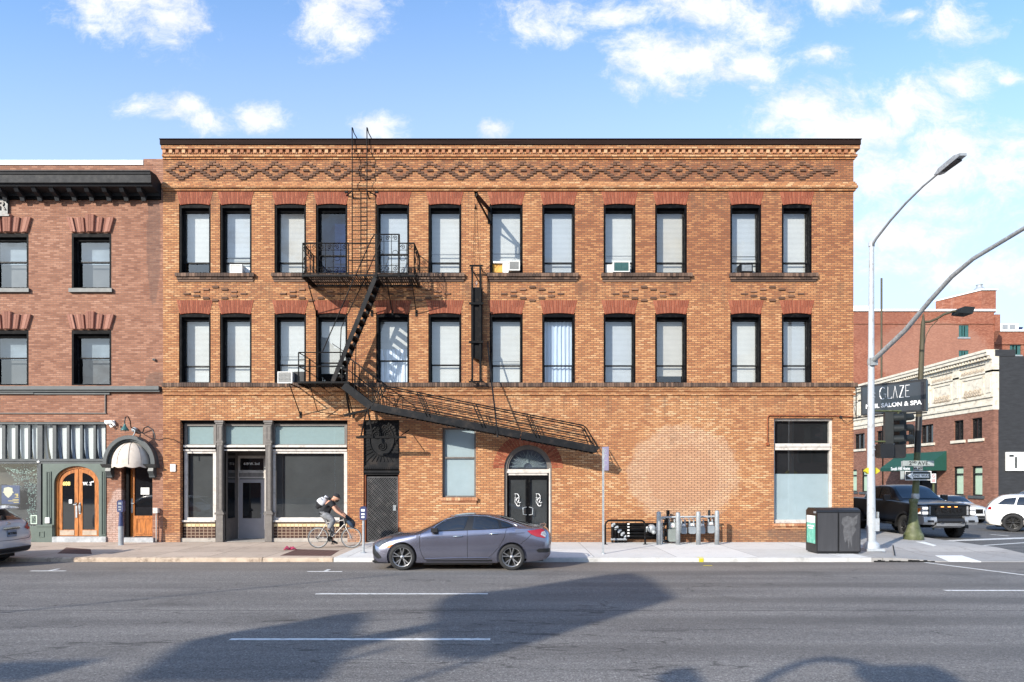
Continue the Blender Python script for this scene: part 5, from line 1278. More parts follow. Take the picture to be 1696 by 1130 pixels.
# ------------------------------------------------------------------ window air conditioners
def air_con(px0, px1, py0, py1, y, lab, body='trim_white', grille='galv', depth=.5, side=True):
    x0, x1, z0, z1 = X(px0, y), X(px1, y), Z(py1, y), Z(py0, y)
    t_ = thing('window_air_conditioner', lab, 'air conditioner', ((x0 + x1) / 2, y, z0), 'air conditioners in the windows')
    m = MB(); m.box(x0, x1, y + .03, y + depth, z0, z1); ring(m, x0, x1, z0, z1, .035, y, y + .03); m.build('case', M[body], t_)
    m = MB(); n = 7
    for k in range(n):
        a = z0 + .04 + (z1 - z0 - .08) * k / n; m.box(x0 + .035, x1 - .035, y + .008, y + .03, a, a + (z1 - z0 - .08) / n * .62)
    for k in range(3): xx = x0 + .04 + (x1 - x0 - .08) * (k + .5) / 3; m.box(xx - .004, xx + .004, y + .004, y + .008, z0 + .036, z1 - .036)
    m.build('grille', M[grille], t_); return t_
M['ac_white'] = mat('off_white_appliance', (.62, .61, .58), .5, var=.06, dirt=((.4, .36, .3), .3, 6))
M['ac_grille'] = mat('grey_metal_grille', (.26, .26, .25), .5, var=.1)
a1 = air_con(380.5, 401, 438, 453, -.12, 'white air conditioner with pale grille and side panel in the second top-row window from left', 'ac_white', 'ac_white')
m = MB(); m.prism([(X(401.5, .1), Z(453, .1)), (X(413, .1), Z(453, .1)), (X(414, .1), Z(443, .1)), (X(403, .1), Z(441, .1))], .16, .18); m.build('side_panel', M['white'], a1)
a2 = air_con(842.5, 861, 432, 448, -.14, 'air conditioner with dark grille beside an orange board in a middle top-row window', 'ac_white', 'ac_grille')
m = MB(); m.box(X(816, .15), X(832, .15), .15, .17, Z(453, .1), Z(437, .1)); m.build('orange_board', mat('orange_plywood', (.62, .32, .06), .7, var=.15), a2)
m = MB(); m.box(X(832.5, .1), X(842, .1), .08, .2, Z(453, .1), Z(434, .1)); m.box(X(817, .1), X(842, .1), .06, .14, Z(436.5, .1), Z(433.5, .1)); m.build('side_panel', M['white'], a2)
a3 = air_con(1015.5, 1043, 433, 450.5, -.14, 'air conditioner with a teal grille in the fourth window from the right, top row', 'ac_white', 'teal')
m = MB(); m.box(X(1002.5, .12), X(1015, .1), .12, .16, Z(453, .1), Z(438, .1)); m.build('side_panel', M['ac_white'], a3)
a4 = air_con(1227, 1247, 436.5, 450.5, -.05, 'dark grey air conditioner low in the second window from the right, top row', 'steel_edge', 'galv')
a5 = air_con(459.5, 484, 615.5, 635, -.14, 'white-framed air conditioner with grey grille in the second-row window left of the fire escape', 'ac_white', 'ac_grille')
M['blk'] = M['frame']
m = MB(); m.box(X(485, .0), X(502, .0), .1, .14, Z(635), Z(615)); m.build('side_panel', M['plastic'], a5)
# ------------------------------------------------------------------ things on the pavement
def at(px, py, z=.12):                     # ground point seen at a photo pixel
    s = (py - HY) / (CH - z); return Vector(((px - CX) / s, F / s - D, z))
# bollards and rail
bg = 'galvanised bollards guarding the gas meters'
pos = [(1091, 'leftmost galvanised bollard, left of the large green-grey gas meter'), (1122.8, 'second galvanised bollard from left, in front of the gas meters'), (1156.5, 'third galvanised bollard from left, with a rusty-tinted top'), (1187.5, 'rightmost galvanised bollard at the right end of the gas meters')]
by = -.92
for i, (px, lab) in enumerate(pos):
    x_ = X(px, by); h = Z(849, by) - .12 + (.0, -.03, .0, .03)[i]
    m = MB(); m.lathe([(.0, h + .045), (.05, h + .035), (.075, h), (.078, h - .02), (.078, 0), (0, 0)], (x_, by, .12), 'z', 18)
    tag(m.build('bollard', M['galv'], loc=(x_, by, .12)), lab, 'bollard', bg)
gm = thing('gas_meter_rack', 'grey pipe rail carrying the gas meter pipework behind the bollards', 'pipe rack', (X(1140, -.5), -.5, .12))
m = MB(); yr = -.55
m.tube([(X(1096.5, yr), yr, .12), (X(1096.5, yr), yr, Z(857, yr)), (X(1186, yr), yr, Z(855.5, yr))], .035, 8); m.build('rail', M['galv'], gm)
m = MB(); ym = -.32
m.tube([(X(1100, ym), ym, .35), (X(1100, ym), ym, Z(866, ym)), (X(1188, ym), ym, Z(864, ym)), (X(1188, ym), ym, Z(895, ym))], .035, 8)
m.tube([(X(1106, ym), ym, .15), (X(1106, ym), ym, Z(845.5, ym)),], .05, 8); m.tube([(X(1174.5, ym), ym, Z(868, ym)), (X(1174.5, ym), ym, Z(845, ym))], .05, 8)
for k in range(9): m.tube([(X(1095.5 + random.uniform(-3, 6), ym), ym + random.uniform(-.1, .1), Z(858 + k * 4.5, ym)), (X(1101 + random.uniform(-2, 5), ym), ym + random.uniform(-.1, .1), Z(860 + k * 4.5, ym))], .045, 7)
m.tube([(X(1100, ym), ym, Z(884, ym)), (X(1185, ym), ym, Z(882, ym))], .025, 8)
m.build('pipework', M['plastic'], gm)
m = MB(); m.box(X(1104.5, ym), X(1108, ym), ym - .12, ym + .1, Z(852, ym), Z(845.5, ym)); m.build('vent_cap', M['steel_edge'], gm)
M['meter_grey'] = mat('gas_meter_grey', (.19, .215, .205), .5, var=.12); M['meter_blue'] = mat('small_meter_grey', (.22, .25, .28), .5, var=.12)
def gas_meter(px0, px1, py0, py1, lab, y, m_):
    x0, x1, z0, z1 = X(px0, y), X(px1, y), Z(py1, y), Z(py0, y); w_ = x1 - x0; h_ = z1 - z0; xm = (x0 + x1) / 2
    t_ = thing('gas_meter', lab, 'gas meter', (xm, y, z0), 'gas meters behind the bollards')
    b = MB(); zs = z0 + h_ * .62; c = .15 * w_
    b.prism([(x0 + c, z0), (x1 - c, z0), (x1, z0 + c), (x1, zs - c), (x1 - c, zs), (x0 + c, zs), (x0, zs - c), (x0, z0 + c)], y - .1, y + .14)
    b.prism([(x0 + w_ * .1, zs + .012), (x1 - w_ * .1, zs + .012), (x1 - w_ * .14, z1 - h_ * .06), (x0 + w_ * .14, z1 - h_ * .06)], y - .07, y + .12)
    b.build('case', M[m_], t_)
    b = MB(); b.box(xm - w_ * .22, xm + w_ * .22, y - .085, y - .07, zs + h_ * .08, z1 - h_ * .12); d = b.build('dial', M['white'], t_)
    b = MB(); b.box(xm - w_ * .15, xm + w_ * .12, y - .09, y - .086, zs + h_ * .12, zs + h_ * .15); b.build('marking', M['tail_red'], d)
    b = MB(); 
    for sg in (-1, 1): b.tube([(xm + sg * w_ * .3, y + .02, z1 - h_ * .08), (xm + sg * w_ * .3, y + .02, z1 + .08), (xm + sg * w_ * .3, .02 + y + .2, z1 + .12)], .022, 7); b.tube([(xm + sg * w_ * .3, y + .02, z1), (xm + sg * w_ * .3, y + .02, z1 + .05)], .034, 8)
    b.build('pipe', M['galv'], t_); return t_
gas_meter(1106, 1120, 863, 897, 'largest gas meter, green-grey, between the first two bollards', -.5, 'meter_grey')
gas_meter(1127, 1136.5, 866, 884, 'small grey gas meter just right of the second bollard', -.45, 'meter_blue')
gas_meter(1140, 1151.5, 865, 884, 'small grey gas meter midway between the second and third bollards', -.45, 'meter_blue')
gas_meter(1158.5, 1167, 866, 884, 'small grey gas meter just right of the third bollard', -.45, 'meter_blue')
gas_meter(1171.5, 1182, 863, 883, 'small grey gas meter nearest the rightmost bollard', -.45, 'meter_blue')
b = MB(); c_ = P(1079, 875.5, -.5); b.lathe([(0, -.14), (.11, -.13), (.13, -.09), (.15, -.05), (.15, .05), (.12, .1), (0, .12)], c_, 'y', 20); b.tube([c_ + Vector((-.13, .0, .05)), c_ + Vector((-.2, 0, .0)), c_ + Vector((-.2, 0, -.12))], .05, 8)
b.lathe([(0, -.2), (.06, -.2), (.08, -.1)], c_ + Vector((.06, 0, -.12)), 'y', 12); b.tube([c_ + Vector((.1, 0, 0)), c_ + Vector((.35, .1, 0))], .05, 8)
tag(b.build('pressure_regulator', M['galv'], loc=tuple(c_)), 'round galvanised gas regulator left of the leftmost bollard', 'regulator')
# black guard rail with elbowed pipes behind
gr = MB(); yg2 = -.85; x0, x1 = X(1002.5, yg2), X(1068.5, yg2); zt = Z(862, yg2)
gr.tube([(x0, yg2, .12), (x0, yg2, zt - .16), (x0 + .03, yg2, zt - .07), (x0 + .1, yg2, zt - .015), (x0 + .18, yg2, zt), (x1 - .18, yg2, zt), (x1 - .1, yg2, zt - .015), (x1 - .03, yg2, zt - .07), (x1, yg2, zt - .16), (x1, yg2, .12)], .032, 10)
gr.tube([(x0, yg2, Z(876, yg2)), (x1, yg2, Z(876, yg2))], .018, 6)
for x_ in (x0, x1): gr.lathe([(0, .02), (.08, .02), (.08, 0)], (x_, yg2, .12), 'z', 12)
tag(gr.build('guard_rail', M['black'], loc=(x0, yg2, .12)), 'black tubular guard rail on the pavement left of the gas meters', 'guard rail')
pp = thing('gas_pipe_bank', 'bank of five dark elbowed gas pipes on the wall behind the black guard rail', 'pipes', (X(1040, -.2), -.2, .12))
m = MB(); m2 = MB(); yp = -.22
for k in range(5):
    xa = X(1014.5 + k * 5.2, yp); za = Z(868 + k * 5.0, yp); r = .038
    m.tube([(xa, yp, .12), (xa, yp, za - .06)], r, 8); m.tube([(xa + .08, yp, za), (X(1094, yp), yp, za - .01)], r * .85, 8)
    m2.tube([(xa, yp, za - .10), (xa, yp, za - .04), (xa + .03, yp, za - .01), (xa + .09, yp, za)], .05, 8)
    m2.tube([(xa - .06, yp, Z(893.5, yp)), (xa + .06, yp, Z(893.5, yp))], .045, 8)
m.box(X(1012, .0), X(1096, .0), -.06, -.003, Z(893), Z(866)); m.box(X(1038.5, -.4), X(1041, -.4), yp - .08, yp - .03, Z(893, yp), Z(865, yp))
m.build('pipe', M['black'], pp); m2.build('elbow', M['sign_grey'], pp)
m = MB()
for k in range(5): m.box(X(1038.5, yp), X(1041.8, yp), yp - .095, yp - .08, Z(869 + k * 5.0, yp) , Z(866.6 + k * 5.0, yp))
m.build('pipe_tag', M['white'], pp)
# no-parking style blade sign on a post
c_ = at(999, 917.5); sp_ = thing('street_sign', 'tall grey post with a narrow faded blade sign standing on the new pavement', 'sign', c_)
m = MB(); m.box(c_.x - .03, c_.x + .03, c_.y - .02, c_.y + .02, .12, Z(743, c_.y)); m.lathe([(0, .03), (.07, .03), (.07, 0)], c_, 'z', 10); m.build('post', M['galv'], sp_)
m = MB(); ax = Vector((.55, -.83, 0)); m.obox((X(1002.3, c_.y), c_.y - .06, Z(760, c_.y)), ax, Vector((.83, .55, 0)), Vector((0, 0, 1)), .15, .004, .36); bl = m.build('sign_plate', mat('faded_violet_sign', (.19, .17, .25), .5, var=.15), sp_)
q_ = MB()
for k, ch in enumerate('OCIL'):
    t_ = text_mb(ch, .14, bold=.003).xf(Matrix.Translation((X(1002.3, c_.y), c_.y - .07, Z(760, c_.y) + .24 - k * .15)) @ Matrix.Rotation(R(-56), 4, 'Z') @ Matrix.Rotation(R(90), 4, 'Y')); q_.join(t_)
q_.build('sign_marking', M['sign_grey'], bl)
# parking meters
def meter(px, py, ptop, lab, twin=False):
    c = at(px, py); t_ = thing('parking_meter', lab, 'parking meter', c, 'parking meters'); ph = Z(ptop, c.y)
    m = MB(); m.tube([c, (c.x, c.y, ph - .40)], .035 if not twin else .03, 12); m.lathe([(0, .03), (.08, .03), (.1, 0)], c, 'z', 14)
    if twin: m.tube([c, (c.x, c.y, .12 + (ph - .12) * .42)], .085, 12)
    m.build('post', M['galv'] if not twin else M['sign_grey'], t_)
    m = MB(); r = .105
    if twin: m.tube([(c.x, c.y, .12 + (ph - .12) * .42), (c.x, c.y, ph - .40)], [.085, .055], 12)
    pr = [(-.085, -.42), (.085, -.42), (.105, -.36), (.105, -.11)] + [(r * math.cos(R(a)), -.105 + r * math.sin(R(a))) for a in range(10, 171, 16)] + [(-.105, -.11), (-.105, -.36)]
    m.prism([(c.x + a, ph + b) for a, b in pr], c.y - .07, c.y + .07)
    m.lathe([(.108, -.078), (.108, .078)], (c.x, c.y, ph - .105), 'y', 20)
    hd_ = m.build('meter_head', M['blue_meter'], t_)
    m = MB(); m.box(c.x - .055, c.x + .055, c.y - .08, c.y - .07, ph - .16, ph - .09); m.box(c.x - .05, c.x + .05, c.y - .08, c.y - .07, ph - .27, ph - .22); m.box(c.x - .045, c.x + .045, c.y - .08, c.y - .07, ph - .36, ph - .31)
    m.build('display', M['white'] if not twin else M['sign_grey'], hd_)
meter(602, 916, 838.5, 'navy parking meter on a bare grey post beside the cyclist front wheel')
meter(200.5, 903, 828, 'navy parking meter with a thick lower post in front of the peeling brick pier', True)
# pair of recycling bins
def bin_(px0, px1, py, lab, poster):
    c0, c1 = at(px0, py), at(px1, py); w_ = c1.x - c0.x; y0 = c0.y; t_ = thing('street_bin', lab, 'bin', ((c0.x + c1.x) / 2, y0, .12), 'paired black street bins'); h = 1.39; dp = .74; x0, x1 = c0.x + .003, c1.x - .003
    m = MB(); m.prism([(y0, .16), (y0 + dp, .16), (y0 + dp, .12 + h - .09), (y0 + dp * .8, .12 + h), (y0 + dp * .25, .12 + h), (y0 + .02, .12 + h - .06), (y0, .12 + h - .12)], x0, x1, 'x'); m.box(x0 + .04, x1 - .04, y0 + .03, y0 + dp - .03, .12, .16)
    m.build('shell', M['black_bin'], t_)
    m = MB(); m.box(x0 + .025, x1 - .025, y0 - .012, y0, .2, .12 + h - .15); p_ = m.build('side_panel', M['grey_bin'], t_)
    if poster:
        m = MB(); m.box(x0 - .008, x0, y0 + .1, y0 + dp - .08, .42, 1.27); pb = m.build('poster', mat('green_printed_poster', (.12, .42, .32), .5, var=.15, vscale=6, dirt=((.65, .75, .7), .5, 9)), t_)
        m = MB(); m.box(x0 - .012, x0 - .008, y0 + .1, y0 + dp - .08, 1.05, 1.27); m.box(x0 - .012, x0 - .008, y0 + .17, y0 + dp - .15, .93, .97); m.box(x0 - .012, x0 - .008, y0 + .23, y0 + dp - .2, .86, .90); m.build('poster_print', M['white'], pb)
        m = MB(); m.box(x0 - .006, x0, y0 + .05, y0 + .2, .12 + h - .16, .12 + h - .1); m.build('badge', M['sign_grey'], t_)
    else:
        m = MB(); rnd = random.Random(5); pts = [(-.22, .55), (-.05, .62), (.1, .55), (.24, .65), (.22, .40), (.14, .3), (.2, .2), (.08, 0), (.06, -.35), (.0, -.1), (-.03, -.42), (-.07, -.1), (-.14, -.2), (-.2, .1), (-.18, .3), (-.25, .38)]
        xm = (x0 + x1) / 2; m.prism([(xm + a, .66 + b) for a, b in pts], y0 - .0145, y0 - .0121); m.build('adhesive_smear', mat('dried_adhesive', (.085, .085, .09), .7, var=.35, vscale=9), t_)
bin_(1352.5, 1388.5, 917.5, 'left one of two black street bins, with a green poster on its end', True)
bin_(1388.5, 1425.5, 917.5, 'right one of two black street bins, with a grey glue smear on its panel', False)
# dropped pink cloth
m = MB(); c_ = at(480, 911)
for k in range(7):
    a = random.uniform(0, 6.28); r = random.uniform(.02, .12); p = c_ + Vector((math.cos(a) * r * 1.6, math.sin(a) * r, .035))
    m.tube([p + Vector((-.09, 0, -.02)), p + Vector((0, random.uniform(-.05, .05), .03 + random.uniform(0, .03))), p + Vector((.09, .02, -.02))], [.015, .04, .012], 7)
tag(m.build('pink_rag', mat('pink_cloth', (.28, .03, .075), .9, var=.4, vscale=9), loc=c_), 'crumpled pink rag on the old pavement by the maroon patch', 'rag')

# ------------------------------------------------------------------ traffic pole at the corner
tp = thing('traffic_pole', 'tall pale grey traffic signal pole with curved mast arm and street lamp at the corner', 'traffic pole', (11.45, -2.85, .12))
px_, py_ = 11.45, -2.85
m = MB(); m.box(px_ - .28, px_ + .28, py_ - .28, py_ + .28, .12, .20); m.lathe([(.25, .08), (.24, .2), (.18, .27), (.15, .3), (0, .3)], (px_, py_, .12), 'z', 8); 
m.tube([(px_, py_, .3), (px_ - .02, py_, 3.2), (px_ - .0, py_, 9.9)], [.135, .108, .072], 18); m.lathe([(.0, .08), (.07, .05), (.09, 0), (.09, -.12)], (px_, py_, 9.92), 'z', 14)
m.box(px_ + .03, px_ + .16, py_ - .17, py_ - .1, .75, 1.15)
for z in (3.47, 3.33, 5.0, 5.12, 6.0, 6.25): m.lathe([(.136 - z * .006, -.015), (.136 - z * .006, .015)], (px_, py_, z), 'z', 18)
m.build('pole', M['pole'], tp)
arm = [(-2.85, 6.12), (-3.4, 6.30), (-4.7, 6.74), (-5.8, 7.28), (-6.7, 7.66), (-7.5, 7.86), (-9.2, 8.0), (-11.5, 8.02), (-13.2, 8.02)]
m = MB(); m.tube([(px_, y, z) for y, z in arm], [.08, .076, .07, .064, .058, .054, .048, .04, .035], 12); m.lathe([(.115, -.1), (.125, 0), (.115, .1)], (px_, py_, 6.13), 'z', 12); m.box(px_ - .11, px_ + .11, py_ - .17, py_ - .08, 6.0, 6.24)
ma = m.build('mast_arm', M['galv'], tp)
lamp = [(-2.85, 9.80), (-3.1, 9.95), (-3.9, 10.22), (-4.7, 10.42), (-5.5, 10.55), (-6.2, 10.60)]
m = MB(); m.tube([(px_, y, z) for y, z in lamp], [.045, .04, .036, .032, .028, .025], 10); la = m.build('lamp_arm', M['sign_grey'], tp)
m = MB(); m.prism([(-6.1, 10.58), (-6.3, 10.68), (-6.9, 10.72), (-7.15, 10.66), (-7.15, 10.60), (-6.3, 10.54)], px_ - .09, px_ + .09, 'x'); m.build('lamp_head', M['galv'], la)
m = MB(); m.box(px_ - .07, px_ + .07, -7.0, -6.4, 10.535, 10.57); m.build('lamp_lens', M['plastic'], la)
m = MB(); m.prism([(px_ + .19, 2.5), (px_ + .27, 2.5), (px_ + .27, 3.0)], py_ - .03, py_)
# signal heads on the bracket
def signal(x_, y_, zt, rot, lab=None):
    m = MB(); H = 1.05; m.box(-.17, .17, -.02, .22, -H, 0)
    for k in range(3):
        zc = -.18 - k * .345
        m.lathe([(.14, .22), (.15, .235), (.0, .225)], (0, 0, zc), 'y', 16)
        n = 14; r = .145; vs = []
        for j in range(n + 1):
            a = R(-40 + 260 * j / n); vs += [(r * math.cos(a), .22, zc + r * math.sin(a)), (r * math.cos(a), .22 + .3 * (1 - .35 * (j in (0, n))), zc + r * math.sin(a) * .97)]
        m.add(vs, [(2*j, 2*j+1, 2*j+3, 2*j+2) for j in range(n)], True)
    m.xf(Matrix.Translation((x_, y_, zt)) @ Matrix.Rotation(rot, 4, 'Z')); return m
M['signal'] = mat('dull_black_signal', (.016, .019, .02), .5, var=.2, spec=.25)
signal(X(1465.5, -2.6), -2.6, Z(684, -2.6), R(-110)).build('signal_head', M['signal'], tp)
signal(X(1485, -2.3), -2.3, Z(683, -2.3), R(-84)).build('signal_head', M['signal'], tp)
for (a, b, yy, r_) in ((1453, 1478, -2.75, 8), (1478.5, 1497.5, -2.6, -12)):
    m = MB(); zz0, zz1 = Z(759, yy), Z(735, yy); w_ = (X(b, yy) - X(a, yy)) / 2
    c8 = .05; m.prism([(-w_ + c8, zz0), (w_ - c8, zz0), (w_, zz0 + c8), (w_, zz1 - c8), (w_ - c8, zz1), (-w_ + c8, zz1), (-w_, zz1 - c8), (-w_, zz0 + c8)], -.12, .14)
    m.xf(Matrix.Translation((X((a + b) / 2, yy), yy, 0)) @ Matrix.Rotation(R(r_), 4, 'Z')); m.build('walk_signal', M['plastic'], tp)
m = MB(); m.tube([(px_, py_, Z(681.5, -2.7)), (X(1492, -2.6), -2.6, Z(681, -2.6))], .03, 8); m.tube([(px_, py_, Z(732, -2.7)), (X(1490, -2.6), -2.6, Z(731.5, -2.6))], .03, 8)
for p_ in (1474, 1488): m.tube([(X(p_, -2.6), -2.6, Z(731.5, -2.6)), (X(p_, -2.6), -2.6, Z(736, -2.6))], .03, 8); m.tube([(X(p_, -2.6), -2.6, Z(681.5, -2.6)), (X(p_, -2.6), -2.6, Z(685, -2.6))], .03, 8)
m.build('signal_bracket', M['green_pole'], tp)
m = MB(); zc = Z(780, py_)
for sg in (-1, 1): m.prism([(px_ + sg * .12, zc - .10), (px_ + sg * .23, zc - .02), (px_ + sg * .23, zc + .02), (px_ + sg * .12, zc + .10)], py_ - .06, py_ + .06)
m.build('push_button_plate', M['yellow'], tp)
m = MB(); m.box(X(1452.5, py_), X(1454.5, py_), py_ - .05, py_ + .05, Z(860, py_), Z(848, py_)); m.build('junction_box', M['galv'], tp)

# ------------------------------------------------------------------ old leaning lamp post with street signs
oy = 1.1; ox = X(1513, oy); otx = X(1529.5, oy); ozt = Z(520, oy)
op = thing('street_lamp', 'old leaning green and brown lamp post with flared base on the corner', 'street lamp', (ox, oy, .12))
m = MB(); s_ = S(oy)
m.lathe([(.34, 0), (.35, .13), (.33, .2), (.27, .3), (.23, .42), (.17, .7), (.14, 1.0), (.125, 1.35), (.155, 1.4), (.155, 1.5), (.125, 1.55)], (ox, oy, .12), 'z', 14); 
m.build('base', M['green_pole'], op)
zz = lambda z: Vector((ox + (otx - ox) * (z - .12) / (ozt - .12), oy, z))
m = MB(); m.tube([zz(1.6), zz(3.4)], [.12, .11], 14); m.build('lower_shaft', M['green_pole'], op)
m = MB(); m.lathe([(.125, -.1), (.14, 0), (.125, .1)], tuple(zz(1.75)), 'z', 14); m.build('collar', M['galv'], op)
m = MB(); m.tube([zz(3.4), zz(4.75)], .112, 12); m.build('wrapped_shaft', M['plastic'], op)
m = MB(); m.tube([zz(4.75), zz(8.2)], [.105, .08], 12); m.tube([zz(8.2), zz(ozt)], [.08, .02], 10); m.build('upper_shaft', M['brown_pole'], op)
m = MB(); m.tube([P(1531, 533.5, oy), P(1540, 533, oy), P(1552, 528, oy), P(1563, 521, oy), P(1578, 516, oy), P(1584, 515.5, oy)], .045, 8); m.tube([P(1531, 570, oy), P(1534, 556, oy), P(1541, 543, oy), P(1553, 530, oy)], .015, 6); la = m.build('lamp_arm', M['brown_pole'], op)
m = MB(); hy = oy - .3; m.prism([(X(1581, oy), Z(521, oy)), (X(1583, oy), Z(513.5, oy)), (X(1589, oy), Z(510.8, oy)), (X(1606, oy), Z(512, oy)), (X(1605, oy), Z(515, oy)), (X(1602, oy), Z(523, oy))], hy, oy + .2); m.build('lamp_head', M['signal'], la)
def plate(name, cpx, cpy, wpx, hpx, y, rot, mat_, parent, th=.012):
    m = MB(); m.box(-wpx / S(y) / 2, wpx / S(y) / 2, -th, 0, -hpx / S(y) / 2, hpx / S(y) / 2); m.xf(Matrix.Translation((X(cpx, y), y, Z(cpy, y))) @ Matrix.Rotation(rot, 4, 'Z')); return m.build(name, mat_, parent)
def letters(txt, size, cpx, cpy, y, rot, mat_, parent, **k):
    m = text_mb(txt, size, **k).xf(Matrix.Translation((X(cpx, y), y, Z(cpy, y))) @ Matrix.Rotation(rot, 4, 'Z') @ Matrix.Translation((0, -.016, 0))); return m.build('lettering', mat_, parent)
M['sign_silver'] = mat('faded_silver_sign', (.30, .33, .32), .45, var=.2, vscale=4)
M['letter_dark'] = mat('dark_lettering', (.03, .035, .035), .6, var=.1)
sg_y = oy - .28
t_ = thing('street_name_sign', 'faded silver 2ND AVE street name sign on the leaning lamp post', 'sign', P(1521, 768, sg_y))
pl = plate('sign_plate', 1521, 767.5, 51.5, 8.6, sg_y, 0, M['sign_silver'], t_); letters('2', .20, 1507.5, 767.8, sg_y, 0, M['letter_dark'], pl, bold=.006); letters('ND', .11, 1514, 766, sg_y, 0, M['letter_dark'], pl, bold=.003); letters('AVE.', .20, 1529.5, 767.8, sg_y, 0, M['letter_dark'], pl, bold=.002, squash=1.05, spacing=1.1)
m = MB(); m.box(X(1494, sg_y), X(1548, sg_y), sg_y + .05, sg_y + .06, Z(773, sg_y), Z(764, sg_y)); m.build('cross_plate', M['sign_grey'], t_)
t_ = thing('block_number_sign', 'small grey W 600 block plate between the street name and one way signs', 'sign', P(1520, 777, sg_y))
pl = plate('sign_plate', 1520.5, 776, 15.5, 6.2, sg_y, 0, M['sign_grey'], t_); letters('W 600', .125, 1520.5, 776, sg_y, 0, M['letter_dark'], pl, bold=.004)
t_ = thing('one_way_sign', 'black and white ONE WAY arrow sign pointing left on the leaning lamp post', 'sign', P(1520, 787, sg_y))
pl = plate('sign_plate', 1520.5, 788, 43.5, 15.2, sg_y, 0, M['white'], t_); plate('black_field', 1520.5, 788, 41.5, 13.2, sg_y - .013, 0, M['letter_dark'], pl, .003)
m = MB(); f_ = lambda a, b: (X(a, sg_y), Z(b, sg_y)); m.prism([f_(1501.5, 788), f_(1511.5, 782.3), f_(1511.5, 785), f_(1538.5, 785), f_(1538.5, 791.2), f_(1511.5, 791.2), f_(1511.5, 794)], sg_y - .022, sg_y - .0165); m.build('arrow', M['white'], pl)
letters('ONE WAY', .135, 1525, 788.1, sg_y - .012, 0, M['letter_dark'], pl, bold=.0, squash=.96, spacing=1.12)
m = MB(); m.box(X(1492.5, sg_y), X(1499, sg_y), sg_y + .05, sg_y + .06, Z(794.5, sg_y), Z(780, sg_y)); m.build('cross_plate', M['sign_silver'], t_)
c_ = Vector((X(1546, 6), 6, .12)); t_ = thing('parking_sign', 'small red and white sign on a thin post behind the one way sign', 'sign', c_)
m = MB(); m.box(c_.x - .035, c_.x + .035, 5.98, 6.02, .12, Z(785, 6)); m.build('post', M['green_pole'], t_)
pl = plate('sign_plate', 1545.8, 792.3, 8.6, 15.2, 5.95, 0, M['white'], t_); m = MB()
cy_ = (X(1545.8, 5.95), 5.93, Z(788.5, 5.95)); m.lathe([(.055, -.004), (.08, -.004), (.08, 0)], cy_, 'y', 16); m.bar((cy_[0] - .045, 5.928, cy_[2] + .045), (cy_[0] + .045, 5.928, cy_[2] - .045), .005, .015)
for k in range(3): m.box(X(1542.8, 5.95), X(1548.8, 5.95), 5.928, 5.937, Z(794 + 2 * k, 5.95), Z(793 + 2 * k, 5.95))
m.build('sign_marking', mat('faded_red_print', (.55, .12, .14), .6, var=.1), pl)

# ------------------------------------------------------------------ salon sign set diagonally across the building corner
gA, gB = Vector((X(1427.5, -.4), -.4, 0)), Vector((X(1535.5, -2.0), -2.0, 0)); gd = (gB - gA).normalized(); gn = Vector((gd.y, -gd.x, 0)); gl = (gB - gA).length
gz0, gz1 = Z(685.0, -1.2), Z(635.5, -1.2); gmid = (gA + gB) / 2
gs = thing('salon_sign', 'glossy black GLAZE nail salon sign mounted across the brick building corner', 'sign', (BX, 0, gz0))
m = MB(); m.obox((gmid.x, gmid.y, (gz0 + gz1) / 2), gd, gn, Vector((0, 0, 1)), gl / 2, .09, (gz1 - gz0) / 2); m.build('cabinet', M['plastic'], gs)
m = MB(); c0 = Vector((gmid.x, gmid.y, (gz0 + gz1) / 2)) + gn * .096; m.obox(c0, gd, gn, Vector((0, 0, 1)), gl / 2 - .06, .006, (gz1 - gz0) / 2 - .05); fc = m.build('sign_face', mat('glossy_black_acrylic', (.02, .02, .024), .12, var=.05, coat=.6), gs)
rz = math.atan2(gd.y, gd.x); Mt = lambda a, z: Matrix.Translation(Vector((gmid.x, gmid.y, 0)) + gd * a + gn * .106 + Vector((0, 0, z))) @ Matrix.Rotation(rz, 4, 'Z')
# tall thin letters
m = MB(); lz0, lz1 = gz0 + .51, gz0 + .92; hh = lz1 - lz0
def L(pts, w_=.03): 
    for i in range(len(pts) - 1): m.bar((pts[i][0], 0, lz0 + pts[i][1] * hh), (pts[i+1][0], 0, lz0 + pts[i+1][1] * hh), .008, w_)
a = -.40; L([(a + .13 * math.cos(R(t)) * .75 + .1, .5 + .5 * math.sin(R(t))) for t in range(50, 316, 19)], .026); L([(a + .19, .12), (a + .19, .42)], .03); L([(a + .13, .42), (a + .21, .42)], .014)
a = -.13; L([(a, 0), (a, 1)], .034); L([(a, .02), (a + .12, .02), (a + .12, .15)], .016)
a = .03; L([(a, 0), (a + .065, 1)], .012); L([(a + .065, 1), (a + .14, 0)], .026)
a = .235; L([(a, .98), (a + .13, .98)], .014); L([(a + .13, .98), (a, .02)], .026); L([(a, .02), (a + .13, .02)], .014)
a = .43; L([(a, 0), (a, 1)], .036); L([(a, .98), (a + .12, .98)], .016); L([(a, .52), (a + .09, .52)], .014); L([(a, .02), (a + .12, .02)], .016)
m.xf(Matrix.Translation((0, 0, 0))); m.xf(Mt(0, 0)); m.build('lettering', M['lettering'], fc)
q_ = text_mb('NAIL SALON & SPA', .205, bold=.004, spacing=1.02).xf(Mt(0.02, gz0 + .29)); q_.build('lettering', M['lettering'], fc)
m = MB(); m.tube([(BX, .12, gz1 + .02), (gA.x, gA.y, gz1 + .02), (gB.x, gB.y, gz1 + .02)], .025, 6); m.tube([(BX, .12, gz0 - .05), (gA.x, gA.y, gz0 - .05), (gB.x, gB.y, gz0 - .05)], .025, 6); m.tube([(X(1418, -.2), -.2, gz0 - .1), (X(1418, -.2), -.2, gz1 + .05)], .02, 6)
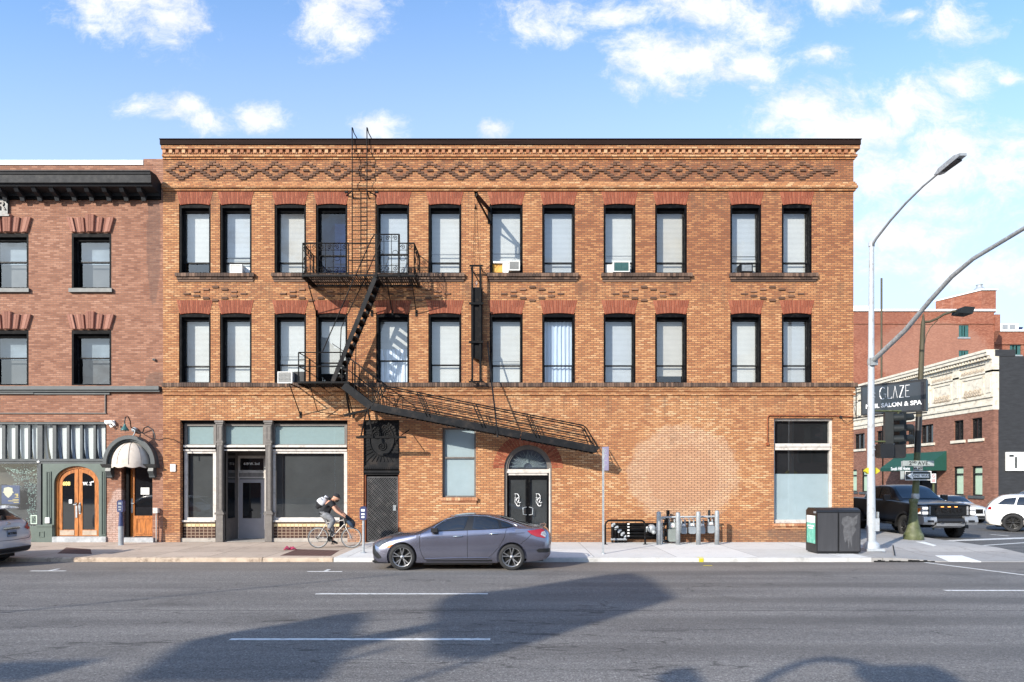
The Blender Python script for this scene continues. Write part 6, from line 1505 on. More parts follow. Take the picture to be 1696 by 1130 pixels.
m.tube([P(1414, 672, -.1), P(1417, 688, -.2), P(1424, 690, -.3), P(1428, 687, -.4)], .012, 6); m.build('bracket', M['plastic'], gs)

tag(MB().tube([(X(1460, 62), 62, .1), (X(1460, 62), 62, Z(461, 62))], .12, 8).build('flag_pole', M['brown_pole'], loc=(X(1460, 62), 62, .1)), 'slim dark bare pole rising in front of the red brick warehouse', 'pole')
# ------------------------------------------------------------------ cream-topped building across the side street
XB = 35.9; YN = 25.5; YF_ = 60.
def yB(px): return F * XB / (px - CX) - D            # depth on that facade for a photo column
def zB(px, py): return CH + (HY - py) / S(yB(px))
tb_ = thing('terracotta_building', 'brown brick building with carved cream terracotta top across the side street', 'building', (XB, YN, .12))
zc0, zc1 = 7.62, 12.1
bw_ = []
for (a, b) in ((1609, 1626.6), (1579.6, 1595.7), (1525, 1545.6), (1503, 1515), (1452, 1466), (1415.5, 1432)):
    bw_.append((yB(b), yB(a), 5.55, 7.15))
for (a, b) in ((1609, 1627), (1579, 1595.7), (1426.5, 1439), (1408, 1419)):
    bw_.append((yB(b), yB(a), 1.15, 3.45))
dy0, dy1 = yB(1552), yB(1520); bw_.append((dy0, dy1, .12, 3.1))
# the facade is built facing -y in local space then turned to face the side street
def toB(mb):            # local (u = distance from near corner, y = depth into wall, z)
    mb.v = [(XB + v[1], YN + v[0], v[2]) for v in mb.v]; return mb
wB = MB(); wall_grid(wB, 0, YF_ - YN, .1, zc0, [(h[0] - YN, h[1] - YN, h[2], h[3]) for h in bw_], 0, .35); toB(wB)
wB.build('wall', M['brick_brown'], tb_)
m = MB(); m.box(XB + .36, XB + 26, YN + .02, YN + .30, .1, zc1 - .5); m.box(XB + .01, XB + .35, YN + .004, YN + .012, .1, zc0)
m.box(XB + .1, XB + 1.6, YN - .02, YN + .25, zc1 - .5, zc1 - .02); m.build('painted_side_wall', M['dark_wall'], tb_)
m = MB(); m.box(XB + .4, XB + 26, YN + .31, YF_, zc1 - 1.4, zc1 - 1.2); m.quad((XB + .9, YN + .3, .1), (XB + .9, YF_, .1), (XB + .9, YF_, zc0), (XB + .9, YN + .3, zc0)); m.build('roof', M['inside'], tb_)
m = MB(); Lb = YF_ - YN
def band(z0, z1, d, a=0, b=None, mb=None): (mb or m).box(a, Lb if b is None else b, -d, .4, z0, z1)
band(zc0, zc0 + .35, .05); band(zc0 + .352, zc0 + .55, .16); band(zc0 + .552, zc0 + .95, .02); band(zc0 + .952, zc0 + 1.12, .14)
band(zc0 + 1.122, zc1 - .95, .0); band(10.45, 10.6, .10); band(zc1 - .95, zc1 - .7, .12); band(zc1 - .698, zc1 - .45, .28); band(zc1 - .448, zc1 - .2, .52); band(zc1 - .198, zc1, .60)
u = 0
while u < Lb:           # dentils and pilasters dividing the panels
    m.box(u, u + .16, -.42, -.281, zc1 - .69, zc1 - .5); u += .34
piers = [0., 3.7, 7.4, 11.1, 14.8, 18.5, 22.2, 25.9, 29.6]
for p in piers: m.box(p, p + .75, -.1, -.001, zc0 + 1.123, zc1 - .951); m.box(p + .12, p + .63, -.16, -.101, zc0 + 1.3, 10.3)
for p in piers[:-1]: ring(m, p + 1.0, p + 3.45, zc0 + 1.3, 10.3, .12, -.07, -.001)
toB(m); m.build('terracotta_frieze', M['terracotta'], tb_)
m = MB(); rnd = random.Random(2)
for p in piers[:-1]:
    for (z_, n_, h_, a0, a1) in ((9.1, 7, .62, 1.3, 3.15), (10.72, 8, .34, .95, 3.5)):
        for k in range(n_):
            uu = p + a0 + (a1 - a0) * (k + .5) / n_; big = 1.25 if k % 2 == 0 else .8
            m.lathe([(0, -.12), (.07 * big, -.08), (.13 * big, .0)], (uu, -.02, z_ - h_ * .25), 'y', 7)
            m.lathe([(0, -.1), (.08, -.03), (.09, .0)], (uu, -.02, z_ + h_ * .3 * big), 'y', 6)
            m.tube([(uu - .2, -.04, z_ - h_ * .4), (uu - .08, -.08, z_ + .0), (uu, -.06, z_ + h_ * .3 * big)], [.035, .05, .02], 5); m.tube([(uu + .2, -.04, z_ - h_ * .4), (uu + .08, -.08, z_), (uu, -.06, z_ + h_ * .3 * big)], [.035, .05, .02], 5)
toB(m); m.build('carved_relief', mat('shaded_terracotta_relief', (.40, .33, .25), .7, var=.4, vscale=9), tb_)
for i, (a, b, z0, z1) in enumerate(bw_[:-1]):
    up_ = z0 > 4; f = MB(); ring(f, a - YN, b - YN, z0, z1, .09, .12, .3); 
    if up_: f.box((a + b) / 2 - YN - .05, (a + b) / 2 - YN + .05, .12, .24, z0 + .09, z1 - .09)
    else: f.box(a - YN + .09, b - YN - .09, .12, .24, z1 - .66, z1 - .56)
    toB(f); fo = f.build('window', M['sash'], tb_)
    g = MB(); g.box(a - YN + .05, b - YN - .05, .25, .27, z0 + .05, z1 - .05); toB(g); g.build('pane', M['car_glass'] if up_ else M['film3'], fo)
    sl_ = MB(); sl_.box(a - YN - .25, b - YN + .25, -.12, .1, z0 - .22, z0 - .003); toB(sl_); sl_.build('sill', M['terracotta'] if up_ else M['grey_paint'], fo)
m = MB(); m.box(dy0 - YN, dy1 - YN, .25, .3, .12, 3.1); ring(m, dy0 - YN, dy1 - YN, .12, 3.1, .15, .1, .25); toB(m); m.build('street_door', M['inside'], tb_)
m = MB(); m.tube([(XB - .06, yB(1463), .1), (XB - .06, yB(1463), zc0)], .06, 6); m.build('downpipe', M['frame'], tb_)
aw_ = thing('green_awning', 'dark green sloped awning over the doorway of the terracotta building', 'awning', (XB - .05, dy0 - .5, 3.1))
ya_, yb_ = yB(1553) - 1.2, yB(1500) + 1.0; ax_ = XB - 1.75
m = MB(); zt_, zl_, zv = 4.75, 3.45, 3.15
m.add([(XB - .03, ya_, zt_), (XB - .03, yb_, zt_), (ax_, yb_, zl_), (ax_, ya_, zl_), (ax_, ya_, zv), (ax_, yb_, zv), (XB - .03, ya_, zv), (XB - .03, yb_, zv), (XB - .08, ya_, zt_)],
      [(0, 1, 2, 3), (3, 2, 5, 4), (0, 3, 4, 6), (1, 7, 5, 2)]); m.build('canopy', M['green_awning'], aw_)
q_ = text_mb('South Hill Home', .42, bold=.006).xf(Matrix.Translation((ax_ - .02, (ya_ + yb_) / 2 + .2, zv + .2)) @ Matrix.Rotation(R(-90), 4, 'Z')); q_.build('lettering', M['lettering'], aw_)
ws = thing('number_sign', 'white square sign with a black figure on the charcoal painted wall', 'sign', (X(1680, YN), YN, Z(779, YN)))
sq = lambda a: X(a, YN)
m = MB(); m.box(sq(1665), sq(1695), YN - .12, YN - .0, Z(780, YN), Z(749, YN)); pn = m.build('panel', M['white'], ws)
m = MB(); m.box(sq(1669.5), sq(1677), YN - .13, YN - .121, Z(757, YN), Z(753.3, YN)); m.box(sq(1679), sq(1682.3), YN - .13, YN - .121, Z(776, YN), Z(757, YN)); m.build('figure', M['letter_dark'], pn)
m = MB(); c_ = Vector((X(1672, 27), 27, 11.2)); m.tube([c_, c_ + Vector((0, 0, .7))], .2, 12); m.lathe([(.0, .3), (.35, .15), (.35, .0), (.2, -.1)], c_ + Vector((0, 0, .75)), 'z', 12); tag(m.build('roof_vent', M['white'], loc=tuple(c_)), 'small white capped vent on the charcoal wall top', 'roof vent')

# ------------------------------------------------------------------ red brick warehouse far behind
YW = 78.; wh = thing('brick_warehouse', 'tall plain red brick warehouse far behind, with rooftop brick shaft and green shuttered windows', 'building', (X(1530, YW), YW, .1))
wz = Z(516, YW); wxr = X(1646.5, YW); wxl = X(1330, YW)
wins = [(X(1588, YW), X(1604.5, YW), Z(558.5, YW), Z(538.5, YW)), (X(1588, YW), X(1604.5, YW), Z(600, YW), Z(580.5, YW))]
m = MB(); wall_grid(m, wxl, wxr, .1, wz, wins, YW, YW + .5); m.box(wxr - .5, wxr, YW + .5, YW + 25, .1, wz); m.box(wxl, wxr, YW - .12, YW - .002, Z(537, YW), Z(535, YW))
w2l, w2r, w2z = wxr + .02, X(1800, YW), Z(549.5, YW + 4); wr2 = (X(1672.5, YW + 4), X(1691, YW + 4), Z(588, YW + 4), Z(571, YW + 4))
wall_grid(m, w2l, w2r, .1, w2z, [wr2], YW + 4, YW + 4.5); m.box(w2l, w2r, YW + 3.8, YW + 4 - .002, Z(571, YW + 4), Z(569, YW + 4))
sx0, sx1 = X(1590.5, YW + 1), X(1646.5, YW + 1); sz1 = Z(482.5, YW + 1)
m.prism([(sx0, YW + 7), (sx0 + 3., YW + .6), (sx1, YW + .6), (sx1, YW + 7)], wz + .01, sz1, 'z')
m.build('wall', M['brick_far'], wh)
m = MB(); m.box(wxl, wxr + .15, YW - .2, YW + .6, wz + .002, wz + .32); m.box(X(1412, YW), X(1440, YW), YW - .2, YW + .6, wz + .322, wz + .8); m.prism([(sx0 - .2, YW + 7.2), (sx0 + 2.9, YW + .4), (sx1 + .2, YW + .4), (sx1 + .2, YW + 7.2)], sz1 + .002, sz1 + .2, 'z'); m.box(w2l, w2r, YW + 3.8, YW + 4.6, w2z + .002, w2z + .3); m.build('coping', M['white'], wh)
for w_ in wins + [wr2]:
    yy = YW if w_ is not wr2 else YW + 4
    m = MB(); ring(m, *w_, .14, yy + .1, yy + .4); xm = (w_[0] + w_[1]) / 2; m.box(xm - .1, xm + .1, yy + .1, yy + .3, w_[2] + .14, w_[3] - .14); m.box(w_[0] + .14, w_[0] + .5, yy + .12, yy + .2, w_[2] + .14, w_[3] - .14); m.box(w_[1] - .5, w_[1] - .14, yy + .12, yy + .2, w_[2] + .14, w_[3] - .14); f_ = m.build('window', M['green_pole'] if False else M['teal'], wh)
    MB().box(w_[0] + .1, w_[1] - .1, yy + .32, yy + .36, w_[2] + .1, w_[3] - .1).build('pane', M['car_glass'], f_)
    MB().box(w_[0] - .2, w_[1] + .2, yy - .1, yy + .2, w_[2] - .25, w_[2] - .004).build('sill', M['sign_grey'], f_)
MB().prism([(YW + 3, wz - .5), (YW - .2, wz - .5), (YW - .2, wz - 3), (YW + .8, wz - 4.5), (YW + 3, wz - 6)], wxr + .001, wxr + .8, 'x').build('corbel', M['brick_far'], wh)
c_ = Vector((X(1622, YW + 3), YW + 3, Z(480, YW + 3)))
m = MB(); m.lathe([(.95, -.5), (.9, -.1), (.45, .35), (.4, .45), (.4, .7), (.5, .75), (0, .85)], c_, 'z', 14); m.tube([c_ + Vector((.2, 0, .7)), c_ + Vector((.2, 0, 1.1))], .05, 6)
tag(m.build('roof_ventilator', M['galv'], loc=tuple(c_)), 'domed galvanised ventilator on the rooftop brick shaft', 'roof vent')
ac = thing('rooftop_unit', 'white rooftop cooling unit on the lower roof at far right', 'cooling unit', (X(1672, YW + 8), YW + 8, w2z))
yy = YW + 8; m = MB(); m.box(X(1656, yy), X(1687, yy), yy, yy + 3, w2z - .5, Z(536, yy)); m.build('case', M['white'], ac)
m = MB(); 
for a, b in ((1660, 1669), (1672, 1681)): m.box(X(a, yy), X(b, yy), yy - .05, yy - .001, Z(548, yy), Z(538, yy))
m.build('grille', M['sign_grey'], ac)
tag(MB().box(X(1688, yy), X(1693.5, yy), yy, yy + 1, w2z - .2, Z(543, yy)).box(X(1687.5, yy), X(1694, yy), yy - .1, yy + 1.1, Z(543, yy) + .01, Z(542, yy)).build('roof_box', M['blue_meter'], loc=(X(1690, yy), yy, w2z)), 'small dark blue rooftop box beside the white cooling unit', 'roof box')

# ------------------------------------------------------------------ across the street, behind the camera: what the glass mirrors and what shades the road
ob = thing('opposite_building', 'plain dark brick block on the far side of the street', 'building', (0, -62, 0))
m = MB(); hs = []
for k in range(16):
    a = -50 + k * 7
    for z0 in (5.2, 9.2): hs.append((a, a + 1.6, z0, z0 + 2.2)); hs.append((a + 2.6, a + 4.2, z0, z0 + 2.2))
m2 = MB(); wall_grid(m2, -60, 60, 0, 13.2, hs, 0, .4); m2.v = [(-v[0], -62 - v[1], v[2]) for v in m2.v]; m2.box(-60, 60, -80, -62.41, 0, 12.8); m2.build('wall', M['brick_brown'], ob)
# ------------------------------------------------------------------ vehicles
def paint(name, col, metal=.5, rough=.28, flake=.1, dust=.3, coat=1.):
    m = bpy.data.materials.new(name); m.use_nodes = True; t = NT(m.node_tree)
    co = t.n('ShaderNodeTexCoord').outputs['Object']; b = t.n('ShaderNodeBsdfPrincipled')
    c = t.ramp(t.noise(co, 1.2, 3), [(.3, tuple(k * (1 - flake) for k in col)), (.7, tuple(k * (1 + flake) for k in col))])
    dz = t.ss(t.sep(co)[2], .75, .2); c = t.mix(t.m('MULTIPLY', t.m('MULTIPLY', dz, t.ss(t.noise(co, 6, 6, .7), .4, .7)), dust), c, (.12, .11, .1))
    t.put(b.inputs['Base Color'], c); b.inputs['Metallic'].default_value = metal; b.inputs['Roughness'].default_value = rough
    b.inputs['Coat Weight'].default_value = coat; b.inputs['Coat Roughness'].default_value = .03
    out = t.n('ShaderNodeOutputMaterial'); t.t.links.new(b.outputs[0], out.inputs[0]); return m
M['seamline'] = mat('panel_gap', (.008, .008, .01), .8, var=0)
def interp(rows, x):
    """Catmull-Rom through station rows (first value is x)"""
    n = len(rows)
    if x <= rows[0][0]: return rows[0][1:]
    if x >= rows[-1][0]: return rows[-1][1:]
    i = max(k for k in range(n) if rows[k][0] <= x); i = min(i, n - 2)
    p0, p1, p2, p3 = rows[max(i-1, 0)], rows[i], rows[i+1], rows[min(i+2, n-1)]
    h = p2[0] - p1[0]; t = (x - p1[0]) / h; out = []
    for j in range(1, len(p1)):
        m1 = (p2[j] - p0[j]) / max(1e-6, p2[0] - p0[0]) * h; m2 = (p3[j] - p1[j]) / max(1e-6, p3[0] - p1[0]) * h
        d = p2[j] - p1[j]                       # keep it monotone so panels do not ripple
        if d == 0: m1 = m2 = 0
        else:
            if m1 / d < 0: m1 = 0
            if m2 / d < 0: m2 = 0
            m1 = max(-3 * abs(d), min(3 * abs(d), m1)); m2 = max(-3 * abs(d), min(3 * abs(d), m2))
        out.append((2*t**3-3*t**2+1)*p1[j] + (t**3-2*t**2+t)*m1 + (-2*t**3+3*t**2)*p2[j] + (t**3-t**2)*m2)
    return out
# row: x, zb, wb, zm, wm, zs, ws, zr, wr, zt
def body_mesh(rows, nx=90, cuts=(), crease=.0):
    x0, x1 = rows[0][0], rows[-1][0]; vs = []; sec = None
    xs = sorted(set([x0 + (x1 - x0) * (.5 - .5 * math.cos(math.pi * k / nx)) * .5 + (x1 - x0) * k / nx * .5 for k in range(nx + 1)]))
    for x in xs:
        zb, wb, zm, wm, zs, ws, zr, wr, zt = interp(rows, x)
        L_ = lambda a, b, t: a + (b - a) * t
        pts = [(0, zb), (wb * .6, zb), (wb * .97, zb + .01), (L_(wb, wm, .55), L_(zb, zm, .25)), (L_(wb, wm, .85), L_(zb, zm, .6)), (wm, zm), (L_(wm, ws, .25), L_(zm, zs, .45)), (L_(wm, ws, .6), L_(zm, zs, .8)), (ws, zs),
               (L_(ws, wr, .30) + .012, L_(zs, zr, .33)), (L_(ws, wr, .64) + .014, L_(zs, zr, .68)), (wr, zr), (wr * .90, L_(zr, zt, .42)), (wr * .66, L_(zr, zt, .78)), (wr * .34, L_(zr, zt, .96)), (0, zt)]
        full = [(x, y, z) for y, z in pts] + [(x, -y, z) for y, z in pts[-2:0:-1]]
        sec = len(full); vs += full
    fs = []; n = len(xs)
    for i in range(n - 1):
        for k in range(sec): fs.append((i*sec+k, i*sec+(k+1)%sec, (i+1)*sec+(k+1)%sec, (i+1)*sec+k))
    fs.append(tuple(range(sec-1, -1, -1))); fs.append(tuple((n-1)*sec + k for k in range(sec)))
    me = bpy.data.meshes.new('b'); me.from_pydata(vs, [], fs)
    bm = bmesh.new(); bm.from_mesh(me); bmesh.ops.recalc_face_normals(bm, faces=bm.faces); bmesh.ops.remove_doubles(bm, verts=bm.verts, dist=.0005); bm.to_mesh(me); bm.free(); me.update()
    return me
def cut_arches(me, wheels, r, win, wo):
    """wheels: list of (x,z); bore cylinders |y| from win to wo"""
    ob = bpy.data.objects.new('b', me); me.materials.append(M['under']); me.materials.append(M['under'])
    for p in me.polygons: p.material_index = 0
    cut = MB()
    for (x, z) in wheels:
        for sg in (-1, 1): cut.lathe([(0, sg * win), (r, sg * win), (r, sg * wo), (0, sg * wo)], (x, 0, z), 'y', 40, smooth=False)
    cm = bpy.data.meshes.new('c'); cm.from_pydata(cut.v, [], cut.f); cm.materials.append(M['under']); cm.materials.append(M['under'])
    bm = bmesh.new(); bm.from_mesh(cm); bmesh.ops.remove_doubles(bm, verts=bm.verts, dist=.001); bmesh.ops.recalc_face_normals(bm, faces=bm.faces); bm.to_mesh(cm); bm.free()
    for p in cm.polygons: p.material_index = 1
    co = bpy.data.objects.new('c', cm); COL.objects.link(co)
    md = ob.modifiers.new('b', 'BOOLEAN'); md.operation = 'DIFFERENCE'; md.object = co; md.solver = 'EXACT'
    out = eval_mesh(ob); COL.objects.unlink(co)
    return out
class Car:
    def __init__(s, label, cat, origin, heading, name, **kw):
        """heading: rotation about z taking local +x (towards the tail) to world"""
        s.root = thing(name, label, cat, origin, kw.get('group')); s.M = Matrix.Rotation(heading, 4, 'Z'); s.o = Vector(origin)
    def finish(s, mb, name, mats, parent=None, fix=True):
        mb = MB().__class__() if False else mb
        mb.v = [tuple(s.M @ Vector(v) + s.o) for v in mb.v]
        return mb.build(name, mats, parent or s.root, fix=fix)
    def set_body(s, me, mats, smooth=42, name='body'):
        s.bvh = BVHTree.FromPolygons([v.co.copy() for v in me.vertices], [tuple(p.vertices) for p in me.polygons])
        me = me.copy(); me.transform(s.M); me.materials.clear()
        for m in mats: me.materials.append(m)
        for p in me.polygons: p.use_smooth = True
        bm = bmesh.new(); bm.from_mesh(me)
        for e in bm.edges:
            if len(e.link_faces) == 2:
                e.smooth = e.calc_face_angle(0) < R(smooth)
        bm.to_mesh(me); bm.free(); me.update(); me.name = name
        o = bpy.data.objects.new(name, me); COL.objects.link(o); o.parent = s.root; o['_b'] = tuple(s.o); s.body = o; return o
    def hit(s, axis, a, b, sg):
        if axis == 'y': org, d = Vector((a, sg * 6, b)), Vector((0, -sg, 0))
        elif axis == 'x': org, d = Vector((sg * 20 + 2, a, b)), Vector((-sg, 0, 0))
        else: org, d = Vector((a, b, 9)), Vector((0, 0, -1))
        h = s.bvh.ray_cast(org, d); return h[0], h[1]
    def decal(s, poly, axis='y', sg=-1, off=.005, nx=14, nz=6):
        """polygon in the two free coordinates, laid on the body with a small offset"""
        mb = MB(); xs_ = sorted(set([min(p[0] for p in poly) + (max(p[0] for p in poly) - min(p[0] for p in poly)) * k / nx for k in range(nx + 1)] + [p[0] for p in poly]))
        cols = []
        for i, x in enumerate(xs_):
            xx = min(max(x, xs_[0] + 1e-4), xs_[-1] - 1e-4); zs = []
            for (x0, z0), (x1, z1) in zip(poly, poly[1:] + poly[:1]):
                if (x0 - xx) * (x1 - xx) < 0: zs.append(z0 + (z1 - z0) * (xx - x0) / (x1 - x0))
            if len(zs) < 2: continue
            lo, hi = min(zs), max(zs); col = []
            for k in range(nz + 1):
                z = lo + (hi - lo) * k / nz; h, nn = s.hit(axis, xx, z, sg)
                if h is None: col = None; break
                if axis == 'y': h = h + Vector((0, sg * off, 0))
                elif axis == 'x': h = h + Vector((sg * off, 0, 0))
                else: h = h + Vector((0, 0, off))
                h = h + nn * (off * .5 if nn.dot(Vector((0, sg, 0)) if axis == 'y' else (Vector((sg, 0, 0)) if axis == 'x' else Vector((0, 0, 1)))) > 0 else 0)
                col.append(h)
            if col: cols.append(col)
        vs = [v for c in cols for v in c]; n = nz + 1
        mb.add(vs, [(i*n+k, i*n+k+1, (i+1)*n+k+1, (i+1)*n+k) for i in range(len(cols) - 1) for k in range(nz)], True)
        return mb
    def line(s, pts, r=.005, axis='y', sg=-1, off=.0, n=14):
        out = []
        for (a, b) in zip(pts[:-1], pts[1:]):
            for k in range(n): 
                u = k / n; h, nn = s.hit(axis, a[0] + (b[0] - a[0]) * u, a[1] + (b[1] - a[1]) * u, sg)
                if h is not None: out.append(h + nn * off)
        h, nn = s.hit(axis, *pts[-1], sg); 
        if h is not None: out.append(h)
        return MB().tube(out, r, 5)
def wheel_parts(car, x, y, z, r, w, sg, style='civic', rimr=.76):
    """sg: outward side (-1 or +1 in local y)"""
    m = MB(); ro = r * rimr
    m.lathe([(ro, -w/2 + .01), (r * .93, -w/2), (r * .985, -w/2 + .025), (r, -w/2 + .05), (r, w/2 - .05), (r * .985, w/2 - .025), (r * .93, w/2), (ro, w/2 - .01), (ro, -w/2 + .01)], (x, y, z), 'y', 40)
    if style in ('truck',):
        for k in range(30):
            a = 2 * math.pi * k / 30; c = Vector((x + r * math.cos(a), y, z + r * math.sin(a))); m.obox(c, Vector((math.cos(a), 0, math.sin(a))), Vector((0, 1, 0)), Vector((-math.sin(a), 0, math.cos(a))), .012, w / 2 - .01, .022)
    ty = car.finish(m, 'wheel', M['rubber'])
    f = y + sg * (w / 2 - .03)
    m = MB(); m.lathe([(ro, f - sg * .01), (ro - .018, f), (ro - .03, f - sg * .03), (ro - .03, f - sg * .10)], (x, 0, z), 'y', 36)
    nsp = {'civic': 5, 'truck': 6, 'suv': 5, 'sedan': 7}[style]
    for k in range(nsp):
        a = 2 * math.pi * k / nsp + R(18)
        for da in ((-.20, .20) if style != 'sedan' else (0,)):
            c0 = Vector((x + .05 * math.cos(a), f - sg * .03, z + .05 * math.sin(a))); c1 = Vector((x + (ro - .025) * math.cos(a + da), f - sg * .008, z + (ro - .025) * math.sin(a + da)))
            m.bar(c0, c1, .026 if style == 'civic' else .045, .03, up=Vector((0, 1, 0)))
    m.lathe([(.0, f - sg * .005), (.045, f - sg * .01), (.06, f - sg * .05)], (x, 0, z), 'y', 16)
    car.finish(m, 'rim', M['rim' if style in ('civic', 'sedan') else 'rim_black'], ty)
    m = MB(); m.lathe([(ro - .02, f - sg * .09), (0, f - sg * .09)], (x, 0, z), 'y', 30)
    if style == 'civic': m.lathe([(.16, f - sg * .08), (.16, f - sg * .07), (0, f - sg * .07)], (x, 0, z), 'y', 24)
    car.finish(m, 'brake', M['under'], ty)

# ---- parked violet-grey sedan
PV = paint('violet_grey_metallic_paint', (.235, .235, .30), .85, .24, .08, .1)
s0 = S(-6.68); cx_o = X(612, -6.66); LW = .90
car = Car('parked violet-grey metallic sedan with tinted windows, by the kerb in front of the arched doorway', 'car', (cx_o, -6.66 + LW, 0), 0, 'parked_sedan')
#        x    zb   wb   zm   wm   zs   ws   zr   wr   zt
rows = [(.00, .30, .44, .46, .52, .60, .50, .66, .46, .68),
        (.05, .24, .60, .45, .68, .62, .64, .70, .58, .73),
        (.16, .20, .74, .45, .79, .66, .745, .755, .66, .79),
        (.36, .19, .82, .46, .855, .715, .80, .81, .70, .865),
        (.66, .19, .85, .48, .885, .79, .835, .885, .72, .94),
        (1.00, .19, .86, .50, .90, .87, .855, .94, .74, .985),
        (1.22, .19, .86, .52, .90, .92, .862, .965, .75, 1.01),
        (1.50, .19, .86, .52, .90, .965, .862, 1.07, .72, 1.14),
        (1.85, .19, .86, .52, .90, .985, .858, 1.25, .64, 1.31),
        (2.20, .19, .86, .52, .90, 1.00, .856, 1.372, .585, 1.425),
        (2.60, .19, .86, .52, .90, 1.02, .855, 1.408, .575, 1.468),
        (3.00, .19, .86, .52, .90, 1.045, .855, 1.395, .575, 1.462),
        (3.40, .19, .86, .54, .90, 1.07, .858, 1.325, .585, 1.40),
        (3.80, .19, .85, .56, .895, 1.085, .842, 1.195, .625, 1.275),
        (4.15, .21, .83, .58, .88, 1.08, .80, 1.125, .66, 1.175),
        (4.45, .24, .79, .60, .845, 1.045, .745, 1.095, .67, 1.125),
        (4.62, .28, .74, .60, .80, 1.00, .70, 1.07, .64, 1.10),
        (4.72, .36, .62, .60, .70, .92, .60, .98, .55, 1.0),
        (4.76, .42, .52, .60, .58, .84, .5, .90, .45, .92)]
WR = .345; fwx, rwx = .838, 3.712
me = cut_arches(body_mesh(rows, 96), [(fwx, .35), (rwx, .35)], .395, .60, 1.2)
car.set_body(me, [PV, M['under']])
def side(pts, m_, name, parent=None, sg=-1, **k): return car.finish(car.decal(pts, 'y', sg, **k), name, m_, parent or car.body, fix=False)
fw_ = [(1.66, 1.06), (1.72, 1.12), (2.0, 1.285), (2.30, 1.365), (2.56, 1.385), (2.47, 1.055), (1.75, 1.035)]
rw_ = [(2.67, 1.06), (2.705, 1.39), (3.06, 1.365), (3.33, 1.295), (3.385, 1.20), (3.395, 1.095)]
qw_ = [(3.42, 1.265), (3.60, 1.21), (3.755, 1.15), (3.53, 1.12), (3.46, 1.12)]
outl = [(1.60, 1.03), (1.70, 1.135), (1.97, 1.31), (2.30, 1.392), (2.65, 1.412), (3.06, 1.392), (3.36, 1.318), (3.62, 1.235), (3.80, 1.15), (3.55, 1.095), (3.0, 1.065), (2.4, 1.04), (1.75, 1.015)]
for sg in (-1, 1):
    w0 = side(outl, M['plastic'], 'window_surround', sg=sg, off=.004, nx=30)
    for pl_ in (fw_, rw_, qw_): side(pl_, M['car_glass'], 'side_window', parent=w0, sg=sg, off=.011, nx=16)
    car.finish(car.line([(1.62, 1.03), (1.70, 1.14), (1.97, 1.315), (2.30, 1.397), (2.65, 1.417), (3.06, 1.397), (3.36, 1.323), (3.62, 1.24), (3.86, 1.155)], .010, sg=sg, off=.012, n=6), 'window_trim', M['chrome'], w0)
# windscreen and rear window
car.finish(car.decal([(1.30, -.62), (1.30, .62), (1.62, .66), (2.06, .52), (2.06, -.52), (1.62, -.66)], 'z', 1, off=.006, nx=14, nz=12), 'windscreen', M['car_glass'], car.body, fix=False)
car.finish(car.decal([(3.42, -.46), (3.42, .46), (4.15, .54), (4.15, -.54)], 'z', 1, off=.006, nx=12, nz=10), 'rear_window', M['car_glass'], car.body, fix=False)
gaps = [[(1.34, 1.0), (1.30, .86), (1.31, .60), (1.36, .42), (1.44, .28)], [(2.55, 1.06), (2.55, .80), (2.555, .45), (2.56, .31)], [(3.58, 1.12), (3.52, .86), (3.38, .62), (3.20, .42), (3.08, .32)], [(1.44, .285), (2.2, .30), (3.08, .32)], [(.42, .83), (.9, .955), (1.30, 1.005)], [(4.30, 1.0), (4.08, .80), (3.95, .70)]]
g = MB()
for sg in (-1, 1):
    for l_ in gaps: g.join(car.line(l_, .0065, sg=sg, off=-.001, n=8))
g.join(car.line([(3.66, .985), (3.66, .93), (3.82, .93), (3.82, .985), (3.66, .985)], .004, n=4))
car.finish(g, 'panel_gap', M['seamline'], car.body)
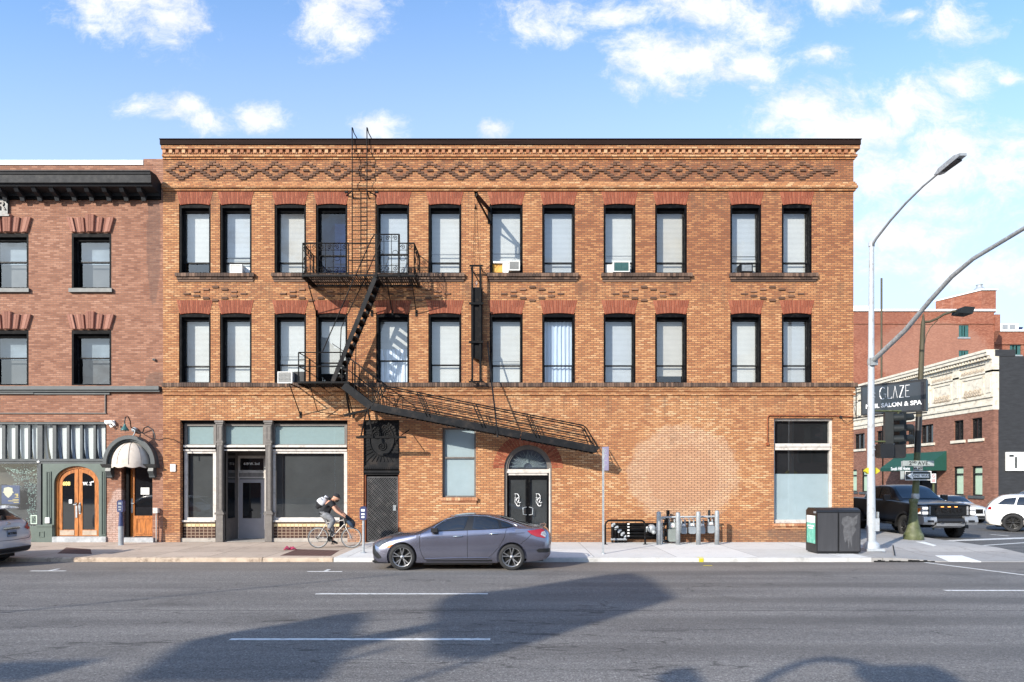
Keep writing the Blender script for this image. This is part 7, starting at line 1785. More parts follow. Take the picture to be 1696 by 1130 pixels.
for sg in (-1, 1):
    for x_ in (2.29, 3.22):
        h, nn = car.hit('y', x_, .89 if x_ < 3 else .955, sg); zz_ = h.z
        m = MB(); m.tube([h + Vector((-.10, 0, 0)), h + Vector((-.08, sg * .035, .005)), h + Vector((.08, sg * .04, .012)), h + Vector((.13, sg * .015, .015))], .014, 7); car.finish(m, 'door_handle', M['chrome'], car.body)
    h, nn = car.hit('y', 1.66, 1.04, sg); m = MB(); m.obox(h + Vector((.04, sg * .13, .02)), Vector((1, 0, 0)), Vector((0, 1, 0)), Vector((0, 0, 1)), .085, .075, .05); m.bar(h + Vector((0, 0, -.02)), h + Vector((.03, sg * .1, 0)), .06, .03); car.finish(m, 'wing_mirror', M['plastic'], car.body)
    side([(.10, .66), (.22, .60), (.36, .69), (.60, .86), (.45, .845), (.26, .79)], M['lamp_dark'], 'headlight', sg=sg, off=.008)
    side([(.44, .60), (.47, .655), (.60, .675), (.63, .66), (.52, .60)], M['amber'], 'indicator', sg=sg, off=.01)
    side([(4.12, 1.035), (4.22, .945), (4.36, .885), (4.60, .84), (4.62, .93), (4.57, 1.04), (4.56, 1.115), (4.48, 1.075)], M['tail_red'], 'tail_light', sg=sg, off=.012)
    side([(4.47, .93), (4.60, .86), (4.625, .93), (4.58, 1.02), (4.50, 1.0)], M['lamp_clear'], 'reverse_light', sg=sg, off=.018)
    side([(4.36, .54), (4.44, .57), (4.72, .57), (4.72, .47), (4.40, .47)], M['plastic'], 'rear_grille', sg=sg, off=.008)
    side([(.02, .62), (.02, .42), (.20, .30), (.30, .33), (.22, .44), (.12, .52), (.10, .64)], M['plastic'], 'front_grille', sg=sg, off=.007)
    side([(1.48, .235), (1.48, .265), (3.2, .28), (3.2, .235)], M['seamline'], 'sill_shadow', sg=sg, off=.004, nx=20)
    car.finish(car.line([(1.45, .31), (2.2, .335), (3.0, .34), (3.16, .335)], .012, sg=sg, off=.006), 'sill_strip', M['chrome'] if False else PV, car.body)
    # sharp swage line rising rearward
    car.finish(car.line([(1.38, .84), (2.0, .87), (2.6, .905), (3.2, .95), (4.05, .985)], .011, sg=sg, off=-.003, n=10), 'swage_line', PV, car.body)
m = MB(); m.tube([(4.52, -.62, 1.115), (4.62, -.3, 1.155), (4.64, 0, 1.16), (4.62, .3, 1.155), (4.52, .62, 1.115)], .018, 6); car.finish(m, 'spoiler', PV, car.body)
m = MB(); m.box(1.4, 3.2, -.80, .80, .15, .20); m.prism([(.10, .17), (.02, .23), (.2, .25), (.5, .2), (.5, .17)], -.72, .72); m.box(3.95, 4.55, -.6, .6, .22, .28); car.finish(m, 'underbody', M['under'], car.body)
for (x_, sg) in ((fwx, -1), (rwx, -1), (fwx, 1), (rwx, 1)): wheel_parts(car, x_, sg * (LW - .135), .345, WR, .225, sg)

# ---- black pickup waiting in the side street, nose to the camera
PB = paint('black_pickup_paint', (.003, .003, .004), .0, .35, .2, .03, .35)
tw = 1.08
tk = Car('large black pickup truck with silver bumper and lit headlights, nose towards the corner', 'pickup truck', (X(1570, 2.35) + .0, 2.35, 0), R(90), 'pickup_truck')
rows = [(.00, .72, .84, .86, .92, 1.30, .90, 1.33, .86, 1.36), (.06, .66, .92, .88, 1.0, 1.33, .96, 1.37, .9, 1.41), (.30, .62, 1.0, .95, 1.06, 1.36, 1.0, 1.41, .9, 1.46), (.9, .60, 1.0, 1.0, 1.10, 1.40, 1.02, 1.45, .9, 1.51), (1.6, .60, 1.0, 1.0, 1.07, 1.44, 1.02, 1.49, .9, 1.54),
        (2.2, .60, 1.0, 1.0, 1.05, 1.47, 1.02, 1.53, .9, 1.56), (4.2, .60, 1.0, 1.0, 1.05, 1.50, 1.02, 1.54, .95, 1.56), (6.1, .66, 1.0, 1.0, 1.05, 1.50, 1.02, 1.53, .98, 1.54), (6.3, .74, .98, 1.0, 1.02, 1.46, 1.0, 1.49, .95, 1.5)]
me = cut_arches(body_mesh(rows, 60), [(1.08, .46), (4.95, .46)], .56, .70, 1.3); tk.set_body(me, [PB, M['under']])
crow = [(1.62, 1.44, .9, 1.46, .94, 1.49, .95, 1.50, .93, 1.52), (1.95, 1.44, .95, 1.46, .97, 1.52, .96, 1.70, .84, 1.74), (2.55, 1.44, .96, 1.47, .98, 1.54, .97, 2.05, .78, 2.11), (3.1, 1.44, .96, 1.47, .98, 1.54, .97, 2.10, .78, 2.17), (4.0, 1.44, .96, 1.47, .98, 1.54, .97, 2.07, .78, 2.13), (4.35, 1.44, .95, 1.47, .97, 1.54, .96, 1.98, .78, 2.03), (4.55, 1.44, .93, 1.47, .95, 1.52, .95, 1.60, .85, 1.64)]
bd_bvh = tk.bvh; bo = tk.body; cab = body_mesh(crow, 44); tk.set_body(cab, [PB], name='cab'); cabo = tk.body
for sg in (-1, 1):
    for pl_ in ([(2.15, 1.58), (2.62, 1.98), (3.12, 2.03), (3.12, 1.58)], [(3.2, 1.58), (3.2, 2.03), (3.95, 2.0), (4.1, 1.9), (4.12, 1.58)]):
        tk.finish(tk.decal(pl_, 'y', sg, off=.008), 'side_window', M['car_glass'], cabo, fix=False)
tk.finish(tk.decal([(1.72, -.80), (1.72, .80), (2.46, .70), (2.46, -.70)], 'z', 1, off=.008, nx=12, nz=12), 'windscreen', M['car_glass'], cabo, fix=False)
tk.bvh = bd_bvh; tk.body = bo
m = MB(); m.box(-.02, .06, -.80, .80, .98, 1.34)
for k in range(9): m.box(-.04, -.02, -.78, .78, 1.0 + k * .035, 1.012 + k * .035)
gr_ = tk.finish(m, 'grille', M['plastic'], bo)
m = MB(); m.box(-.07, -.02, -.82, .82, 1.335, 1.385); m.box(-.07, -.02, -.82, .82, .95, .985); m.box(-.07, -.02, -.83, -.78, .985, 1.335); m.box(-.07, -.02, .78, .83, .985, 1.335); tk.finish(m, 'grille_surround', PB, gr_)
for k in (-1, 0, 1): m = MB(); m.box(-.085, -.07, k * .27 - .055, k * .27 + .055, 1.29, 1.315); tk.finish(m, 'marker_light', mat('lit_amber_marker', (.9, .4, .1), .3, var=0, emit=((1, .38, .1), 2.2)), gr_)
q_ = MB()
for i, ch in enumerate('FORD'):
    q_.join(text_mb(ch, .24, bold=.008, squash=1.25).xf(Matrix.Translation((-.06, .45 - i * .30, 1.155)) @ Matrix.Rotation(R(-90), 4, 'Z')))
tk.finish(q_, 'lettering', M['steel_edge'], gr_)
LH = mat('lit_headlight', (.8, .8, .78), .15, var=.3, vscale=18, coat=.8, emit=((1, .93, .85), .9))
for sg in (-1, 1):
    m = MB(); m.prism([(-.05, .97), (-.05, 1.33), (.34, 1.33), (.48, 1.24), (.34, .99)], sg * .72, sg * 1.07); hl = tk.finish(m, 'headlight', M['lamp_clear'], bo)
    m = MB(); m.box(-.065, -.05, sg * .78, sg * 1.04, 1.20, 1.29); m.box(-.065, -.05, sg * .78, sg * 1.04, 1.01, 1.11); m.box(.0, .30, sg * 1.071, sg * 1.08, 1.02, 1.10); tk.finish(m, 'lamp_bar', LH, hl)
    m = MB(); m.prism([(.0, 1.24), (.28, 1.24), (.36, 1.18), (.28, 1.06), (.12, 1.06)], sg * 1.071, sg * 1.085); tk.finish(m, 'indicator', M['amber'], hl)
    m = MB(); m.tube([(2.25, sg * 1.0, 1.56), (2.2, sg * 1.16, 1.58)], .035, 6); m.box(2.08, 2.20, sg * 1.10, sg * 1.36, 1.50, 1.72); mr = tk.finish(m, 'wing_mirror', PB, bo)
    m = MB(); m.box(2.10, 2.20, sg * 1.12, sg * 1.34, 1.722, 1.735); tk.finish(m, 'mirror_cap', M['chrome'], mr)
    m = MB(); m.box(2.2, 4.3, sg * .95, sg * 1.15, .50, .57); tk.finish(m, 'running_board', M['plastic'], bo)
    for wx_ in (1.08, 4.95):
        m = MB(); pts = [(wx_ + .60 * math.cos(R(a)), .46 + .60 * math.sin(R(a))) for a in range(-5, 186, 10)]; inn_ = [(wx_ + .53 * math.cos(R(a)), .46 + .53 * math.sin(R(a))) for a in range(-5, 186, 10)]
        for k in range(len(pts) - 1): m.prism([pts[k], pts[k+1], inn_[k+1], inn_[k]], sg * 1.0, sg * 1.15)
        tk.finish(m, 'fender_flare', M['plastic'], bo)
        wheel_parts(tk, wx_, sg * .96, .46, .46, .30, sg, 'truck', .56)
MS = mat('silver_bumper_paint', (.42, .43, .45), .35, metal=.6, var=.1)
m = MB(); m.prism([(.0, .90), (-.16, .84), (-.2, .74), (-.16, .62), (.0, .56), (.1, .6), (.1, .9)], -.62, .62); m.box(-.02, .1, -.62, .62, .9, .955); tk.finish(m, 'bumper', M['plastic'], bo)
for sg in (-1, 1):
    m = MB(); m.prism([(-.12, .60), (-.2, .72), (-.17, .90), (.0, .955), (.36, .93), (.5, .80), (.42, .66), (.1, .60)], sg * .55, sg * 1.07); bp = tk.finish(m, 'bumper_end', MS, bo)
    m = MB(); m.box(-.215, -.19, sg * .68, sg * .92, .70, .78); tk.finish(m, 'fog_light', M['plastic'], bp)
m = MB(); m.prism([(-.15, .55), (-.2, .66), (-.1, .68), (.2, .5), (.1, .46)], -.56, .56); tk.finish(m, 'skid_plate', MS, bo)
m = MB(); m.tube([(-.21, -.35, .70), (-.28, -.35, .70), (-.28, -.45, .70), (-.21, -.45, .70)], .02, 6); m.tube([(-.21, .35, .70), (-.28, .35, .70), (-.28, .45, .70), (-.21, .45, .70)], .02, 6); tk.finish(m, 'tow_hook', M['plastic'], bo)
m = MB(); m.box(.4, 6.0, -.8, .8, .45, .62); tk.finish(m, 'chassis', M['under'], bo)

# ---- generic hatch / saloon used at the edges
def saloon(label, cat, origin, head, name, paint_, Lc, Wc, H, kind, wstyle, wr=.35):
    k = Wc / 2; c = Car(label, cat, origin, head, name)
    if kind == 'suv':
        rows = [(0, .34, k*.6, .55, k*.7, .75, k*.66, .84, k*.6, .87), (.06, .28, k*.8, .55, k*.88, .80, k*.82, .92, k*.72, .96), (.3, .26, k*.92, .58, k*.96, .92, k*.9, 1.0, k*.76, 1.06), (.9, .25, k*.96, .6, k, 1.0, k*.95, 1.08, k*.8, 1.14), (1.25, .25, k*.96, .6, k, 1.05, k*.95, 1.12, k*.82, 1.18),
                (1.9, .25, k*.96, .62, k, 1.12, k*.95, H*.90, k*.72, H*.95), (2.4, .25, k*.96, .62, k, 1.14, k*.95, H*.95, k*.70, H), (3.3, .25, k*.96, .64, k, 1.18, k*.95, H*.95, k*.70, H), (3.95, .26, k*.95, .66, k*.99, 1.20, k*.93, H*.91, k*.70, H*.965), (4.25, .28, k*.93, .68, k*.97, 1.18, k*.90, H*.80, k*.72, H*.86),
                (4.48, .33, k*.88, .70, k*.93, 1.10, k*.86, 1.20, k*.76, 1.24), (4.58, .40, k*.82, .66, k*.87, .96, k*.80, 1.02, k*.7, 1.05), (4.62, .46, k*.76, .64, k*.80, .84, k*.74, .90, k*.65, .92)]
    else:
        rows = [(0, .30, k*.6, .46, k*.68, .62, k*.6, .70, k*.55, .73), (.08, .24, k*.8, .46, k*.87, .68, k*.8, .78, k*.7, .82), (.5, .2, k*.94, .5, k*.97, .84, k*.9, .92, k*.76, .98), (1.2, .2, k*.95, .52, k, .98, k*.93, 1.02, k*.8, 1.06), (1.9, .2, k*.95, .52, k, 1.02, k*.93, H*.93, k*.66, H*.97), (2.4, .2, k*.95, .52, k, 1.04, k*.93, H*.96, k*.64, H), (3.2, .2, k*.95, .54, k, 1.06, k*.93, H*.94, k*.64, H*.99), (4.0, .22, k*.93, .56, k*.97, 1.08, k*.9, 1.14, k*.7, 1.2), (4.6, .28, k*.85, .58, k*.9, 1.04, k*.8, 1.08, k*.7, 1.1), (4.7, .36, k*.75, .58, k*.8, .95, k*.7, 1.0, k*.62, 1.02)]
    f_ = Lc / rows[-1][0]; rows = [(r[0] * f_, *r[1:]) for r in rows]
    a1, a2 = .86 * f_, 3.62 * f_
    me = cut_arches(body_mesh(rows, 70), [(a1, wr), (a2, wr)], wr * 1.15, k * .66, k * 1.5); c.set_body(me, [paint_, M['under']])
    for sg in (-1, 1):
        if kind == 'suv': pls = [[(1.55*f_, 1.15), (2.0*f_, H*.90), (2.6*f_, H*.925), (2.62*f_, 1.17)], [(2.7*f_, 1.18), (2.68*f_, H*.925), (3.4*f_, H*.92), (3.5*f_, 1.22)], [(3.56*f_, 1.23), (3.48*f_, H*.91), (3.9*f_, H*.875), (4.2*f_, 1.24)]]
        else: pls = [[(1.5*f_, 1.06), (1.95*f_, H*.90), (2.5*f_, H*.93), (2.5*f_, 1.07)], [(2.6*f_, 1.08), (2.6*f_, H*.93), (3.2*f_, H*.9), (3.6*f_, 1.12)]]
        for pl_ in pls: c.finish(c.decal(pl_, 'y', sg, off=.008), 'side_window', M['car_glass'], c.body, fix=False)
        for x_ in (a1, a2): wheel_parts(c, x_, sg * (k - .13), wr, wr, .22, sg, wstyle, .70)
    c.finish(c.decal([(1.35*f_, -k*.68), (1.35*f_, k*.68), (1.88*f_, k*.6), (1.88*f_, -k*.6)], 'z', 1, off=.008, nz=10), 'windscreen', M['car_glass'], c.body, fix=False)
    m = MB(); m.box(.4, Lc - .4, -k * .7, k * .7, .2, .32); c.finish(m, 'underbody', M['under'], c.body)
    return c, f_
# white crossover at far left, tail towards the camera side
wl, f_ = saloon('white crossover parked at the left edge, red tail lamps and rear hatch showing', 'car', (-13.85 - 4.62, -5.62, 0), 0, 'parked_crossover', paint('white_car_paint', (.50, .50, .52), .0, .25, .03), 4.62, 1.86, 1.70, 'suv', 'suv', .36)
c = wl; k = .93
c.finish(c.decal([(-.70, 1.26), (-.56, 1.58), (.56, 1.58), (.70, 1.26)], 'x', 1, off=.01, nx=16, nz=8), 'rear_window', M['car_glass'], c.body, fix=False)
for sg in (-1, 1):
    c.finish(c.decal([(sg*.50, 1.02), (sg*.60, .96), (sg*.80, .98), (sg*.80, 1.20), (sg*.70, 1.14)][:], 'x', 1, off=.012), 'tail_light', M['tail_red'], c.body, fix=False)
    c.finish(c.decal([(4.18, 1.0), (4.2, 1.16), (4.36, 1.2), (4.5, 1.1), (4.5, 1.0)], 'y', sg, off=.012), 'tail_light', M['tail_red'], c.body, fix=False)
    c.finish(c.decal([(sg*.66, 1.05), (sg*.7, 1.02), (sg*.74, 1.05), (sg*.7, 1.1)], 'x', 1, off=.02), 'reverse_light', M['lamp_clear'], c.body, fix=False)
c.finish(c.decal([(-.30, 1.00), (-.30, 1.06), (.30, 1.06), (.30, 1.00)], 'x', 1, off=.03), 'hatch_handle', M['chrome'], c.body, fix=False)
h, nn = c.hit('x', 0, .90, 1)
m = MB(); m.box(h.x + .01, h.x + .02, -.17, .17, .80, .98); pl_ = c.finish(m, 'number_plate', mat('pale_blue_number_plate', (.16, .20, .27), .5, var=.2), c.body)
q_ = text_mb('BKT7082', .085, bold=.002).xf(Matrix.Translation((h.x + .026, 0, .89)) @ Matrix.Rotation(R(90), 4, 'Z')); c.finish(q_, 'lettering', M['letter_dark'], pl_)
h, nn = c.hit('x', 0, 1.15, 1); m = MB(); m.lathe([(.045, .0), (.055, .012), (.065, 0)], h, 'x', 16); m.box(h.x, h.x + .012, -.07, .07, 1.14, 1.16); c.finish(m, 'badge', M['chrome'], c.body)
m = MB(); m.prism([(4.08, 1.60), (4.36, 1.56), (4.37, 1.585), (4.05, 1.645)], -.62, .62); c.finish(m, 'spoiler', c.body.data.materials[0], c.body)
c.finish(c.decal([(-.82, .36), (-.82, .50), (.82, .50), (.82, .36)], 'x', 1, off=.012, nx=24), 'lower_bumper', M['plastic'], c.body, fix=False)
c.finish(c.line([(-.74, .82), (-.66, .72), (0, .70), (.66, .72), (.74, .82)], .006, 'x', 1), 'panel_gap', M['seamline'], c.body)
c.finish(c.line([(-.55, 1.235), (0, 1.24), (.55, 1.235)], .004, 'x', 1), 'panel_gap', M['seamline'], c.body)
# white SUV at the right edge, heading right
yr_ = 6.3; aR = R(147); wR = Vector((X(1678, yr_), yr_, 0)); oR = wR - Matrix.Rotation(aR, 3, 'Z') @ Vector((3.65, .95, 0))
rt, f_ = saloon('white crossover with black wheels cut off by the right edge, crossing the junction', 'car', (oR.x, oR.y, 0), aR, 'moving_crossover', paint('bright_white_car_paint', (.74, .74, .74), .0, .2, .02), 4.66, 1.9, 1.72, 'suv', 'suv', .40)
c = rt
for sg in (-1, 1): c.finish(c.decal([(4.44, 1.0), (4.46, 1.14), (4.55, 1.1), (4.58, 1.0)], 'y', sg, off=.012), 'tail_light', M['tail_red'], c.body, fix=False)
g = MB()
for sg in (-1, 1):
    for l_ in ([(3.48, 1.2), (3.5, .9), (3.3, .6), (3.1, .36)], [(2.66, 1.15), (2.66, .36)]): g.join(c.line(l_, .006, sg=sg))
c.finish(g, 'panel_gap', M['seamline'], c.body)
h, nn = c.hit('y', 3.35, 1.05, 1); m = MB(); m.tube([h + Vector((-.1, .02, 0)), h + Vector((.1, .03, 0))], .014, 6); c.finish(m, 'door_handle', c.body.data.materials[0], c.body)
# white saloon behind the pickup
ws_, f_ = saloon('white sedan half hidden behind the black pickup', 'car', (X(1604, 12.6), 12.0, 0), R(90), 'white_sedan', paint('pearl_white_paint', (.6, .6, .6), 0, .22, .03), 4.75, 1.9, 1.5, 'sedan', 'sedan', .34)
c = ws_
m = MB(); m.box(-.03, .05, -.36, .36, .55, .78)
for k in range(9): m.box(-.05, -.03, -.34 + k * .08, -.32 + k * .08, .56, .77)
c.finish(m, 'grille', M['steel_edge'], c.body)
for sg in (-1, 1): c.finish(c.decal([(sg*.45, .66), (sg*.5, .80), (sg*.78, .84), (sg*.80, .70)], 'x', -1, off=.01), 'headlight', M['lamp_clear'], c.body, fix=False)
c.finish(c.decal([(-.65, .3), (-.65, .42), (.65, .42), (.65, .3)], 'x', -1, off=.012), 'lower_grille', M['plastic'], c.body, fix=False)
# dark car at the right edge in front of the charcoal wall
dk, f_ = saloon('dark car roof showing behind the white crossover at the right edge', 'car', (X(1674, 14), 15.0, 0), R(0), 'dark_car', paint('dark_green_grey_paint', (.01, .014, .014), .3, .25), 4.6, 1.85, 1.85, 'suv', 'suv', .36)
# ------------------------------------------------------------------ cyclist
by0 = -2.08
def b_(px, py, dy=0.): return P(px, py, by0 + dy)
Rw, Fw = Vector((X(526.9, by0), by0, .12 + .345)), Vector((X(581.8, by0), by0, .12 + .345))
bk = thing('bicycle', 'silver bicycle with skinny tyres ridden along the old pavement', 'bicycle', (Rw.x, by0, .12))
for c in (Rw, Fw):
    m = MB(); m.tube([c + Vector((.332 * math.cos(R(a)), 0, .332 * math.sin(R(a)))) for a in range(0, 360, 9)], .017, 7, closed=True); wo = m.build('wheel', mat('grey_bike_tyre', (.10, .095, .09), .8, var=.2), bk)
    m = MB(); m.tube([c + Vector((.308 * math.cos(R(a)), 0, .308 * math.sin(R(a)))) for a in range(0, 360, 9)], .010, 6, closed=True)
    for k in range(28): a = R(k * 360 / 28); m.tube([c + Vector((.03 * math.cos(a + .9), .015 * (-1) ** k, .03 * math.sin(a + .9))), c + Vector((.305 * math.cos(a), 0, .305 * math.sin(a)))], .0026, 3, cap=False)
    m.tube([c + Vector((0, -.05, 0)), c + Vector((0, .05, 0))], .02, 8); m.build('rim', M['galv'], wo)
m = MB(); seat = b_(541, 862); bb = b_(547.5, 892.5); head = b_(571, 868); headt = b_(569.5, 861.5)
for a, b in ((seat, bb), (bb, head), (b_(541.5, 866), headt)): m.tube([a, b], .019, 8)
for sg in (-1, 1):
    o = Vector((0, sg * .055, 0)); m.tube([Rw + o, bb + o * .4], .011, 6); m.tube([Rw + o, b_(541.3, 866) + o * .3], .010, 6); m.tube([Fw + o, b_(573.5, 874) + o * .8, b_(572.5, 871)], .012, 6)
m.tube([b_(573.5, 875), head, headt, b_(568.5, 857)], .02, 8); fr = m.build('frame', mat('champagne_frame_paint', (.42, .40, .38), .35, metal=.5, var=.1), bk)
m = MB(); m.tube([seat, b_(540, 857)], .014, 6); m.prism([(X(534, by0), Z(855.2, by0)), (X(534, by0), Z(857.6, by0)), (X(545, by0), Z(857.2, by0)), (X(545.5, by0), Z(856, by0))], by0 - .06, by0 + .06); m.build('saddle', M['plastic'], bk)
m = MB(); hb = b_(571.5, 857); m.tube([b_(568.5, 857), hb], .014, 6); m.tube([hb + Vector((.05, -.27, .0)), hb + Vector((.02, -.12, .0)), hb, hb + Vector((.02, .12, 0)), hb + Vector((.05, .27, .0))], .014, 7); m.tube([hb + Vector((.05, -.27, 0)), hb + Vector((-.04, -.27, 0))], .018, 7); m.tube([hb + Vector((.05, .27, 0)), hb + Vector((-.04, .27, 0))], .018, 7); m.build('handlebar', M['plastic'], bk)
m = MB(); m.lathe([(.085, -.01), (.09, 0), (.085, .01), (.0, .01)], bb + Vector((0, -.06, 0)), 'y', 24)
pdn, pdf = b_(547.8, 880, -.14), b_(551, 900.5, .12)
m.tube([bb + Vector((0, -.09, 0)), Vector((pdn.x, by0 - .09, pdn.z))], .012, 6); m.tube([bb + Vector((0, .09, 0)), Vector((pdf.x, by0 + .09, pdf.z))], .012, 6)
for p in (pdn, pdf): m.obox(p + Vector((0, 0, -.01)), Vector((1, 0, 0)), Vector((0, 1, 0)), Vector((0, 0, 1)), .05, .045, .012)
m.tube([bb + Vector((0, -.06, .085)), Rw + Vector((0, -.06, .035))], .005, 4); m.tube([bb + Vector((0, -.06, -.085)), Rw + Vector((.03, -.06, -.12)), Rw + Vector((0, -.06, -.035))], .005, 4); m.lathe([(.04, -.01), (.04, .01), (0, .01)], Rw + Vector((0, -.06, 0)), 'y', 14)
m.build('crank', M['steel_edge'], bk)

SK = mat('tanned_skin', (.50, .26, .17), .55, var=.1)
CL = mat('black_tshirt', (.014, .015, .018), .9, var=.3, vscale=8); PT = mat('grey_cargo_trousers', (.17, .175, .185), .9, var=.35, vscale=9, bump=.5, bscale=14); SH = mat('black_trainers', (.015, .015, .016), .6, var=.2)
pe = thing('person', 'cyclist in black cap, black t-shirt and grey trousers, leaning over the handlebar', 'person', (X(545, by0), by0, .12))
ny, fy_ = -.15, .15          # near and far side offsets
hip, wst, chs, nck, hd0, hd1 = b_(536.5, 851.5), b_(538, 844), b_(544, 833), b_(550.5, 828.5), b_(553.5, 826.5), b_(556.5, 823.8)
shn, shf = b_(547.5, 833, -.19), b_(548.5, 832, .19)
eln, elf = b_(557, 846.5, -.26), b_(560.5, 844, .22)
wrn, wrf = b_(569.5, 855, -.265), b_(573, 853.5, .26)
hpn, hpf = b_(537.5, 852, ny * .7), b_(537.5, 852, fy_ * .7)
knn, knf = b_(552.5, 862.5, ny), b_(549, 872, fy_)
ann, anf = b_(544.5, 876.5, ny), b_(550.5, 895.5, fy_)
ton, tof = b_(549.5, 881.5, ny), b_(557.5, 899.5, fy_)
pts = [hip, wst, chs, nck, hd0, hd1, shn, eln, wrn, shf, elf, wrf, hpn, knn, ann, ton, hpf, knf, anf, tof]
ed = [(0,1),(1,2),(2,3),(3,4),(4,5),(2,6),(6,7),(7,8),(2,9),(9,10),(10,11),(0,12),(12,13),(13,14),(14,15),(0,16),(16,17),(17,18),(18,19)]
rad = [.13, .125, .145, .07, .068, .085, .07, .052, .034, .07, .052, .034, .09, .06, .042, .035, .09, .06, .042, .035]
# fingers: palm then five short chains curled round the grip
for wi, wr_ in ((8, wrn), (11, wrf)):
    gx = hb + Vector((.02, (-.24 if wi == 8 else .24), .0)); palm = wr_ + (gx + Vector((-.01, 0, .03)) - wr_) * .62; pts.append(palm); ed.append((wi, len(pts) - 1)); rad.append(.027); pi_ = len(pts) - 1
    for j, (oy_, l_) in enumerate(((-.036, .9), (-.012, 1.05), (.012, 1.0), (.034, .82))):
        a_ = palm + Vector((.035 * l_, oy_, .008)); b2 = palm + Vector((.062 * l_, oy_, -.022)); c2 = palm + Vector((.048 * l_, oy_, -.048))
        n0 = len(pts); pts += [a_, b2, c2]; ed += [(pi_, n0), (n0, n0 + 1), (n0 + 1, n0 + 2)]; rad += [.0095, .009, .008]
    sgn = 1 if wi == 8 else -1; n0 = len(pts); pts += [palm + Vector((.008, sgn * .038, -.012)), palm + Vector((.03, sgn * .044, -.036))]; ed += [(pi_, n0), (n0, n0 + 1)]; rad += [.0105, .009]
sk = skin_mb(pts, ed, rad, 0, 2)
# head: an ovoid joined to the neck, with brow, nose, chin and ear, tipped down and forwards
fwd = Vector((.93, -.12, -.36)).normalized(); upv = Vector((.33, 0, .94)).normalized(); sdv = fwd.cross(upv).normalized(); upv = sdv.cross(fwd).normalized(); hc_ = b_(556.6, 824.6)
def hp(f, u_, s_): return hc_ + fwd * f + upv * u_ + sdv * s_
hm = MB(); vs = []; nU, nV = 16, 20
for i in range(nU + 1):
    ph = math.pi * i / nU
    for j in range(nV):
        th = 2 * math.pi * j / nV; cu = math.cos(ph); r = math.sin(ph); f = .105 * r * math.cos(th); s_ = .082 * r * math.sin(th); u_ = .128 * cu
        if u_ < 0: f = f * (1 - .12 * (-u_ / .128)) + (.02 if math.cos(th) > 0 else -.0) * (-u_ / .128); s_ *= (1 + u_ * 1.6)
        if math.cos(th) > .93 and abs(u_ + .01) < .035: f += .026 * (1 - abs(u_ + .012) / .05)
        if math.cos(th) > .8 and .02 < u_ < .05: f += .006
        vs.append(hp(f, u_, s_))
hm.add(vs, [(i*nV+j, i*nV+(j+1)%nV, (i+1)*nV+(j+1)%nV, (i+1)*nV+j) for i in range(nU) for j in range(nV)], True)
for sg in (-1, 1): hm.lathe([(0, 0), (.02, .002), (.03, .012), (.012, .018), (0, .016)], hp(-.012, -.005, sg * .078), 'y', 10)
sk.join(hm); po = sk.build('body', SK, pe)
m = MB()
for sg in (-1, 1): m.obox(hp(.088, .02, sg * .034), sdv, fwd, upv, .014, .008, .006)
m.obox(hp(.105, -.06, 0), sdv, fwd, upv, .025, .006, .005); m.build('eyes_and_mouth', mat('face_shadow_features', (.07, .03, .025), .6, var=0), pe)
m = MB(); vs = []                                # beard on jaw and chin
for i in range(7):
    for j in range(11):
        th = R(-80 + 160 * j / 10); u_ = -.05 - .095 * i / 6; rr = math.sqrt(max(0., 1 - (u_ / .15) ** 2)); vs.append(hp((.112 * rr + .012) * math.cos(th) + .014, u_, .085 * rr * math.sin(th)))
m.add(vs, [(i*11+j, i*11+j+1, (i+1)*11+j+1, (i+1)*11+j) for i in range(6) for j in range(10)], True); m.build('beard', mat('dark_beard', (.05, .03, .02), .9), pe)
m = MB(); vs = []
for i in range(8):
    ph = R(90 * i / 7)
    for j in range(20): th = 2 * math.pi * j / 20; vs.append(hp(-.004 + .118 * math.cos(ph) * math.cos(th), .035 + .112 * math.sin(ph), .095 * math.cos(ph) * math.sin(th)))
m.add(vs, [(i*20+j, i*20+(j+1)%20, (i+1)*20+(j+1)%20, (i+1)*20+j) for i in range(7) for j in range(20)], True)
br = [hp(.10 * math.cos(R(a)) + (.075 if abs(a) < 60 else .0) * math.cos(R(a)), .038, .088 * math.sin(R(a))) for a in range(-60, 61, 12)]; br2 = [hp(.10 * math.cos(R(a)), .042, .09 * math.sin(R(a))) for a in range(-60, 61, 12)]
m.add(br + br2 + [v + upv * .012 for v in br] + [v + upv * .012 for v in br2], [(k, k+1, 11+k+1, 11+k) for k in range(10)] + [(22+k, 22+k+1, 33+k+1, 33+k) for k in range(10)] + [(k, k+1, 22+k+1, 22+k) for k in range(10)])
m.build('cap', CL, pe)
tp_ = [wst + (hip - wst) * 1.0, wst, chs, nck + (chs - nck) * .1, shn, shn.lerp(eln, .55), shf, shf.lerp(elf, .55)]
skin_mb(tp_, [(0,1),(1,2),(2,3),(2,4),(4,5),(2,6),(6,7)], [.172, .178, .195, .105, .10, .078, .10, .078], 1, 2).build('t_shirt', CL, pe)
tr2 = [hip + (hip - wst) * .12, wst + (hip - wst) * .6, hpn, hpn.lerp(knn, .55), knn, knn.lerp(ann, .62), ann + (ann - knn) * .04, hpf, hpf.lerp(knf, .55), knf, knf.lerp(anf, .55), knf.lerp(anf, .82)]
skin_mb(tr2, [(1,0),(0,2),(2,3),(3,4),(4,5),(5,6),(0,7),(7,8),(8,9),(9,10),(10,11)], [.168, .165, .135, .118, .105, .088, .07, .135, .115, .1, .085, .075], 0, 2).build('trousers', PT, pe)
for an, to in ((ann, ton), (anf, tof)):
    d = (to - an); m = skin_mb([an + Vector((-.035, 0, -.015)), an + d * .45 + Vector((0, 0, -.0)), to + d.normalized() * .05], [(0, 1), (1, 2)], [(.05, .06), (.048, .045), (.045, .030)], 0, 2); m.build('shoe', SH, pe)
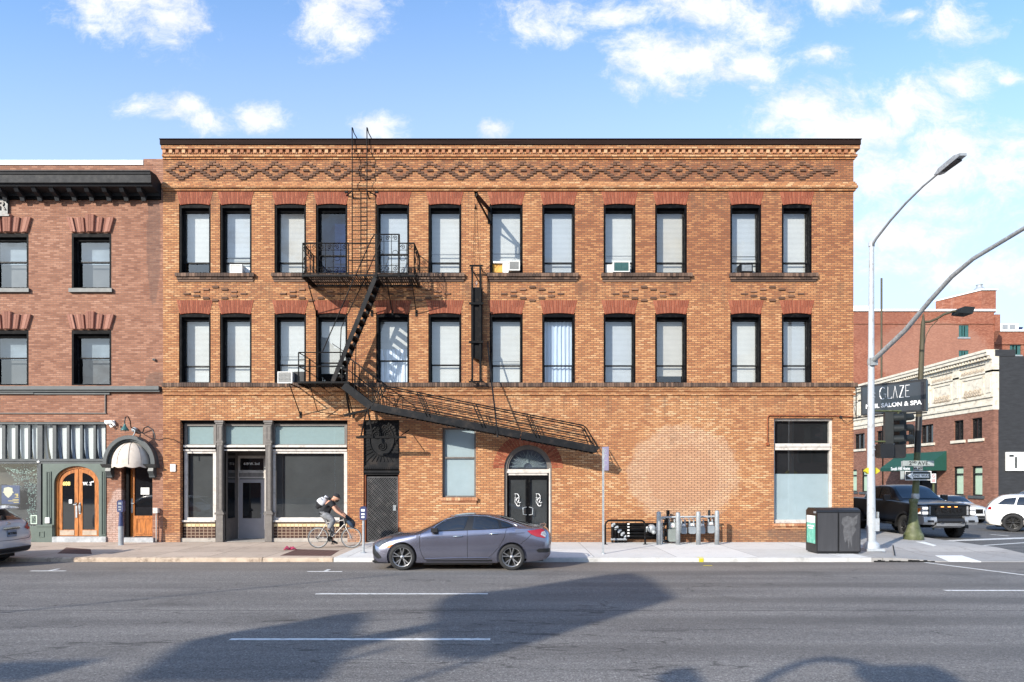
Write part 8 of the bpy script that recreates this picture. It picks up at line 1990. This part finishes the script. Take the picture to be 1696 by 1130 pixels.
bp = thing('backpack', 'white and black backpack worn by the cyclist', 'backpack', b_(531, 838))
c0, c1 = b_(527.5, 839.5), b_(541, 824.5); ax_ = (c1 - c0).normalized(); nx_ = Vector((-ax_.z, 0, ax_.x))
def blob(f0, f1, hw, ht, yb_=.15):
    pts_ = []; m = MB(); n = 8
    for i in range(n + 1):
        u = f0 + (f1 - f0) * i / n; prof = math.sin(math.pi * min(max(u, .04), .96)) ** .45; pts_.append((u, prof))
    vs = []
    for u, pf in pts_:
        c = c0 + ax_ * ((c1 - c0).length * u) - ax_ * .02
        for j in range(14):
            a = 2 * math.pi * j / 14; ca, sa = math.cos(a), math.sin(a)
            vs.append(c + nx_ * (hw * pf * (abs(ca) ** .7) * (1 if ca > 0 else -1) + .02) + Vector((0, yb_ * pf * (abs(sa) ** .6) * (1 if sa > 0 else -1), 0)))
    m.add(vs, [(i*14+j, i*14+(j+1)%14, (i+1)*14+(j+1)%14, (i+1)*14+j) for i in range(n) for j in range(14)], True); m.add(vs[:14], [tuple(range(14))]); m.add(vs[-14:], [tuple(range(14))]); return m
m = blob(.33, 1.15, .155, 0, .17); m.build('pack', mat('white_nylon', (.56, .57, .6), .6, var=.15, vscale=9), bp)
m = blob(-.12, .37, .165, 0, .17); m.build('lower_pocket', CL, bp)
m = MB()
for k in (.5, .72, .92):
    c = c0 + ax_ * ((c1 - c0).length * k); m.tube([c + nx_ * .03 + Vector((0, -.158, 0)), c + nx_ * .12 + Vector((0, -.12, 0)), c + nx_ * .145, c + nx_ * .12 + Vector((0, .12, 0))], .009, 5)
for sg in (-1, 1): m.tube([c1 + Vector((-.02, sg * .10, .0)), c1 + Vector((.09, sg * .12, -.02)), chs + Vector((.13, sg * .13, -.02)), wst + Vector((.05, sg * .16, .03))], .02, 6)
m.build('strap', CL, bp)
bg_ = thing('handlebar_bag', 'dark bag and jacket strapped on the bicycle handlebar', 'bag', b_(578, 868))
m = skin_mb([b_(571, 857), b_(578, 860), b_(583.5, 868), b_(586, 874)], [(0, 1), (1, 2), (2, 3)], [(.07, .10), (.12, .13), (.10, .12), (.05, .06)], 1, 2); m.build('bag', CL, bg_)
m = skin_mb([b_(575, 862, -.1), b_(580, 868, -.1), b_(585.5, 874, -.08)], [(0, 1), (1, 2)], [.05, .07, .04], 1, 2); m.build('jacket', mat('navy_jacket', (.03, .05, .08), .9, var=.4, vscale=9), bg_)
pb_ = thing('black_panel_bag', 'flat black bag hanging beside the bicycle down tube', 'bag', b_(566, 866, .18))
m = MB(); m.prism([(X(562.5, by0 + .2), Z(873, by0 + .2)), (X(572, by0 + .2), Z(874, by0 + .2)), (X(573, by0 + .2), Z(858, by0 + .2)), (X(563.5, by0 + .2), Z(856.5, by0 + .2))], by0 + .13, by0 + .24); m.build('bag', CL, pb_)
# ------------------------------------------------------------------ off-camera things that shade the road
def back(px, py, Yp):                 # road point under a photo pixel, traced up the sunbeam to the plane y = Yp
    x, y = gp(px, py); t = y - Yp; return (x - .8 * t, Yp, .6 * t)
sb = thing('road_shadow_caster', 'large billboard on thin posts, added to shade the road', 'shadow_caster', (-18, -31, 0))  # made-up panel, its outline cut to cast the road shadows
Yp = -31.
A_ = [(712,1085),(714,1060),(716,1015),(722,1000),(745,989),(860,978),(1000,955),(1052,951),(1085,963),(1122,990),(1085,1002),(1035,1018),(960,1040),(850,1072),(800,1088),(750,1094)]
B__ = [(200,1131),(250,1098),(290,1070),(380,1052),(480,1036),(560,1021),(603,1019),(606,1030),(592,1044),(590,1060),(722,1036),(720,1044),(586,1073),(560,1100),(535,1131)]
C__ = [(-60, 1131), (-60, 1112), (0, 1104), (70, 1103), (150, 1100), (110, 1110), (60, 1122), (40, 1131)]
m = MB()
for poly in (A_, B__, C__):
    pp = [back(a, b, Yp) for a, b in poly]; m.prism([(p[0], p[2]) for p in pp], Yp, Yp + .25)
m.build('panel', M['dark_wall'], sb)
c = back(800, 1088, Yp); d = back(420, 1131, Yp); m = MB(); m.box(c[0] - .035, c[0] + .035, Yp - .07, Yp, 0, c[2] + 1); m.box(d[0] - .035, d[0] + .035, Yp - .07, Yp, 0, d[2] + 1); m.build('post', M['galv'], sb)
oc = MB(); a, b = back(-60, 1021, -26.), back(668, 950.5, -26.); mid = ((a[0] + b[0]) / 2, -26., (a[2] + b[2]) / 2 + .05); oc.tube([a, mid, b], .035, 6)
o_ = tag(oc.build('overhead_cable', M['plastic'], loc=a), 'thick overhead cable strung along the near side of the street', 'cable')

sl2 = thing('unseen_shadow_arm', 'unseen bowed arm added on the near side to shade the road', 'street lamp', (3, -27.5, 0))  # unseen arm and heads, added for the curved shadow they throw
m = MB(); Yq = -27.5; arcp_ = [back(a, b, Yq) for a, b in ((1240, 1150), (1262, 1130), (1287, 1115), (1327, 1098), (1367, 1091), (1412, 1096), (1447, 1108), (1470, 1116))]
m.tube([(arcp_[0][0], Yq, 0), arcp_[0]] + arcp_[1:], .07, 8); m.build('arm', M['galv'], sl2)
m = MB(); pp = [back(a, b, Yq) for a, b in ((1432, 1121), (1462, 1113), (1568, 1112), (1593, 1131), (1440, 1134))]; m.prism([(p[0], p[2]) for p in pp], Yq - .1, Yq + .3)
pp = [back(a, b, Yq) for a, b in ((1092, 1134), (1127, 1119), (1157, 1116), (1169, 1134))]; m.prism([(p[0], p[2]) for p in pp], Yq - .1, Yq + .3); m.build('lamp_head', M['signal'], sl2)
